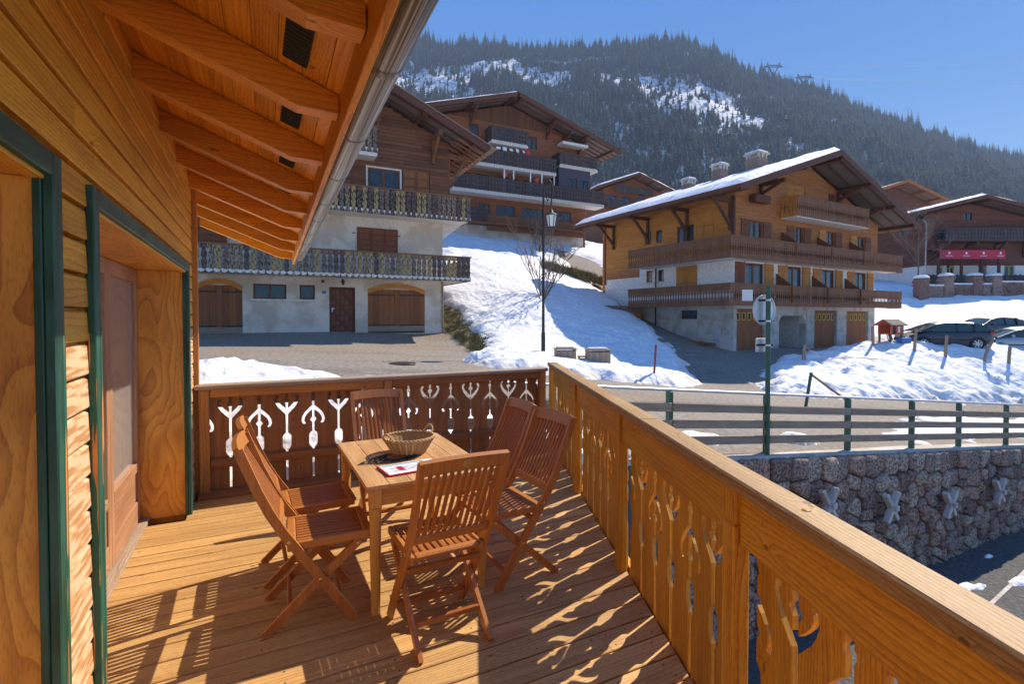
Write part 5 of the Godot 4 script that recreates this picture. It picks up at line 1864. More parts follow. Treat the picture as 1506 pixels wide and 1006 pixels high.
	# roof, brackets, beams, chimneys
	gable_roof(c, rx, pk, 9.2, 10.2, sl, 0.345, 1.9, -D - 0.9, 0.18, M.roof, M.beam, 0.26)
	for zz in [-0.15, -3.1, -6.3, -9.6]:
		bracket(c, Vector3(-0.05, 8.05, zz), Vector3(-1.7, 0, 0), 1.3, M.beam)
	for xx in [2.2, 10.2, 13.0]:
		bracket(c, Vector3(xx, peakf.call(xx) - 0.2, 0.05), Vector3(0, 0, 1.5), 0.5, M.beam)
	bxp("carved_beam", Vector3(1.2, 8.05, 0.06), Vector3(2.6, 8.5, 0.5), M.beam, c, 0.06)
	bxp("corner_post", Vector3(-0.10, f2, -0.12), Vector3(0.06, 8.3, 0.065), M.beam, c)
	bxp("corner_post", Vector3(-0.08, 4.0, -D - 0.02), Vector3(0.02, 8.3, -D + 0.12), M.beam, c)
	chimney(c, Vector3(6.6, pk - 1.0, -3.2), 0.95, 1.75)
	chimney(c, Vector3(5.5, pk - 1.5, -5.2), 0.75, 1.85)
	chimney(c, Vector3(4.5, pk - 1.8, -7.0), 0.65, 1.45)
	bxp("downpipe", Vector3(-0.16, g0 + 0.4, -5.62), Vector3(-0.08, 4.9, -5.54), M.iron, c, 0.02)
	bxp("meter_box", Vector3(-0.10, 0.35, -1.15), Vector3(-0.002, 1.05, -0.75), M.alu, c, 0.01)
	# low stone wall and a plank door against the slope, timber poles lying along the wall
	var ow := MB.new()
	ow.bc(Vector3(-3.2, -0.2, -7.4), Vector3(-0.05, 2.30, -6.75)); ow.box(Vector3(-1.65, 2.36, -7.05), Vector3(3.5, 0.1, 0.9))
	part("outbuilding_wall", ow.mesh(M.stone1), c)
	shutter(c, -1.35, 0.2, -0.25, 2.0, M.orange, -6.74)
	var po := MB.new()
	po.tube([Vector3(-0.55, 0.35, -5.2), Vector3(-0.55, 0.15, -0.7)], [0.10, 0.08], 8); po.tube([Vector3(-0.8, 0.30, -5.0), Vector3(-0.85, 0.1, -1.2)], [0.08, 0.07], 8)
	po.bar(Vector3(-0.45, 0.2, -6.3), Vector3(-0.15, 1.9, -6.6), 0.16, 0.06)
	part("leaning_timber", po.mesh(M.garage), c)

# ---------------------------------------------------------------- the flats behind, with four tiers of balconies
func apartment_house() -> void:
	var k := 1.333
	var q := func(v: float) -> float: return 1.65 + (v - 1.65) * k
	var h := thing("brown_flats", "tall brown timber flats with dark latticed balconies behind the old house", "building", Vector3(0, 0, -32.0 * k))
	var x0 := 9.0 * k
	var x1 := 22.3 * k
	var rx := 15.9 * k
	var pk: float = q.call(16.75)
	var sl := 0.305
	var top := func(x): return pk - 0.5 - absf(x - rx) * sl
	var base: float = q.call(6.0)
	var lev := [q.call(8.55), q.call(9.95), q.call(11.75), q.call(13.35)]
	# openings: [x0, y0, x1, y1] in the measured facade grid
	var raw := [[13.6, 8.75, 14.4, 9.40], [14.9, 8.70, 16.35, 9.45], [16.9, 8.65, 18.6, 9.45], [19.4, 8.70, 21.0, 9.45],
		[12.4, 10.6, 13.1, 11.4], [13.2, 10.35, 14.4, 11.4], [15.0, 10.2, 16.6, 11.4], [17.0, 10.2, 18.7, 11.4],
		[12.7, 12.1, 13.6, 13.0], [14.7, 12.0, 15.9, 13.0], [16.8, 12.1, 17.9, 13.1], [14.9, 13.9, 16.2, 14.75], [12.9, 13.8, 13.6, 14.7], [17.4, 13.6, 18.1, 14.5]]
	var holes := []
	for r in raw: holes.append([r[0] * k, q.call(r[1]), r[2] * k, q.call(r[3])])
	part("wall", wall_mb(x0, x1, base + 0.6, top, holes, 0.3, [rx]).mesh(M.mid), h)
	var plinth := MB.new()
	plinth.bc(Vector3(x0 - 0.2, base - 3.0, -14), Vector3(x1 - 0.3, q.call(8.05), 0.05))
	part("plinth", plinth.mesh(M.plaster), h)
	stuff(part("cladding", boards_mb(x0, x1, q.call(8.05), pk, 0.2, func(y): return rx - (pk - 0.5 - y) / sl, func(y): return rx + (pk - 0.5 - y) / sl, holes, 0.05, 12, 0.22).mesh(M.mid), h))
	var vb := MB.new()                                       # upright boards in the gable
	var gx := rx - 5.6
	while gx < rx + 5.6:
		var s := rng.randf_range(0.6, 1.0)
		vb.col = Color(s, s, s)
		var yt: float = minf(top.call(gx), top.call(gx + 0.22)) - 0.02
		var yb: float = q.call(14.98)
		if yt > yb + 0.05: vb.bc(Vector3(gx, yb, 0.055), Vector3(gx + 0.2, yt, 0.10))
		gx += 0.22
	stuff(part("gable_boards", vb.mesh(M.log), h))
	var sd := MB.new()
	sd.bc(Vector3(x1 - 0.3, base, -14), Vector3(x1, q.call(13.9), -0.301)); sd.bc(Vector3(x0, base, -14), Vector3(x0 + 0.3, q.call(13.9), -0.301)); sd.bc(Vector3(x0, base, -14.3), Vector3(x1, q.call(14), -14.0))
	sd.bc(Vector3(x0 + 0.3, base, -1.5), Vector3(x1 - 0.3, q.call(13.8), -1.4))
	part("side_wall", sd.mesh(M.mid), h)
	for r in holes: window(h, r[0], r[1], r[2], r[3], M.brown, 0.05, 2, rng.randf() < 0.45)
	# tiers
	var o := 1.5
	var tiers := [[11.3, 23.2, 10.0, true, 0.92], [12.9, 19.05, 11.82, true, 0.92], [14.05, 16.8, 13.42, true, 0.9], [19.35, 22.6, 12.52, false, 0.80]]
	for t in tiers:
		var g := Node3D.new()
		g.name = "balcony"
		h.add_child(g, true)
		var a: float = t[0] * k
		var b: float = t[1] * k
		var y: float = q.call(t[2])
		var s := MB.new()
		s.bc(Vector3(a, y - 0.28, 0.052), Vector3(b, y, o))
		part("slab", s.mesh(M.slab), g)
		far_rail(g, Vector3(a, y, o), Vector3(b, y, o), t[4] * k, 0.30, 2, M.rail_grey, 0.06)
		far_rail(g, Vector3(b, y, o), Vector3(b, y, 0.1), t[4] * k, 0.30, 2, M.rail_grey, 0.06)
		far_rail(g, Vector3(a, y, 0.1), Vector3(a, y, o), t[4] * k, 0.30, 2, M.rail_grey, 0.06)
		var tr := MB.new()
		var n := int((b - a) / 0.22)
		for i in n:
			tr.prism(PackedVector2Array([Vector2(-0.1, 0), Vector2(0.1, 0), Vector2(0, -0.24)]), 0.02, Transform3D(Basis(), Vector3(a + (i + 0.5) * 0.22, y - 0.02, o + 0.035)))
		part("tooth_trim", tr.mesh(M.slab), g)
	# dark enclosed bay on the right, posts, lower balcony, balcony things
	var bay := wall_mb(19.35 * k, 22.05 * k, q.call(10.0) + 0.01, func(_x): return q.call(12.45), [[20.2 * k, q.call(11.0), 20.9 * k, q.call(11.6)], [21.15 * k, q.call(11.0), 21.85 * k, q.call(11.6)]], 0.1)
	for i in bay.v.size(): bay.v[i].z += 1.30
	bay.bc(Vector3(22.0 * k, q.call(10.0) + 0.011, 0.06), Vector3(22.05 * k, q.call(12.45), 1.19)); bay.bc(Vector3(19.35 * k, q.call(10.0) + 0.011, 0.06), Vector3(19.42 * k, q.call(12.45), 1.19))
	part("enclosed_bay", bay.mesh(M.darkpanel), h)
	for xx in [20.2, 21.15]:
		var wn := Node3D.new()
		wn.name = "window"
		h.add_child(wn, true)
		bxp("pane", Vector3(xx * k, q.call(11.0), 1.22), Vector3((xx + 0.7) * k, q.call(11.6), 1.23), M.glass, wn, 0.0)
		bxp("frame", Vector3((xx + 0.33) * k, q.call(11.0), 1.231), Vector3((xx + 0.37) * k, q.call(11.6), 1.27), M.dark, wn)
	for xx in [15.0, 15.7, 17.0, 17.9, 18.9]: bxp("balcony_post", Vector3(xx * k, q.call(10.0), 1.3), Vector3(xx * k + 0.10, q.call(11.65), 1.4), M.white if xx < 18 else M.slab, h)
	bxp("awning_box", Vector3(19.7 * k, q.call(14.05), 0.2), Vector3(21.9 * k, q.call(14.25), 1.3), M.slab, h, 0.05)
	far_rail(h, Vector3(11.5 * k, q.call(8.1), 1.0), Vector3(14.0 * k, q.call(8.1), 1.0), 0.8 * k, 0.28, 2, M.rail_grey, 0.04)
	var ld := MB.new()
	ld.bc(Vector3(14.05 * k, q.call(7.55), 0.5), Vector3(21.9 * k, q.call(8.6), 0.62)); ld.bc(Vector3(11.5 * k, q.call(7.9), 0.06), Vector3(21.9 * k, q.call(8.05), 1.0))
	part("lower_parapet", ld.mesh(M.log), h)
	for a in [[15.15, 10.95, 0.30], [17.6, 10.85, 0.30]]:   # red hanging pots
		var m := MB.new()
		m.lathe([Vector2(0.0, -0.3), Vector2(0.22, -0.25), Vector2(0.30, 0.1), Vector2(0.0, 0.25)], 10, Vector3(a[0] * k, q.call(a[1]) + 0.5, 1.1))
		part("hanging_pot", m.mesh(M.redpaint), h)
	var lau := MB.new()
	for i in 5: lau.box(Vector3((14.6 + i * 0.48) * k, q.call(12.95), 1.35), Vector3(0.45, 0.22 + 0.12 * (i % 2), 0.12), rot_y(0.2 * i), 0.04)
	part("laundry", lau.mesh(M.curtain), h)
	var um := MB.new()
	um.lathe([Vector2(0.0, 1.1), Vector2(0.28, 0.75), Vector2(0.22, 0.1), Vector2(0.02, 0.0)], 10, Vector3(16.85 * k, q.call(12.45), 1.2))
	part("folded_parasol", um.mesh(M.red), h)
	gable_roof(h, rx, pk, 9.0 * k, 8.9 * k * 0.98, sl, sl, 1.9, -15.5, 0.22, M.roof, M.beam, 0.22)
	for xx in [13.0, 18.9, 20.3, 21.6]: bracket(h, Vector3(xx * k, top.call(xx * k) - 0.25, 0.1), Vector3(0, 0, 1.5), 0.8, M.beam)
	# red-flowered curtain in the ground-floor window
	bxp("flowered_curtain", Vector3(19.5 * k, q.call(8.74), -0.18), Vector3(20.9 * k, q.call(9.42), -0.16), mat(0.55, 0.2, 0.24, 0.9, noise_tex(64, 0.08, Color(0.5, 0.05, 0.1), Color(1, 1, 1), 90, 2, 0.45, 0.5), Vector3(1.5, 1.5, 1)), h, 0.0)

# ---------------------------------------------------------------- the dark house with a red awning and a terrace
func terrace_house() -> void:
	# front parallel to the picture; own x runs to the right, origin at the front left corner
	var D := 55.0
	var h := thing("restaurant_chalet", "dark brown chalet with a long red awning over its terrace", "building", P(44.4, 0, D), -YAW)
	var W := 22.0
	var pk := 14.35
	var rx := 4.6
	var sl := 0.24
	var top := func(x): return pk - 0.5 - absf(x - rx) * sl
	var holes := [[1.2, 10.0, 2.6, 11.0], [3.3, 9.9, 4.4, 11.0], [5.0, 9.9, 6.1, 11.0], [7.0, 9.9, 8.4, 11.0], [4.0, 12.0, 4.9, 12.9], [0.9, 8.35, 2.6, 9.1], [4.4, 8.3, 6.0, 9.1], [1.2, 5.5, 1.9, 7.0], [2.3, 5.5, 3.1, 7.0], [5.7, 5.5, 6.6, 7.0], [8.5, 5.4, 9.6, 7.2]]
	part("timber_wall", wall_mb(0, W, 7.25, top, holes, 0.3, [rx]).mesh(M.brown), h)
	stuff(part("cladding", boards_mb(0, W, 7.25, pk, 0.22, func(y): return rx - (pk - 0.5 - y) / sl, func(y): return rx + (pk - 0.5 - y) / sl, holes, 0.05, 22, 0.25).mesh(M.brown), h))
	part("white_ground_floor", wall_mb(0, W, 2.5, func(_x): return 7.25, holes, 0.3).mesh(M.white_wall), h)
	for r in holes: window(h, r[0], r[1], r[2], r[3], M.yellow if r[1] < 6 else M.dark, 0.06, 2, r[1] > 9.0)
	var side := Node3D.new()
	side.name = "flank_wall"
	h.add_child(side)
	side.position = Vector3(0, 0, -14.0)
	side.rotation.y = -PI / 2
	var sh := [[9.0, 8.3, 9.6, 8.9], [10.0, 8.3, 10.6, 8.9], [10.5, 10.9, 13.0, 11.5]]
	part("timber_wall", wall_mb(0, 13.69, 7.25, func(_x): return 12.4, sh, 0.3).mesh(M.brown), side)
	stuff(part("cladding", boards_mb(0, 13.95, 7.25, 12.3, 0.22, func(_y): return 0.0, func(_y): return 13.95, sh, 0.05, 23, 0.25).mesh(M.brown), side))
	part("white_ground_floor", wall_mb(0, 13.69, 2.0, func(_x): return 7.25, [], 0.3).mesh(M.white_wall), side)
	for r in sh: window(side, r[0], r[1], r[2], r[3], M.dark, 0.05, 1, false)
	var ov := MB.new()
	ov.lathe([Vector2(0.45, 0.0), Vector2(0.55, 0.03), Vector2(0.0, 0.05)], 16, Vector3(4.2, 9.3, 0.06), Basis(Vector3.RIGHT, PI / 2))
	part("round_plaque", ov.mesh(M.slab), side)
	dissolve(side)
	var bk := MB.new()
	bk.bc(Vector3(0, 2, -14.3), Vector3(W, 12.2, -14.0)); bk.bc(Vector3(W - 0.3, 2, -14), Vector3(W, 10.2, -0.31)); bk.bc(Vector3(0.4, 2.5, -1.7), Vector3(W - 0.4, 11.5, -1.6))
	part("rear_wall", bk.mesh(M.brown), h)
	# balcony
	var g := Node3D.new()
	g.name = "balcony"
	h.add_child(g)
	var s := MB.new()
	s.bc(Vector3(0.9, 9.65, 0.06), Vector3(W, 9.85, 1.4))
	part("slab", s.mesh(M.beam), g)
	far_rail(g, Vector3(0.9, 9.85, 1.4), Vector3(W, 9.85, 1.4), 1.15, 0.34, 2, M.rail_grey, 0.12)
	for x in [1.4, 4.4, 7.4, 10.4]: bracket(h, Vector3(x, 9.5, 0.05), Vector3(0, 0, 1.3), 1.1, M.beam)
	# terrace, rail, posts, awning
	var te := Node3D.new()
	te.name = "terrace"
	h.add_child(te)
	bxp("floor", Vector3(-1.4, 4.9, 0.01), Vector3(W, 5.12, 2.0), M.beam, te)
	bxp("rail", Vector3(-1.4, 5.15, 1.9), Vector3(W, 6.05, 2.0), M.rail_grey, te)
	for k in 40: bxp("slat", Vector3(-1.35 + k * 0.5, 5.14, 2.005), Vector3(-1.18 + k * 0.5, 6.12, 2.04), M.rail_grey, te, 0.0)
	for x in [-0.1, 2.3, 4.4, 6.2]: bxp("post", Vector3(x, 2.8, 1.6), Vector3(x + 0.2, 8.0, 1.8), M.beam, te)
	var aw := MB.new()
	aw.prism(PackedVector2Array([Vector2(0, 0), Vector2(0, -0.86), Vector2(0.03, -0.86), Vector2(0.03, 0.03), Vector2(-2.2, 0.55), Vector2(-2.2, 0.50)]), 6.75, Transform3D(Basis(Vector3(0, 0, 1), Vector3.UP, Vector3(-1, 0, 0)), Vector3(6.4, 8.55, 2.25)))
	var awn := part("awning", aw.mesh(M.red), h)
	# white print on the valance: an emblem over a line of small lettering, four times
	for k in 4:
		var pr := MB.new()
		var cx := 0.62 + k * 1.76
		pr.prism(PackedVector2Array([Vector2(cx - 0.10, 8.20), Vector2(cx + 0.05, 8.17), Vector2(cx + 0.13, 8.26), Vector2(cx + 0.08, 8.41), Vector2(cx - 0.06, 8.43)]), 0.006, Transform3D(Basis(), Vector3(0, 0, 2.282)))
		var xx := cx - 0.34
		while xx < cx + 0.32:
			var wd := rng.randf_range(0.05, 0.08)
			var hh := rng.randf_range(0.09, 0.15)
			pr.bc(Vector3(xx, 7.93, 2.282), Vector3(xx + 0.025, 7.93 + hh, 2.288)); pr.bc(Vector3(xx + 0.026, 7.93 + hh * 0.5, 2.282), Vector3(xx + wd, 7.93 + hh * 0.5 + 0.03, 2.288))
			xx += wd + 0.025
		part("printed_logo", pr.mesh(M.white), awn)
	gable_roof(h, rx, pk, 7.4, 18.6, sl, sl, 2.0, -15.4, 0.2, M.roof, M.beam, 0.24)
	var dp := MB.new()
	dp.tube([Vector3(-1.2, 11.9, 1.2), Vector3(-0.1, 11.7, 0.2), Vector3(-0.1, 2.6, 0.12)], [0.07], 6)
	part("downpipe", dp.mesh(M.alu), h)
	# stone garden wall with pillars below the terrace
	var w := thing("garden_wall", "low rubble garden wall with snow-capped pillars below the terrace", "wall")
	var pts := [P(37.6, 0, 47.0), P(40.2, 0, 47.4), P(43.2, 0, 47.8), P(45.2, 0, 48.0), P(52.0, 0, 48.6)]
	var r := RandomNumberGenerator.new()
	r.seed = 12
	for i in pts.size():
		var p: Vector3 = pts[i]
		var y0 := ground_y(p.x, p.z) - 0.4
		var m := MB.new()
		m.box(Vector3(p.x, y0 + 1.25, p.z), Vector3(0.9, 2.5, 0.9), rot_y(-YAW), 0.08)
		for q in 34:
			var an := r.randi_range(0, 3) * PI * 0.5
			m.box(Vector3(p.x, y0 + r.randf_range(0.2, 2.4), p.z) + rot_y(-YAW + an) * Vector3(r.randf_range(-0.4, 0.4), 0, 0.45), Vector3(r.randf_range(0.2, 0.4), r.randf_range(0.14, 0.3), 0.12), rot_y(-YAW + an), 0.04)
		part("pillar", m.mesh(M["stone%d" % (1 if i % 2 else 3)]), w)
		var sn := MB.new()
		sn.lathe([Vector2(0.60, 0.0), Vector2(0.62, 0.12), Vector2(0.42, 0.26), Vector2(0.0, 0.30)], 14, Vector3(p.x, y0 + 2.5, p.z))
		part("snow_cap", sn.mesh(M.snow), w)
		if i == pts.size() - 1: break
		var p2: Vector3 = pts[i + 1]
		var d := (p2 - p).normalized()
		var ln := p.distance_to(p2) - 0.9
		var bs := Basis(d, Vector3.UP, d.cross(Vector3.UP))
		var mm := MB.new()
		var cc := (p + p2) * 0.5
		var yb := (ground_y(p.x, p.z) + ground_y(p2.x, p2.z)) * 0.5 - 0.5
		mm.box(Vector3(cc.x, yb + 0.9, cc.z), Vector3(ln, 1.8, 0.5), bs)
		for q in int(ln * 22):
			mm.box(Vector3(cc.x, yb + r.randf_range(0.3, 1.7), cc.z) + bs * Vector3(r.randf_range(-0.5, 0.5) * ln, 0, 0.25) * Vector3(1, 1, 1) - bs.z * 0.5 * (1.0 if bs.z.dot(Vector3(0, 0, 1)) < 0 else 0.0), Vector3(r.randf_range(0.2, 0.45), r.randf_range(0.14, 0.3), 0.10), bs, 0.035)
		part("rubble_panel", mm.mesh(M["stone%d" % (3 if i % 2 else 1)]), w)
		var sc := MB.new()
		sc.box(Vector3(cc.x, yb + 1.86, cc.z), Vector3(ln, 0.14, 0.6), bs, 0.06)
		part("snow_cap", sc.mesh(M.snow), w)

# ---------------------------------------------------------------- smaller houses glimpsed behind
func back_houses() -> void:
	var d := 78.0
	var h := thing("distant_chalet", "small brown chalet with blue windows seen between flats and honey chalet", "chalet", P((930 - 753) / 750.0 * d, 0, d), -0.15)
	var pk := 23.2
	var top := func(x): return pk - 0.5 - absf(x) * 0.36
	var holes := [[-4.6, 18.6, -3.0, 20.0], [-2.2, 18.6, -0.6, 20.0], [-2.6, 20.6, -1.0, 21.6], [0.9, 20.2, 2.0, 21.4], [3.2, 18.7, 4.6, 20.0], [0.8, 18.6, 2.2, 20.0]]
	part("wall", wall_mb(-5.2, 5.2, 8, top, holes, 0.3, [0.0]).mesh(M.mid), h)
	stuff(part("cladding", boards_mb(-5.2, 5.2, 14, pk, 0.28, func(y): return -(pk - 0.5 - y) / 0.36, func(y): return (pk - 0.5 - y) / 0.36, holes, 0.05, 31, 0.25).mesh(M.mid), h))
	for r in holes: window(h, r[0], r[1], r[2], r[3], M.blue, 0.05, 2, true)
	var b := MB.new()
	b.bc(Vector3(-5.2, 8, -9), Vector3(-4.9, 20.8, -0.31)); b.bc(Vector3(4.9, 8, -9), Vector3(5.2, 20.8, -0.31)); b.bc(Vector3(-4.8, 8, -1.7), Vector3(4.8, 20.5, -1.6))
	part("side_wall", b.mesh(M.mid), h)
	var g := MB.new()
	g.bc(Vector3(-5.0, 17.9, 0.06), Vector3(5.0, 18.1, 1.2))
	part("slab", g.mesh(M.beam), h)
	far_rail(h, Vector3(-5.0, 18.1, 1.2), Vector3(5.0, 18.1, 1.2), 1.0, 0.4, 2, M.rail_grey)
	far_rail(h, Vector3(-3.4, 20.4, 0.9), Vector3(3.0, 20.4, 0.9), 0.8, 0.4, 2, M.rail_grey)
	gable_roof(h, 0, pk, 7.0, 7.0, 0.36, 0.36, 1.8, -10, 0.2, M.roof, M.beam, 0.25)
	# a roof seen between the honey chalet and the red-awning house
	d = 68.0
	var h2 := thing("half_hidden_chalet", "half-hidden brown chalet whose roof shows behind the honey chalet's right eave", "chalet", P((1310 - 753) / 750.0 * d, 0, d), -0.25)
	var pk2 := 19.4
	part("wall", wall_mb(-6.5, 6.5, 4, func(x): return pk2 - 0.5 - absf(x) * 0.32, [], 0.3, [0.0]).mesh(M.brown), h2)
	stuff(part("cladding", boards_mb(-6.5, 6.5, 4, pk2, 0.26, func(y): return -(pk2 - 0.5 - y) / 0.32, func(y): return (pk2 - 0.5 - y) / 0.32, [], 0.05, 32, 0.25).mesh(M.brown), h2))
	var b2 := MB.new()
	b2.bc(Vector3(-6.5, 4, -10), Vector3(-6.2, 17, -0.31)); b2.bc(Vector3(6.2, 4, -10), Vector3(6.5, 17, -0.31))
	part("side_wall", b2.mesh(M.brown), h2)
	gable_roof(h2, 0, pk2, 8.6, 8.6, 0.32, 0.32, 2.0, -11, 0.2, M.roof, M.garage, 0.0)

# ---------------------------------------------------------------- table, chairs and what lies on the table
func offset_line(pts: Array, w: float) -> PackedVector2Array:
	var a := []
	var b := []
	for i in pts.size():
		var d: Vector2 = (pts[mini(i + 1, pts.size() - 1)] - pts[maxi(i - 1, 0)]).normalized()
		var nn := Vector2(-d.y, d.x) * w * 0.5
		a.append(pts[i] + nn); b.append(pts[i] - nn)
	b.reverse()
	return PackedVector2Array(a + b)

# a slatted folding chair; own -z is forwards, x = 0 in the middle, z = 0 at the rear feet
func make_chair() -> Node3D:
	var t := Node3D.new()
	var side := Basis(Vector3(0, 0, -1), Vector3.UP, Vector3(1, 0, 0))     # (forward, height) outlines, depth along x
	var long := [Vector2(-0.105, 0.985), Vector2(-0.072, 0.90), Vector2(-0.022, 0.77), Vector2(0.035, 0.645), Vector2(0.10, 0.53), Vector2(0.19, 0.395), Vector2(0.285, 0.255), Vector2(0.38, 0.115), Vector2(0.455, 0.0)]
	for s in [-1.0, 1.0]:
		var m := MB.new()
		m.uo = Vector2(s, 0.3 * s)
		m.prism(offset_line(long, 0.046), 0.024, Transform3D(side, Vector3(s * 0.213 - 0.012, 0, 0)))
		part("leg", m.mesh(M.teak), t)
		var q := MB.new()
		q.uo = Vector2(s + 3.0, 0.3 * s)
		q.prism(offset_line([Vector2(0.005, 0.0), Vector2(0.25, 0.225), Vector2(0.485, 0.425)], 0.042), 0.022, Transform3D(side, Vector3(s * 0.185 - 0.011, 0, 0)))
		part("leg", q.mesh(M.teak), t)
		var b := MB.new()
		for p in [Vector2(0.277, 0.262), Vector2(0.125, 0.485), Vector2(0.47, 0.42)]:
			b.lathe([Vector2(0.0, 0.004), Vector2(0.009, 0.003), Vector2(0.010, 0.0)], 10, Vector3(s * 0.2255, p.y, -p.x), Basis(Vector3.BACK, -s * PI / 2))
		part("bolt", b.mesh(M.brass), t)
		var sr := MB.new()
		sr.uo = Vector2(0.5, s)
		sr.bar(Vector3(s * 0.187, 0.445, -0.115), Vector3(s * 0.187, 0.452, -0.535), 0.024, 0.045, Vector3.UP, 0.005)
		part("seat_rail", sr.mesh(M.teak), t)
	for z in [-0.135, -0.525]:
		var e := MB.new()
		e.uo = Vector2(z, z)
		e.box(Vector3(0, 0.455, z), Vector3(0.349, 0.026, 0.05), Basis(), 0.008)
		part("seat_end", e.mesh(M.teak), t)
	for k in 9:
		var m := MB.new()
		m.uo = Vector2(k * 0.7, k * 0.31)
		m.box(Vector3(-0.150 + k * 0.0375, 0.458, -0.33), Vector3(0.026, 0.016, 0.338), Basis(), 0.003)
		part("seat_slat", m.mesh(M.teak2), t)
	# back: crest, lower rail, uprights
	var lean := Vector2(-0.088, 0.945)
	var foot := Vector2(0.070, 0.585)
	var dirv := Vector3(0, lean.y - foot.y, -(lean.x - foot.x)).normalized()
	var bs := Basis(Vector3.RIGHT, dirv, Vector3.RIGHT.cross(dirv))
	var cr := MB.new()
	var rows := []
	for i in 2:                                             # a crest that bows backwards and upwards
		pass
	for k in 8:
		var x0 := lerpf(-0.2245, 0.2245, k / 8.0)
		var x1 := lerpf(-0.2245, 0.2245, (k + 1) / 8.0)
		var bow := func(x): return 0.018 * (1.0 - pow(x / 0.225, 2))
		var a := Vector3(x0, lean.y + 0.018 + bow.call(x0) * 0.6, -lean.x + 0.014 + bow.call(x0))
		var b := Vector3(x1, lean.y + 0.018 + bow.call(x1) * 0.6, -lean.x + 0.014 + bow.call(x1))
		cr.uo = Vector2(0.2, 0.1)
		var xx := (b - a).normalized()
		cr.box((a + b) * 0.5, Vector3(a.distance_to(b) + 0.002, 0.075, 0.026), Basis(xx, dirv, xx.cross(dirv)))
	part("crest_rail", cr.mesh(M.teak), t)
	var em := MB.new()
	em.lathe([Vector2(0.022, 0.0), Vector2(0.018, 0.003), Vector2(0.0, 0.003)], 16, Vector3(0, lean.y + 0.026, -lean.x + 0.046), bs * Basis(Vector3.RIGHT, PI / 2).scaled(Vector3(1, 1, 1)))
	part("emblem", em.mesh(M.brass), t)
	var lr := MB.new()
	lr.box(Vector3(0, foot.y - 0.02, -foot.x - 0.012), Vector3(0.40, 0.05, 0.024), bs, 0.004)
	part("back_rail", lr.mesh(M.teak), t)
	for k in 11:
		var x := -0.172 + k * 0.0344
		var m := MB.new()
		m.uo = Vector2(k * 0.6, k * 0.23)
		m.bar(Vector3(x, foot.y, -foot.x - 0.008), Vector3(x, lean.y - 0.01, -lean.x + 0.014 + 0.016 * (1.0 - pow(x / 0.225, 2))), 0.019, 0.014, Vector3.BACK, 0.003)
		part("back_slat", m.mesh(M.teak2), t)
	for p in [[Vector3(0, 0.10, -0.385), 0.40], [Vector3(0, 0.12, -0.125), 0.345], [Vector3(0, 0.375, -0.17), 0.40]]:
		var m := MB.new()
		m.box(p[0], Vector3(p[1], 0.03, 0.022), Basis(), 0.004)
		part("stretcher", m.mesh(M.teak2), t)
	return t

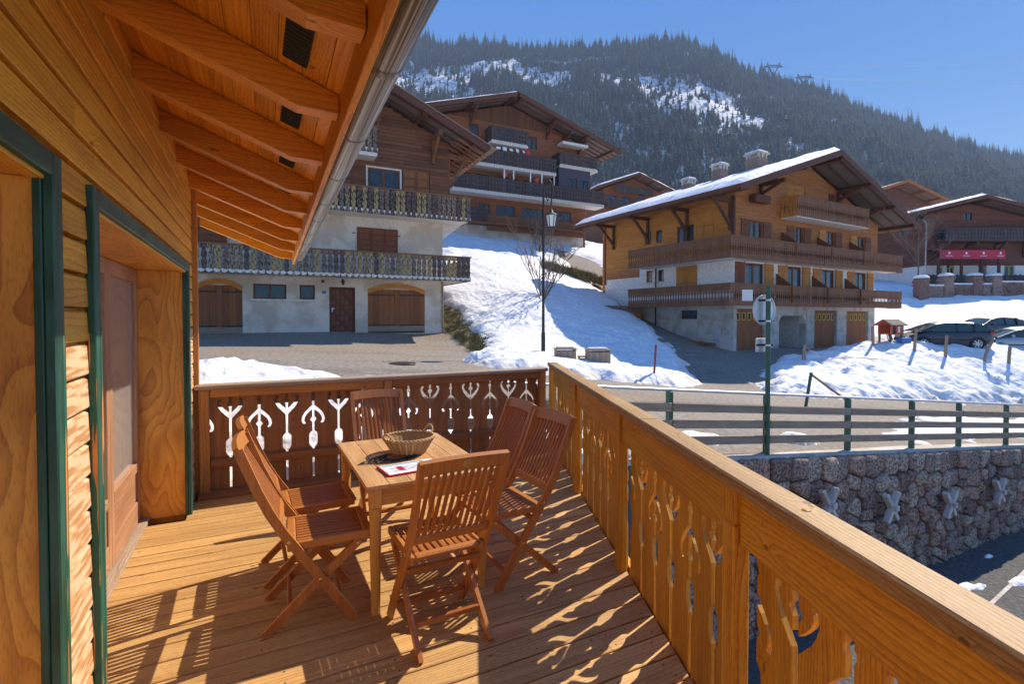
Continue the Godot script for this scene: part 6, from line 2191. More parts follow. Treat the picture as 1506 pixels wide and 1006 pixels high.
func table_and_chairs() -> void:
	# table: five boards in a top, an apron and turned-down square legs
	var t := thing("dining_table", "honey pine dining table in the middle of the deck", "table", Vector3(0.91, 0, -3.35))
	var hx := 0.378
	var hz := 0.545
	for k in 6:
		var a := -hx + k * 2.0 * hx / 6.0
		bxp("top_board", Vector3(a + 0.0006, 0.705, -hz), Vector3(a + 2.0 * hx / 6.0 - 0.0006, 0.73, hz), M.tabletop, t, 0.002)
	for s in [-1.0, 1.0]:
		bxp("apron", Vector3(s * (hx - 0.07) - 0.011, 0.60, -hz + 0.075), Vector3(s * (hx - 0.07) + 0.011, 0.704, hz - 0.075), M.tableleg, t, 0.003)
		bxp("apron", Vector3(-hx + 0.085, 0.60, s * (hz - 0.055) - 0.011), Vector3(hx - 0.085, 0.704, s * (hz - 0.055) + 0.011), M.tableleg, t, 0.003)
		for q in [-1.0, 1.0]:
			var m := MB.new()
			m.uo = Vector2(s, q)
			m.box(Vector3(0, 0.65, 0), Vector3(0.064, 0.108, 0.064), Basis(), 0.004)
			var prof := []
			for w in 13:
				var y := 0.596 - w * 0.0496
				prof.append([y, lerpf(0.0310, 0.0225, w / 12.0) if w else 0.032])
			for w in 12:
				var y0: float = prof[w][0]
				var y1: float = prof[w + 1][0]
				var r0: float = prof[w][1]
				var r1: float = prof[w + 1][1]
				for e in 8:
					var a0 := TAU * (e + 0.5) / 8.0
					var a1 := TAU * (e + 1.5) / 8.0
					m.quad(Vector3(cos(a0) * r0 * 1.1, y0, sin(a0) * r0 * 1.1), Vector3(cos(a1) * r0 * 1.1, y0, sin(a1) * r0 * 1.1), Vector3(cos(a1) * r1 * 1.1, y1, sin(a1) * r1 * 1.1), Vector3(cos(a0) * r1 * 1.1, y1, sin(a0) * r1 * 1.1), Vector3(cos((a0 + a1) * 0.5), 0, sin((a0 + a1) * 0.5)), Vector2(y0, a0 * 0.03), Vector2(y0, a1 * 0.03), Vector2(y1, a1 * 0.03), Vector2(y1, a0 * 0.03))
			part("leg", m.mesh(M.tableleg), t, Vector3(s * (hx - 0.055), 0, q * (hz - 0.045)))
	# six chairs: [x, z of the rear feet' middle, turn, label]
	var seats := [[0.035, -3.085, -PI / 2 - 0.05, "folding teak chair on the wall side of the table, nearest the camera"],
		[0.035, -3.60, -PI / 2 + 0.02, "folding teak chair on the wall side of the table, farther from the camera"],
		[1.725, -2.985, PI / 2 + 0.06, "folding teak chair on the railing side of the table, nearer the camera"],
		[1.74, -3.50, PI / 2 - 0.03, "folding teak chair on the railing side of the table, farther from the camera"],
		[0.875, -2.335, 0.03, "folding teak chair at the near end of the table with its back to the camera"],
		[0.965, -4.47, PI + 0.02, "folding teak chair at the far end of the table facing the camera"]]
	var proto := make_chair()
	for k in 6:
		var c: Node3D = proto if k == 0 else proto.duplicate()
		c.name = numbered("folding_chair")
		add_child(c)
		c.position = Vector3(seats[k][0], 0, seats[k][1])
		c.rotation.y = seats[k][2]
		tag(c, seats[k][3], "chair", "folding chairs around the table")
	# wicker basket
	var b := thing("wicker_basket", "round wicker bread basket with two handles on the table", "basket", Vector3(0.93, 0.731, -3.40))
	var rad := func(y): return 0.105 + 0.066 * (y / 0.105)
	for k in 30:                                             # woven rods: rings that dip in and out past the stakes
		var y := 0.008 + k * 0.0033
		var pts := []
		var rr := []
		for q in 73:
			var a := TAU * q / 72.0
			var r: float = rad.call(y) + 0.0042 * (1.0 if k % 2 else -1.0) * sin(a * 12.0)
			pts.append(Vector3(cos(a) * r, y, sin(a) * r * 0.92))
			rr.append(0.0026)
		var m := MB.new()
		m.tube(pts, rr, 5, false)
		part("weaver", m.mesh(M.wicker if k % 3 else M.wicker2), b)
	for k in 24:
		var a := TAU * (k + 0.5) / 24.0
		var m := MB.new()
		m.tube([Vector3(cos(a) * 0.104, 0.0, sin(a) * 0.096), Vector3(cos(a) * 0.170, 0.110, sin(a) * 0.156)], [0.003], 5)
		part("stake", m.mesh(M.wicker2), b)
	for w in 2:
		var m := MB.new()
		var pts := []
		for q in 97:
			var a := TAU * q / 96.0
			var tw := a * 20.0 + w * PI
			pts.append(Vector3(cos(a) * (0.170 + 0.005 * cos(tw)), 0.110 + 0.005 * sin(tw), sin(a) * (0.157 + 0.005 * cos(tw))))
		m.tube(pts, [0.0058], 6, false)
		part("rim", m.mesh(M.wicker), b)
	for s in [-1.0, 1.0]:
		var m := MB.new()
		for w in 2:
			var pts := []
			for q in 25:
				var f := q / 24.0
				var an := PI * f
				pts.append(Vector3(s * (0.165 + 0.030 * sin(an) + 0.004 * cos(f * 30.0 + w * PI)), 0.102 + 0.055 * sin(an) + 0.004 * sin(f * 30.0 + w * PI), -0.045 * cos(an)))
			m.tube(pts, [0.0048], 6, false)
		part("handle", m.mesh(M.wicker), b, Vector3.ZERO, rot_y(0.45))
	var bb := MB.new()
	bb.lathe([Vector2(0.104, 0.002), Vector2(0.104, 0.008), Vector2(0.0, 0.008)], 24)
	part("bottom", bb.mesh(M.wicker2), b)
	# leaf-shaped wire mat, magazine
	var tv := thing("wire_table_mat", "dark oval wire mat with looped ends beside the basket", "table mat", Vector3(0.80, 0.731, -3.30), 0.25)
	for k in 5:
		var f: float = [1.0, 0.78, 0.56, 0.36, 0.18][k]
		var m := MB.new()
		var pts := []
		for q in 49:
			var a := TAU * q / 48.0
			pts.append(Vector3(cos(a) * 0.165 * f, 0.004, sin(a) * 0.105 * f))
		m.tube(pts, [0.0035], 5, false)
		part("ring", m.mesh(M.iron), tv)
	for k in 12:
		var a := TAU * k / 12.0
		var m := MB.new()
		m.tube([Vector3(cos(a) * 0.028, 0.009, sin(a) * 0.018), Vector3(cos(a) * 0.165, 0.009, sin(a) * 0.105)], [0.003], 5)
		part("spoke", m.mesh(M.iron), tv)
	for s in [-1.0, 1.0]:
		var m := MB.new()
		m.tube([Vector3(s * 0.155, 0.005, 0.035), Vector3(s * 0.245, 0.005, 0.0), Vector3(s * 0.155, 0.005, -0.035)], [0.003], 5)
		part("loop", m.mesh(M.iron), tv)
	var wv := MB.new()
	wv.lathe([Vector2(0.060, 0.006), Vector2(0.060, 0.012), Vector2(0.0, 0.012)], 20, Vector3(0.02, 0, 0))
	part("woven_centre", wv.mesh(M.shutter), tv)
	var mg := thing("magazine", "white magazine with a red spine and a blue sketch on its cover", "magazine", Vector3(0.815, 0.731, -3.045), 0.10)
	bxp("pages", Vector3(-0.14, 0.001, -0.10), Vector3(0.20, 0.010, 0.105), M.white, mg, 0.002)
	bxp("spine", Vector3(-0.152, 0.0005, -0.102), Vector3(-0.1405, 0.013, 0.107), M.red, mg, 0.003)
	bxp("edge_strip", Vector3(-0.1402, 0.0005, 0.1055), Vector3(0.20, 0.0115, 0.112), M.red, mg, 0.002)
	var im := Image.create(256, 160, false, Image.FORMAT_RGB8)
	im.fill(Color(0.93, 0.94, 0.96))
	var r := RandomNumberGenerator.new()
	r.seed = 3
	im.fill_rect(Rect2i(10, 8, 200, 16), Color(0.35, 0.62, 0.66))
	im.fill_rect(Rect2i(60, 50, 30, 70), Color(0.75, 0.15, 0.25))
	for k in 500:                                            # a loose ink drawing of roofs and slopes
		var f := k / 500.0
		var x := int(30 + f * 190)
		for q in 4:
			var y := int(60 + 18 * q + 26.0 * absf(fmod(f * 3.0 + q * 0.37, 1.0) - 0.5) + r.randf_range(-2, 2))
			im.fill_rect(Rect2i(x, clampi(y, 0, 157), 2, 2), Color(0.2, 0.26, 0.5) if q % 2 else Color(0.55, 0.16, 0.3))
	var cm := mat(1, 1, 1, 0.35, ImageTexture.create_from_image(im))
	var cv := MB.new()
	cv.quad(Vector3(-0.138, 0.0104, -0.098), Vector3(0.198, 0.0104, -0.098), Vector3(0.198, 0.0104, 0.103), Vector3(-0.138, 0.0104, 0.103), Vector3.UP, Vector2(0, 0), Vector2(1, 0), Vector2(1, 1), Vector2(0, 1))
	part("cover", cv.mesh(cm), mg)

# ---------------------------------------------------------------- street furniture and plants
func bare_tree(called: String, label: String, category: String, at: Vector3, h: float, spread: float, sd: int, stems: int) -> void:
	var t := thing(called, label, category, at)
	var r := RandomNumberGenerator.new()
	r.seed = sd
	var trunk := MB.new()
	var twigs := MB.new()
	var todo := []
	if stems == 1:
		trunk.tube([Vector3(0, -0.3, 0), Vector3(0.02, h * 0.2, 0.01), Vector3(0.0, h * 0.5, 0.03), Vector3(0.03, h * 0.95, 0.0)], [0.09, 0.075, 0.05, 0.015], 6)
		for k in 20:
			var f := r.randf_range(0.22, 0.92)
			var a := r.randf() * TAU
			todo.append([Vector3(0, h * f, 0), Vector3(cos(a) * spread, r.randf_range(0.25, 0.8), sin(a) * spread).normalized(), h * (0.50 - 0.34 * f), 0.028, 0])
	else:
		for k in stems:
			var a := r.randf() * TAU
			todo.append([Vector3(cos(a) * 0.08, -0.2, sin(a) * 0.08), Vector3(cos(a) * spread, r.randf_range(0.7, 1.3), sin(a) * spread).normalized(), h * r.randf_range(0.5, 0.75), 0.045, 0])
	while not todo.is_empty():
		var q: Array = todo.pop_back()
		var p: Vector3 = q[0]
		var d: Vector3 = q[1]
		var l: float = q[2]
		var pts := [p]
		for i in 3:
			d = (d + Vector3(r.randf_range(-0.22, 0.22), r.randf_range(-0.05, 0.25), r.randf_range(-0.22, 0.22))).normalized()
			p += d * l / 3.0
			pts.append(p)
		(trunk if q[4] == 0 and stems > 1 else twigs).tube(pts, [q[3], q[3] * 0.8, q[3] * 0.6, q[3] * 0.35], 4, false)
		if q[4] < 2:
			for k in 4 + q[4]:
				var base: Vector3 = pts[1].lerp(pts[3], r.randf())
				todo.append([base, (d + Vector3(r.randf_range(-0.9, 0.9), r.randf_range(-0.2, 0.6), r.randf_range(-0.9, 0.9))).normalized(), l * r.randf_range(0.4, 0.62), maxf(q[3] * 0.55, 0.013), q[4] + 1])
	part("trunk", trunk.mesh(M.twig), t)
	part("crown", twigs.mesh(M.twig), t)

func street() -> void:
	# swan-neck lantern
	var b := P(1.2, 0, 19.6)
	b.y = ground_y(b.x, b.z) + 0.15
	var l := thing("street_lamp", "black cast-iron street lamp with a hanging lantern in the snow", "street lamp", b, -YAW)
	var pole := MB.new()
	pole.tube([Vector3(0, -0.3, 0), Vector3(0, 0.9, 0), Vector3(0, 0.95, 0), Vector3(0, 6.4, 0)], [0.085, 0.075, 0.055, 0.038], 12)
	for y in [0.92, 3.0, 4.7]: pole.lathe([Vector2(0.05, y - 0.04), Vector2(0.075, y), Vector2(0.05, y + 0.04)], 12)
	part("pole", pole.mesh(M.iron), l)
	var arm := MB.new()
	var pts := []
	for k in 19:
		var a := PI - PI * 1.15 * k / 18.0
		pts.append(Vector3(0.17 + cos(a) * 0.17, 6.35 + sin(a) * 0.42, 0))
	pts.append(Vector3(0.31, 5.95, 0)); pts.append(Vector3(0.28, 5.80, 0))
	arm.tube(pts, [0.026], 8)
	var sc := []
	for k in 26:
		var f := k / 25.0
		sc.append(Vector3(0.17 + cos(f * 9.0) * 0.10 * (1.0 - f * 0.7), 6.25 - 0.35 * f + sin(f * 9.0) * 0.08, 0))
	arm.tube(sc, [0.016], 6)
	arm.tube([Vector3(0.30, 5.85, 0), Vector3(0.30, 5.62, 0)], [0.016], 6)
	part("swan_neck", arm.mesh(M.iron), l)
	var head := MB.new()
	head.lathe([Vector2(0.02, 5.66), Vector2(0.06, 5.60), Vector2(0.07, 5.54), Vector2(0.235, 5.44), Vector2(0.24, 5.41), Vector2(0.0, 5.41)], 6, Vector3(0.30, 0, 0))
	head.lathe([Vector2(0.135, 4.98), Vector2(0.12, 4.93), Vector2(0.03, 4.90), Vector2(0.0, 4.86)], 6, Vector3(0.30, 0, 0))
	for k in 6:
		var a := TAU * k / 6.0
		head.bar(Vector3(0.30 + cos(a) * 0.215, 5.42, sin(a) * 0.215), Vector3(0.30 + cos(a) * 0.13, 4.97, sin(a) * 0.13), 0.02, 0.02)
	var hd := part("lantern", head.mesh(M.iron), l)
	var gl := MB.new()
	gl.lathe([Vector2(0.205, 5.41), Vector2(0.125, 4.98)], 6, Vector3(0.30, 0, 0))
	part("glass", gl.mesh(M.frost), hd)
	# back of a round traffic sign on a green post beside the fence
	var s := thing("traffic_sign", "green sign post with the grey back of a round sign by the fence", "sign", Vector3(8.34, wall_top(8.34), -6.2), -0.25)
	var sp := MB.new()
	sp.tube([Vector3(0.014, 0.0, 0), Vector3(0, 3.10, 0)], [0.042], 12)
	part("post", sp.mesh(M.postgreen), s)
	var disc := MB.new()
	disc.lathe([Vector2(0.0, 0.0), Vector2(0.265, 0.0), Vector2(0.28, 0.012), Vector2(0.28, 0.028), Vector2(0.26, 0.030), Vector2(0.255, 0.012), Vector2(0.0, 0.012)], 40, Vector3(-0.02, 2.66, -0.10), Basis(Vector3.UP, 0.17) * Basis(Vector3.RIGHT, PI / 2))
	part("round_sign", disc.mesh(M.alu), s)
	var pla := MB.new()
	pla.box(Vector3(-0.02, 2.02, -0.10), Vector3(0.34, 0.25, 0.02), Basis(Vector3.UP, 0.1), 0.006)
	part("plate", pla.mesh(M.alu), s)
	var cl := MB.new()
	for y in [2.84, 2.46, 2.02]:
		cl.lathe([Vector2(0.043, y - 0.018), Vector2(0.050, y - 0.015), Vector2(0.050, y + 0.015), Vector2(0.043, y + 0.018)], 12)
		var br := MB.new()
		br.box(Vector3(-0.01, y, -0.07), Vector3(0.28 if y > 2.2 else 0.32, 0.035, 0.03), Basis(Vector3.UP, 0.02))
		part("bracket", br.mesh(M.iron), s)
	part("clamp", cl.mesh(M.steel), s)
	var ts := MB.new()
	ts.box(Vector3(-0.34, 2.93, -0.12), Vector3(0.22, 0.20, 0.01), Basis(), 0.004)
	part("small_plate", ts.mesh(M.white), s)
	# two grey planters of boards with dark frames, a small one between
	var pls := [[831, 17.8, 0.72, 0.52, "grey board planter box in snow nearest the lamp"], [879, 17.8, 0.80, 0.62, "larger grey board planter box in snow, right of the first"], [857, 18.1, 0.32, 0.30, "little grey box between the two planter boxes"]]
	for a in pls:
		var p := P((a[0] - 753.0) / 750.0 * a[1], 0, a[1])
		p.y = ground_y(p.x, p.z) + 0.12
		var t := thing("planter_box", a[4], "planter", p, -YAW + 0.05, "planter boxes by the lamp")
		var w: float = a[2]
		var h: float = a[3]
		var n := 6
		for k in n:
			for q in 2:
				bxp("board", Vector3(-w * 0.5 + 0.05 + k * (w - 0.1) / n + 0.003, -0.05, (w * 0.32 if q else -w * 0.32) - 0.012), Vector3(-w * 0.5 + 0.05 + (k + 1) * (w - 0.1) / n - 0.003, h - 0.04, (w * 0.32 if q else -w * 0.32) + 0.012), M["grey%d" % (k % 4)], t, 0.003)
		for q in [-1.0, 1.0]:
			bxp("end_panel", Vector3(q * (w * 0.5 - 0.03) - 0.02, -0.08, -w * 0.32 - 0.02), Vector3(q * (w * 0.5 - 0.03) + 0.02, h, w * 0.32 + 0.02), M.grey3, t, 0.008)
		bxp("lid", Vector3(-w * 0.5 - 0.02, h + 0.001, -w * 0.35), Vector3(w * 0.5 + 0.02, h + 0.05, w * 0.35), M.grey1, t, 0.01)
		var sn := MB.new()
		sn.box(Vector3(0, h + 0.075, -0.05), Vector3(w * 0.8, 0.05, w * 0.5), Basis(), 0.022)
		if w > 0.5: part("snow_cap", sn.mesh(M.snow), t)
	# stakes and posts in the snow
	var st := MB.new()
	st.bar(Vector3(0, -0.3, 0), Vector3(0.10, 1.15, 0), 0.05, 0.05)
	var q0 := P((961 - 753) / 750.0 * 16.6, 0, 16.6)
	single("snow_stake", st.mesh(mat(0.35, 0.07, 0.05, 0.8)), "thin red snow stake leaning at the edge of the snow slope", "stake", "", Vector3(q0.x, ground_y(q0.x, q0.z) + 0.1, q0.z))
	var posts := [[1284, 26.2, 1.05, 0.04, "leftmost wooden post on the snow bank beside the playhouse"], [1344, 25.4, 1.15, -0.10, "wooden post on the snow bank in front of the black car's bonnet"], [1390, 25.0, 1.10, -0.07, "wooden post on the snow bank before the black car's rear door"], [1443, 24.8, 1.05, -0.55, "steeply leaning wooden post on the snow bank between the cars"], [1483, 24.6, 0.95, -0.08, "wooden post on the snow bank in front of the silver car"]]
	for a in posts:
		var p := P((a[0] - 753.0) / 750.0 * a[1], 0, a[1])
		p.y = ground_y(p.x, p.z) + 0.42
		var m := MB.new()
		m.tube([Vector3(0, -0.6, 0), Vector3(-a[3] * 0.5, a[2] * 0.5, 0), Vector3(-a[3] * 0.95, a[2] * 0.97, 0), Vector3(-a[3], a[2], 0)], [0.075, 0.07, 0.068, 0.05], 7)
		var o := single("fence_post", m.mesh(M["grey%d" % (int(a[0]) % 3)]), a[4], "post", "posts on the snow bank", p)
		o.rotation.y = -YAW
	var gp := thing("leaning_green_post", "leaning green post with a slanting strut at the foot of the snow bank", "post", Vector3(16.3, ground_y(16.3, -10.6), -10.6), -YAW)
	var m1 := MB.new()
	m1.tube([Vector3(-0.12, -0.2, 0), Vector3(0.08, 1.15, 0)], [0.05], 8)
	part("post", m1.mesh(M.postgreen), gp)
	var m2 := MB.new()
	m2.tube([Vector3(0.06, 1.1, 0), Vector3(1.45, 0.15, -0.2)], [0.04], 6)
	part("strut", m2.mesh(M.grey0), gp)
	var m3 := MB.new()
	m3.tube([Vector3(-0.12, -0.05, 0), Vector3(-0.45, -0.06, 0.5)], [0.04], 6)
	part("foot", m3.mesh(M.grey3), gp)
	var wp2 := thing("twin_stakes", "pair of thin wooden stakes on the snow by the driveway", "stake", Vector3(23.0, ground_y(23.0, -15.2) + 0.25, -15.2), -YAW)
	for x in [-0.08, 0.12]:
		var m := MB.new()
		m.tube([Vector3(x, -0.4, 0), Vector3(x * 0.2, 1.05, 0)], [0.045, 0.035], 6)
		part("stake", m.mesh(M.grey1), wp2)
	var rp := MB.new()
	rp.tube([Vector3(0.05, 0.95, 0), Vector3(1.0, 0.35, 0.0), Vector3(2.3, 0.45, -0.1), Vector3(3.6, 0.35, -0.2)], [0.018], 5)
	part("rope", rp.mesh(M.grey2), wp2)
	# red playhouse on legs
	var hp := P((1309 - 753) / 750.0 * 27.0, 0, 27.0)
	var ph := thing("toy_playhouse", "small red toy playhouse beside the black car", "playhouse", Vector3(hp.x, ground_y(hp.x, hp.z) + 0.2, hp.z), -YAW + 0.35)
	for k in 8: bxp("plank", Vector3(-0.48 + k * 0.12, 0.55, 0.33), Vector3(-0.365 + k * 0.12, 1.05, 0.36), M.redpaint, ph, 0.004)
	for k in 5: bxp("plank", Vector3(0.485, 0.55, -0.3 + k * 0.125), Vector3(0.51, 1.05, -0.18 + k * 0.125), M.redpaint if k != 2 else M.yellow, ph, 0.004)
	bxp("back_wall", Vector3(-0.48, 0.55, -0.33), Vector3(0.48, 1.05, -0.30), M.redpaint, ph)
	bxp("window", Vector3(0.02, 0.66, 0.361), Vector3(0.18, 0.98, 0.37), M.white, ph)
	bxp("door", Vector3(-0.36, 0.58, 0.361), Vector3(-0.16, 1.0, 0.368), M.dark, ph)
	for z in [-1.0, 1.0]:
		var m := MB.new()
		m.box(Vector3(0, 1.19, z * 0.24), Vector3(1.22, 0.05, 0.58), Basis(Vector3.RIGHT, z * 0.55), 0.01)
		part("roof_panel", m.mesh(M.roof if z > 0 else M.redpaint), ph)
	for a in [[-0.42, -0.28], [0.42, -0.28], [-0.42, 0.28], [0.42, 0.28]]: bxp("leg", Vector3(a[0] - 0.04, -0.2, a[1] - 0.04), Vector3(a[0] + 0.04, 0.549, a[1] + 0.04), M.postgreen, ph)
	bxp("bench", Vector3(-0.2, 0.0, 0.4), Vector3(0.5, 0.4, 0.75), M.blue, ph, 0.03)
	# boards leaning on the chalet corner
	var lb := thing("leaning_boards", "dark boards leaning against the right corner of the honey chalet", "boards", Vector3(39.0, ground_y(39, -20), -20.1), 0.1)
	for k in 3: barp("board", Vector3(0.2 * k, -0.1, 0.5 + 0.1 * k), Vector3(0.05 * k - 0.2, 1.7, 0.1), 0.22, 0.04, M.grey3, lb)
	# shrubs and bare trees
	var t1 := P((797 - 753) / 750.0 * 30.0, 0, 30.0)
	bare_tree("bare_tree", "bare branching small tree on the snow behind the lamp", "tree", Vector3(t1.x, ground_y(t1.x, t1.z) + 0.25, t1.z), 4.2, 0.72, 4, 8)
	var t2 := P((792 - 753) / 750.0 * 45.0, 0, 45.0)
	bare_tree("bare_shrub", "bare shrub in front of the brown flats' plinth", "shrub", Vector3(t2.x, ground_y(t2.x, t2.z) + 0.2, t2.z), 4.6, 0.45, 6, 9)
	var t3 := P((1348 - 753) / 750.0 * 52.0, 0, 52.0)
	bare_tree("bare_sapling", "bare upright sapling in front of the red-awning chalet's flank", "tree", Vector3(t3.x, ground_y(t3.x, t3.z) + 0.2, t3.z), 7.4, 0.5, 8, 1)
	# manhole cover set in the road
	var mh := MB.new()
	mh.lathe([Vector2(0.42, 0.0), Vector2(0.42, 0.015), Vector2(0.36, 0.018), Vector2(0.0, 0.018)], 28)
	var mp := P((590 - 753) / 750.0 * 14.6, 0, 14.6)
	single("manhole_cover", mh.mesh(M.iron), "round iron manhole cover in the street", "manhole cover", "", Vector3(mp.x, ground_y(mp.x, mp.z) + 0.004, mp.z))

# ---------------------------------------------------------------- cars: own +x is the front, y = 0 the ground
func make_car(label: String, at: Vector3, turn: float, paint: Material, len: float, fast: float) -> void:
	var t := thing("parked_car", label, "car", at, turn, "cars parked behind the snow bank")
	var hl := len * 0.5
	# stations from tail to nose: [x, half width, sill, belt height]
	var st := [[-hl, 0.60, 0.42, 0.86], [-hl + 0.06, 0.74, 0.32, 0.94], [-hl + 0.35, 0.84, 0.24, 0.97], [-hl + 0.9, 0.87, 0.20, 0.96], [-0.6, 0.88, 0.18, 0.95], [0.2, 0.88, 0.18, 0.94], [0.9, 0.875, 0.19, 0.93], [hl - 0.95, 0.86, 0.22, 0.90], [hl - 0.45, 0.82, 0.25, 0.80], [hl - 0.14, 0.72, 0.30, 0.68], [hl, 0.52, 0.40, 0.58]]
	var rows := []
	for s in st:
		var row := []
		var w: float = s[1]
		var lo: float = s[2]
		var hi: float = s[3]
		for p in [[-0.88, 0.0], [-0.98, 0.10], [-1.0, 0.45], [-0.985, 0.75], [-0.93, 0.94], [-0.80, 1.0], [-0.3, 1.02], [0.3, 1.02], [0.80, 1.0], [0.93, 0.94], [0.985, 0.75], [1.0, 0.45], [0.98, 0.10], [0.88, 0.0]]:
			row.append(Vector3(s[0], lerpf(lo, hi, p[1]), p[0] * w))
		rows.append(row)
	var b := MB.new()
	b.sheet(rows, 1.0, true)
	for e in [0, rows.size() - 1]:
		var cpt := Vector3(st[e][0], (st[e][2] + st[e][3]) * 0.5, 0)
		var nn := Vector3(-1 if e == 0 else 1, 0, 0)
		var i := b.vert(cpt, nn, Vector2.ZERO)
		for p in rows[e]: b.vert(p, nn, Vector2.ZERO)
		for k in 14: b.tri(i, i + 1 + k, i + 1 + (k + 1) % 14)
	for i in b.n.size():                                     # outward
		if b.n[i].dot(b.v[i] - Vector3(clampf(b.v[i].x, -hl + 0.6, hl - 0.6), 0.6, 0)) < 0: b.n[i] = -b.n[i]
	b.rewind()
	part("body", b.mesh(paint), t)
	# greenhouse: glass hull, then roof skin and pillars a little proud of it
	var gh := [[-hl + 0.12, 0.66, 0.93, 0.95], [-hl + 0.45 - fast * 0.1, 0.66, 0.95, 1.24], [-hl + 0.85, 0.65, 0.95, 1.40], [-0.35, 0.655, 0.94, 1.46], [0.15, 0.65, 0.93, 1.44], [0.55, 0.64, 0.93, 1.33], [1.02, 0.66, 0.92, 1.10], [1.42, 0.70, 0.90, 0.92]]
	var gr := []
	for s in gh:
		var row := []
		for p in [[-1.22, 0.0], [-1.12, 0.45], [-1.0, 0.86], [-0.80, 0.985], [0.0, 1.03], [0.80, 0.985], [1.0, 0.86], [1.12, 0.45], [1.22, 0.0]]:
			row.append(Vector3(s[0], lerpf(s[2], s[3], p[1]), p[0] * s[1]))
		gr.append(row)
	var g := MB.new()
	g.sheet(gr)
	for i in g.n.size():
		if g.n[i].dot(g.v[i] - Vector3(g.v[i].x * 0.6, 0.7, 0)) < 0: g.n[i] = -g.n[i]
	g.rewind()
	part("glasshouse", g.mesh(M.car_glass), t)
	var rr := []
	for i in range(2, 6):
		var row := []
		for k in range(2, 7): row.append(gr[i][k] + (gr[i][k] - Vector3(gr[i][k].x, 0.9, 0)).normalized() * 0.012)
		rr.append(row)
	var rs := MB.new()
	rs.sheet(rr)
	for i in rs.n.size():
		if rs.n[i].y < 0: rs.n[i] = -rs.n[i]
	rs.rewind()
	part("roof", rs.mesh(paint), t)
	for s in [-1.0, 1.0]:
		var edge := func(i: int, f: float):
			var row: Array = gr[i]
			var a: Vector3 = row[2] if s < 0 else row[6]
			var c: Vector3 = row[0] if s < 0 else row[8]
			return c.lerp(a, f) + Vector3(0, 0, s * 0.012)
		barp("window_pillar", edge.call(5, 1.0), edge.call(7, 0.0), 0.05, 0.06, paint, t, 0.0)
		barp("window_pillar", edge.call(3, 1.0), edge.call(3, 0.0), 0.04, 0.09, paint, t, 0.0)
		barp("window_pillar", edge.call(1, 1.0), edge.call(2, 1.0), 0.05, 0.06, paint, t, 0.0)
		barp("window_pillar", edge.call(2, 1.0), edge.call(2, 0.0) + Vector3(0.05, 0, 0), 0.05, 0.18, paint, t, 0.0)
		barp("window_pillar", edge.call(1, 1.0), edge.call(0, 0.0), 0.06, 0.16, paint, t, 0.0)
	for s in [-1.0, 1.0]:
		for x in [-hl + 0.80, hl - 0.86]:
			var wn := Node3D.new()
			wn.name = "wheel"
			t.add_child(wn, true)
			wn.position = Vector3(x, 0.31, s * 0.79)
			var ax := Basis(Vector3.RIGHT, s * PI / 2)
			var ty := MB.new()
			ty.lathe([Vector2(0.20, 0.095), Vector2(0.27, 0.105), Vector2(0.305, 0.08), Vector2(0.315, 0.0), Vector2(0.305, -0.08), Vector2(0.20, -0.09)], 28, Vector3.ZERO, ax)
			part("tyre", ty.mesh(M.rubber), wn)
			var ri := MB.new()
			ri.lathe([Vector2(0.215, 0.085), Vector2(0.20, 0.10), Vector2(0.185, 0.07), Vector2(0.18, 0.02)], 28, Vector3.ZERO, ax)
			for k in 7:
				var a := TAU * k / 7.0
				ri.bar(ax * Vector3(cos(a) * 0.03, 0.085, sin(a) * 0.03), ax * Vector3(cos(a) * 0.20, 0.088, sin(a) * 0.20), 0.05, 0.02, ax * Vector3.UP)
			ri.lathe([Vector2(0.0, 0.10), Vector2(0.05, 0.095), Vector2(0.05, 0.06)], 14, Vector3.ZERO, ax)
			part("rim", ri.mesh(M.alu), wn)
			var hub := MB.new()
			hub.lathe([Vector2(0.19, 0.02), Vector2(0.0, 0.02)], 20, Vector3.ZERO, ax)
			part("brake_disc", hub.mesh(M.dark), wn)
			var arch := MB.new()
			var pts := []
			for k in 15:
				var a := -0.15 + (PI + 0.3) * k / 14.0
				pts.append(Vector3(x + cos(a) * 0.345, 0.31 + sin(a) * 0.345, s * 0.862))
			arch.tube(pts, [0.022], 6)
			part("wheel_arch", arch.mesh(M.rubber if paint == M.car_dark else paint), t)
		var tl := MB.new()
		tl.box(Vector3(-hl + 0.15, 0.84, s * 0.70), Vector3(0.26, 0.20, 0.16), rot_y(s * 0.25), 0.05)
		part("tail_light", tl.mesh(M.lamp_red), t)
		var hlp := MB.new()
		hlp.box(Vector3(hl - 0.24, 0.64, s * 0.64), Vector3(0.30, 0.14, 0.18), rot_y(-s * 0.5), 0.05)
		part("headlight", hlp.mesh(M.lamp_white), t)
		var mi := MB.new()
		mi.box(Vector3(0.80, 0.98, s * 0.97), Vector3(0.12, 0.13, 0.18), Basis(), 0.04)
		part("mirror", mi.mesh(paint), t)
		var tr := MB.new()
		tr.box(Vector3(-0.05, 0.52, s * 0.884), Vector3(2.2, 0.055, 0.03), Basis(), 0.01)
		part("side_trim", tr.mesh(M.rubber), t)
		for x in [-0.45, 0.55]:
			var dh := MB.new()
			dh.box(Vector3(x - 0.1, 0.80, s * 0.885), Vector3(0.18, 0.035, 0.03), Basis(), 0.01)
			part("door_handle", dh.mesh(paint), t)
	var bp := MB.new()
	bp.box(Vector3(-hl + 0.02, 0.47, 0), Vector3(0.12, 0.20, 1.45), Basis(), 0.05)
	part("bumper", bp.mesh(paint), t)
	var np := MB.new()
	np.box(Vector3(-hl - 0.045, 0.56, 0), Vector3(0.012, 0.11, 0.50))
	part("number_plate", np.mesh(M.white), t)

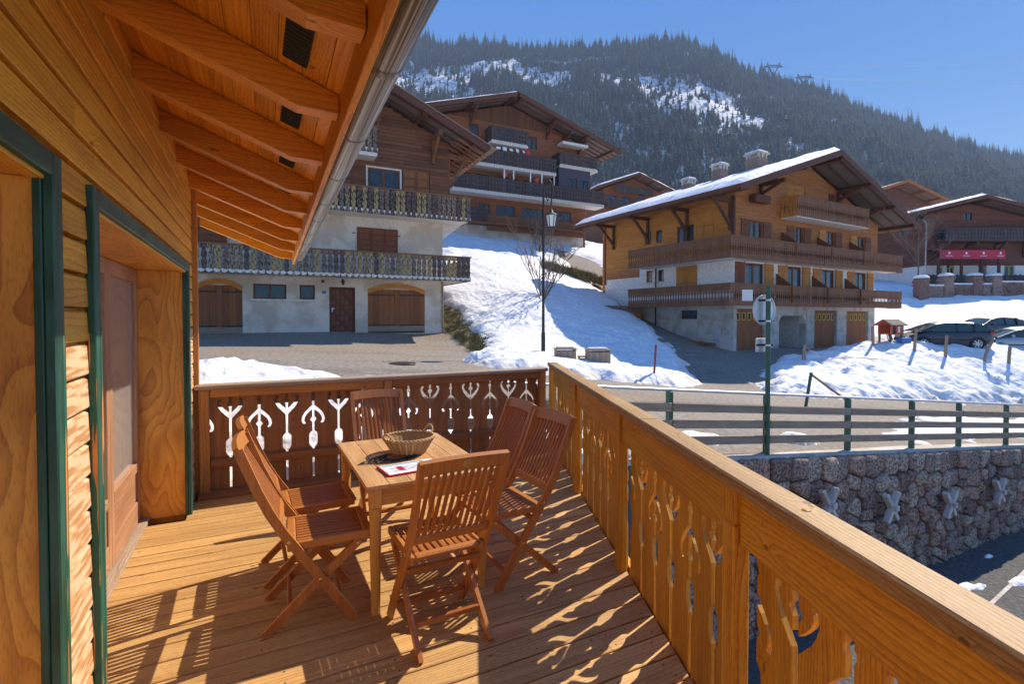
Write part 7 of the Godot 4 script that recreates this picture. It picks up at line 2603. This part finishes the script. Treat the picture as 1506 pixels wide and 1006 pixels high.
func cars() -> void:
	var spots := [[1384, 27.2, 3.95, -0.30, "black hatchback parked behind the snow bank next to the red playhouse"], [1452, 33.5, 4.2, 0.15, "dark car half hidden behind the black hatchback"], [1500, 27.5, 4.3, -0.30, "silver hatchback parked at the right edge behind the snow bank"]]
	for k in 3:
		var a: Array = spots[k]
		var p := P((a[0] - 753.0) / 750.0 * a[1], 0, a[1])
		p.y = ground_y(p.x, p.z) + 0.02
		make_car(a[4], p, PI - YAW + a[3], M.car_silver if k == 2 else M.car_dark, a[2], 1.0 if k == 0 else 0.3)

# ---------------------------------------------------------------- pylons on the ridge with their lines
func pylons() -> void:
	var tops := []
	for a in [[1133, 935.0, 40.0, "lattice power pylon on the ridge, the left and taller of two"], [1178, 945.0, 34.0, "lattice power pylon on the ridge, the right and lower of two"]]:
		var b: float = (a[0] - 753.0) / 750.0
		var d: float = a[1]
		var base := P(b * d, hill_y(b, d), d)
		var h: float = a[2]
		var t := thing("power_pylon", a[3], "pylon", base, -YAW)
		var w := 1.15
		var m := MB.new()
		for s in [-1.0, 1.0]:
			for z in [-1.0, 1.0]:
				m.bar(Vector3(s * 1.0, h * 0.45, z * 1.0), Vector3(s * 3.5, -2, z * 3.5), w, w)
				m.bar(Vector3(s * 1.0, h * 0.45, z), Vector3(s * 8.5, h * 0.80, z), w, w)
			for k in 5:
				var f0 := k / 5.0
				var f1 := (k + 1) / 5.0
				m.bar(Vector3(s * lerpf(3.5, 1, f0), h * 0.45 * f0, 1), Vector3(-s * lerpf(3.5, 1, f1), h * 0.45 * f1, 1), w * 0.7, w * 0.7)
			m.bar(Vector3(s * 8.5, h * 0.80, 0), Vector3(s * 11.0, h, 0), w, w)
			m.bar(Vector3(s * 11.0, h, 0), Vector3(s * 13.0, h * 0.82, 0), w * 0.7, w * 0.7)
		part("tower", m.mesh(M.iron), t)
		var c := MB.new()
		c.bar(Vector3(-17, h * 0.80, 0), Vector3(17, h * 0.80, 0), w, w); c.bar(Vector3(-17, h * 0.80, 0), Vector3(-6, h * 0.88, 0), w, w); c.bar(Vector3(17, h * 0.80, 0), Vector3(6, h * 0.88, 0), w, w); c.bar(Vector3(-6, h * 0.88, 0), Vector3(6, h * 0.88, 0), w, w)
		for k in 10: c.bar(Vector3(-13 + k * 2.9, h * 0.80, 0), Vector3(-11.5 + k * 2.9, h * 0.86, 0), w * 0.7, w * 0.7)
		part("crossarm", c.mesh(M.iron), t)
		tops.append(base + Vector3(0, h * 0.80, 0))
	var ends := [[tops[0], 100.0, 1, "upper power line running right from the pylons across the sky"], [tops[1], 105.0, 2, "lower power line running right from the pylons across the sky"]]
	for e in ends:
		for k in 2:
			var m := MB.new()
			var a: Vector3 = e[0] + Vector3(5.0 * k, 0, 0)
			var far := P(1500.0, 515.0 - 18.0 * k if e[2] == 1 else 445.0 - 12.0 * k, 900.0)
			var pts := []
			for q in 21:
				var f := q / 20.0
				pts.append(a.lerp(far, f) - Vector3(0, 60.0 * f * (1.0 - f), 0))
			m.tube(pts, [0.10], 4, false)
			single("power_line", m.mesh(M.darkpanel), e[3] + (", nearer strand" if k == 0 else ", farther strand"), "power line", "power lines")
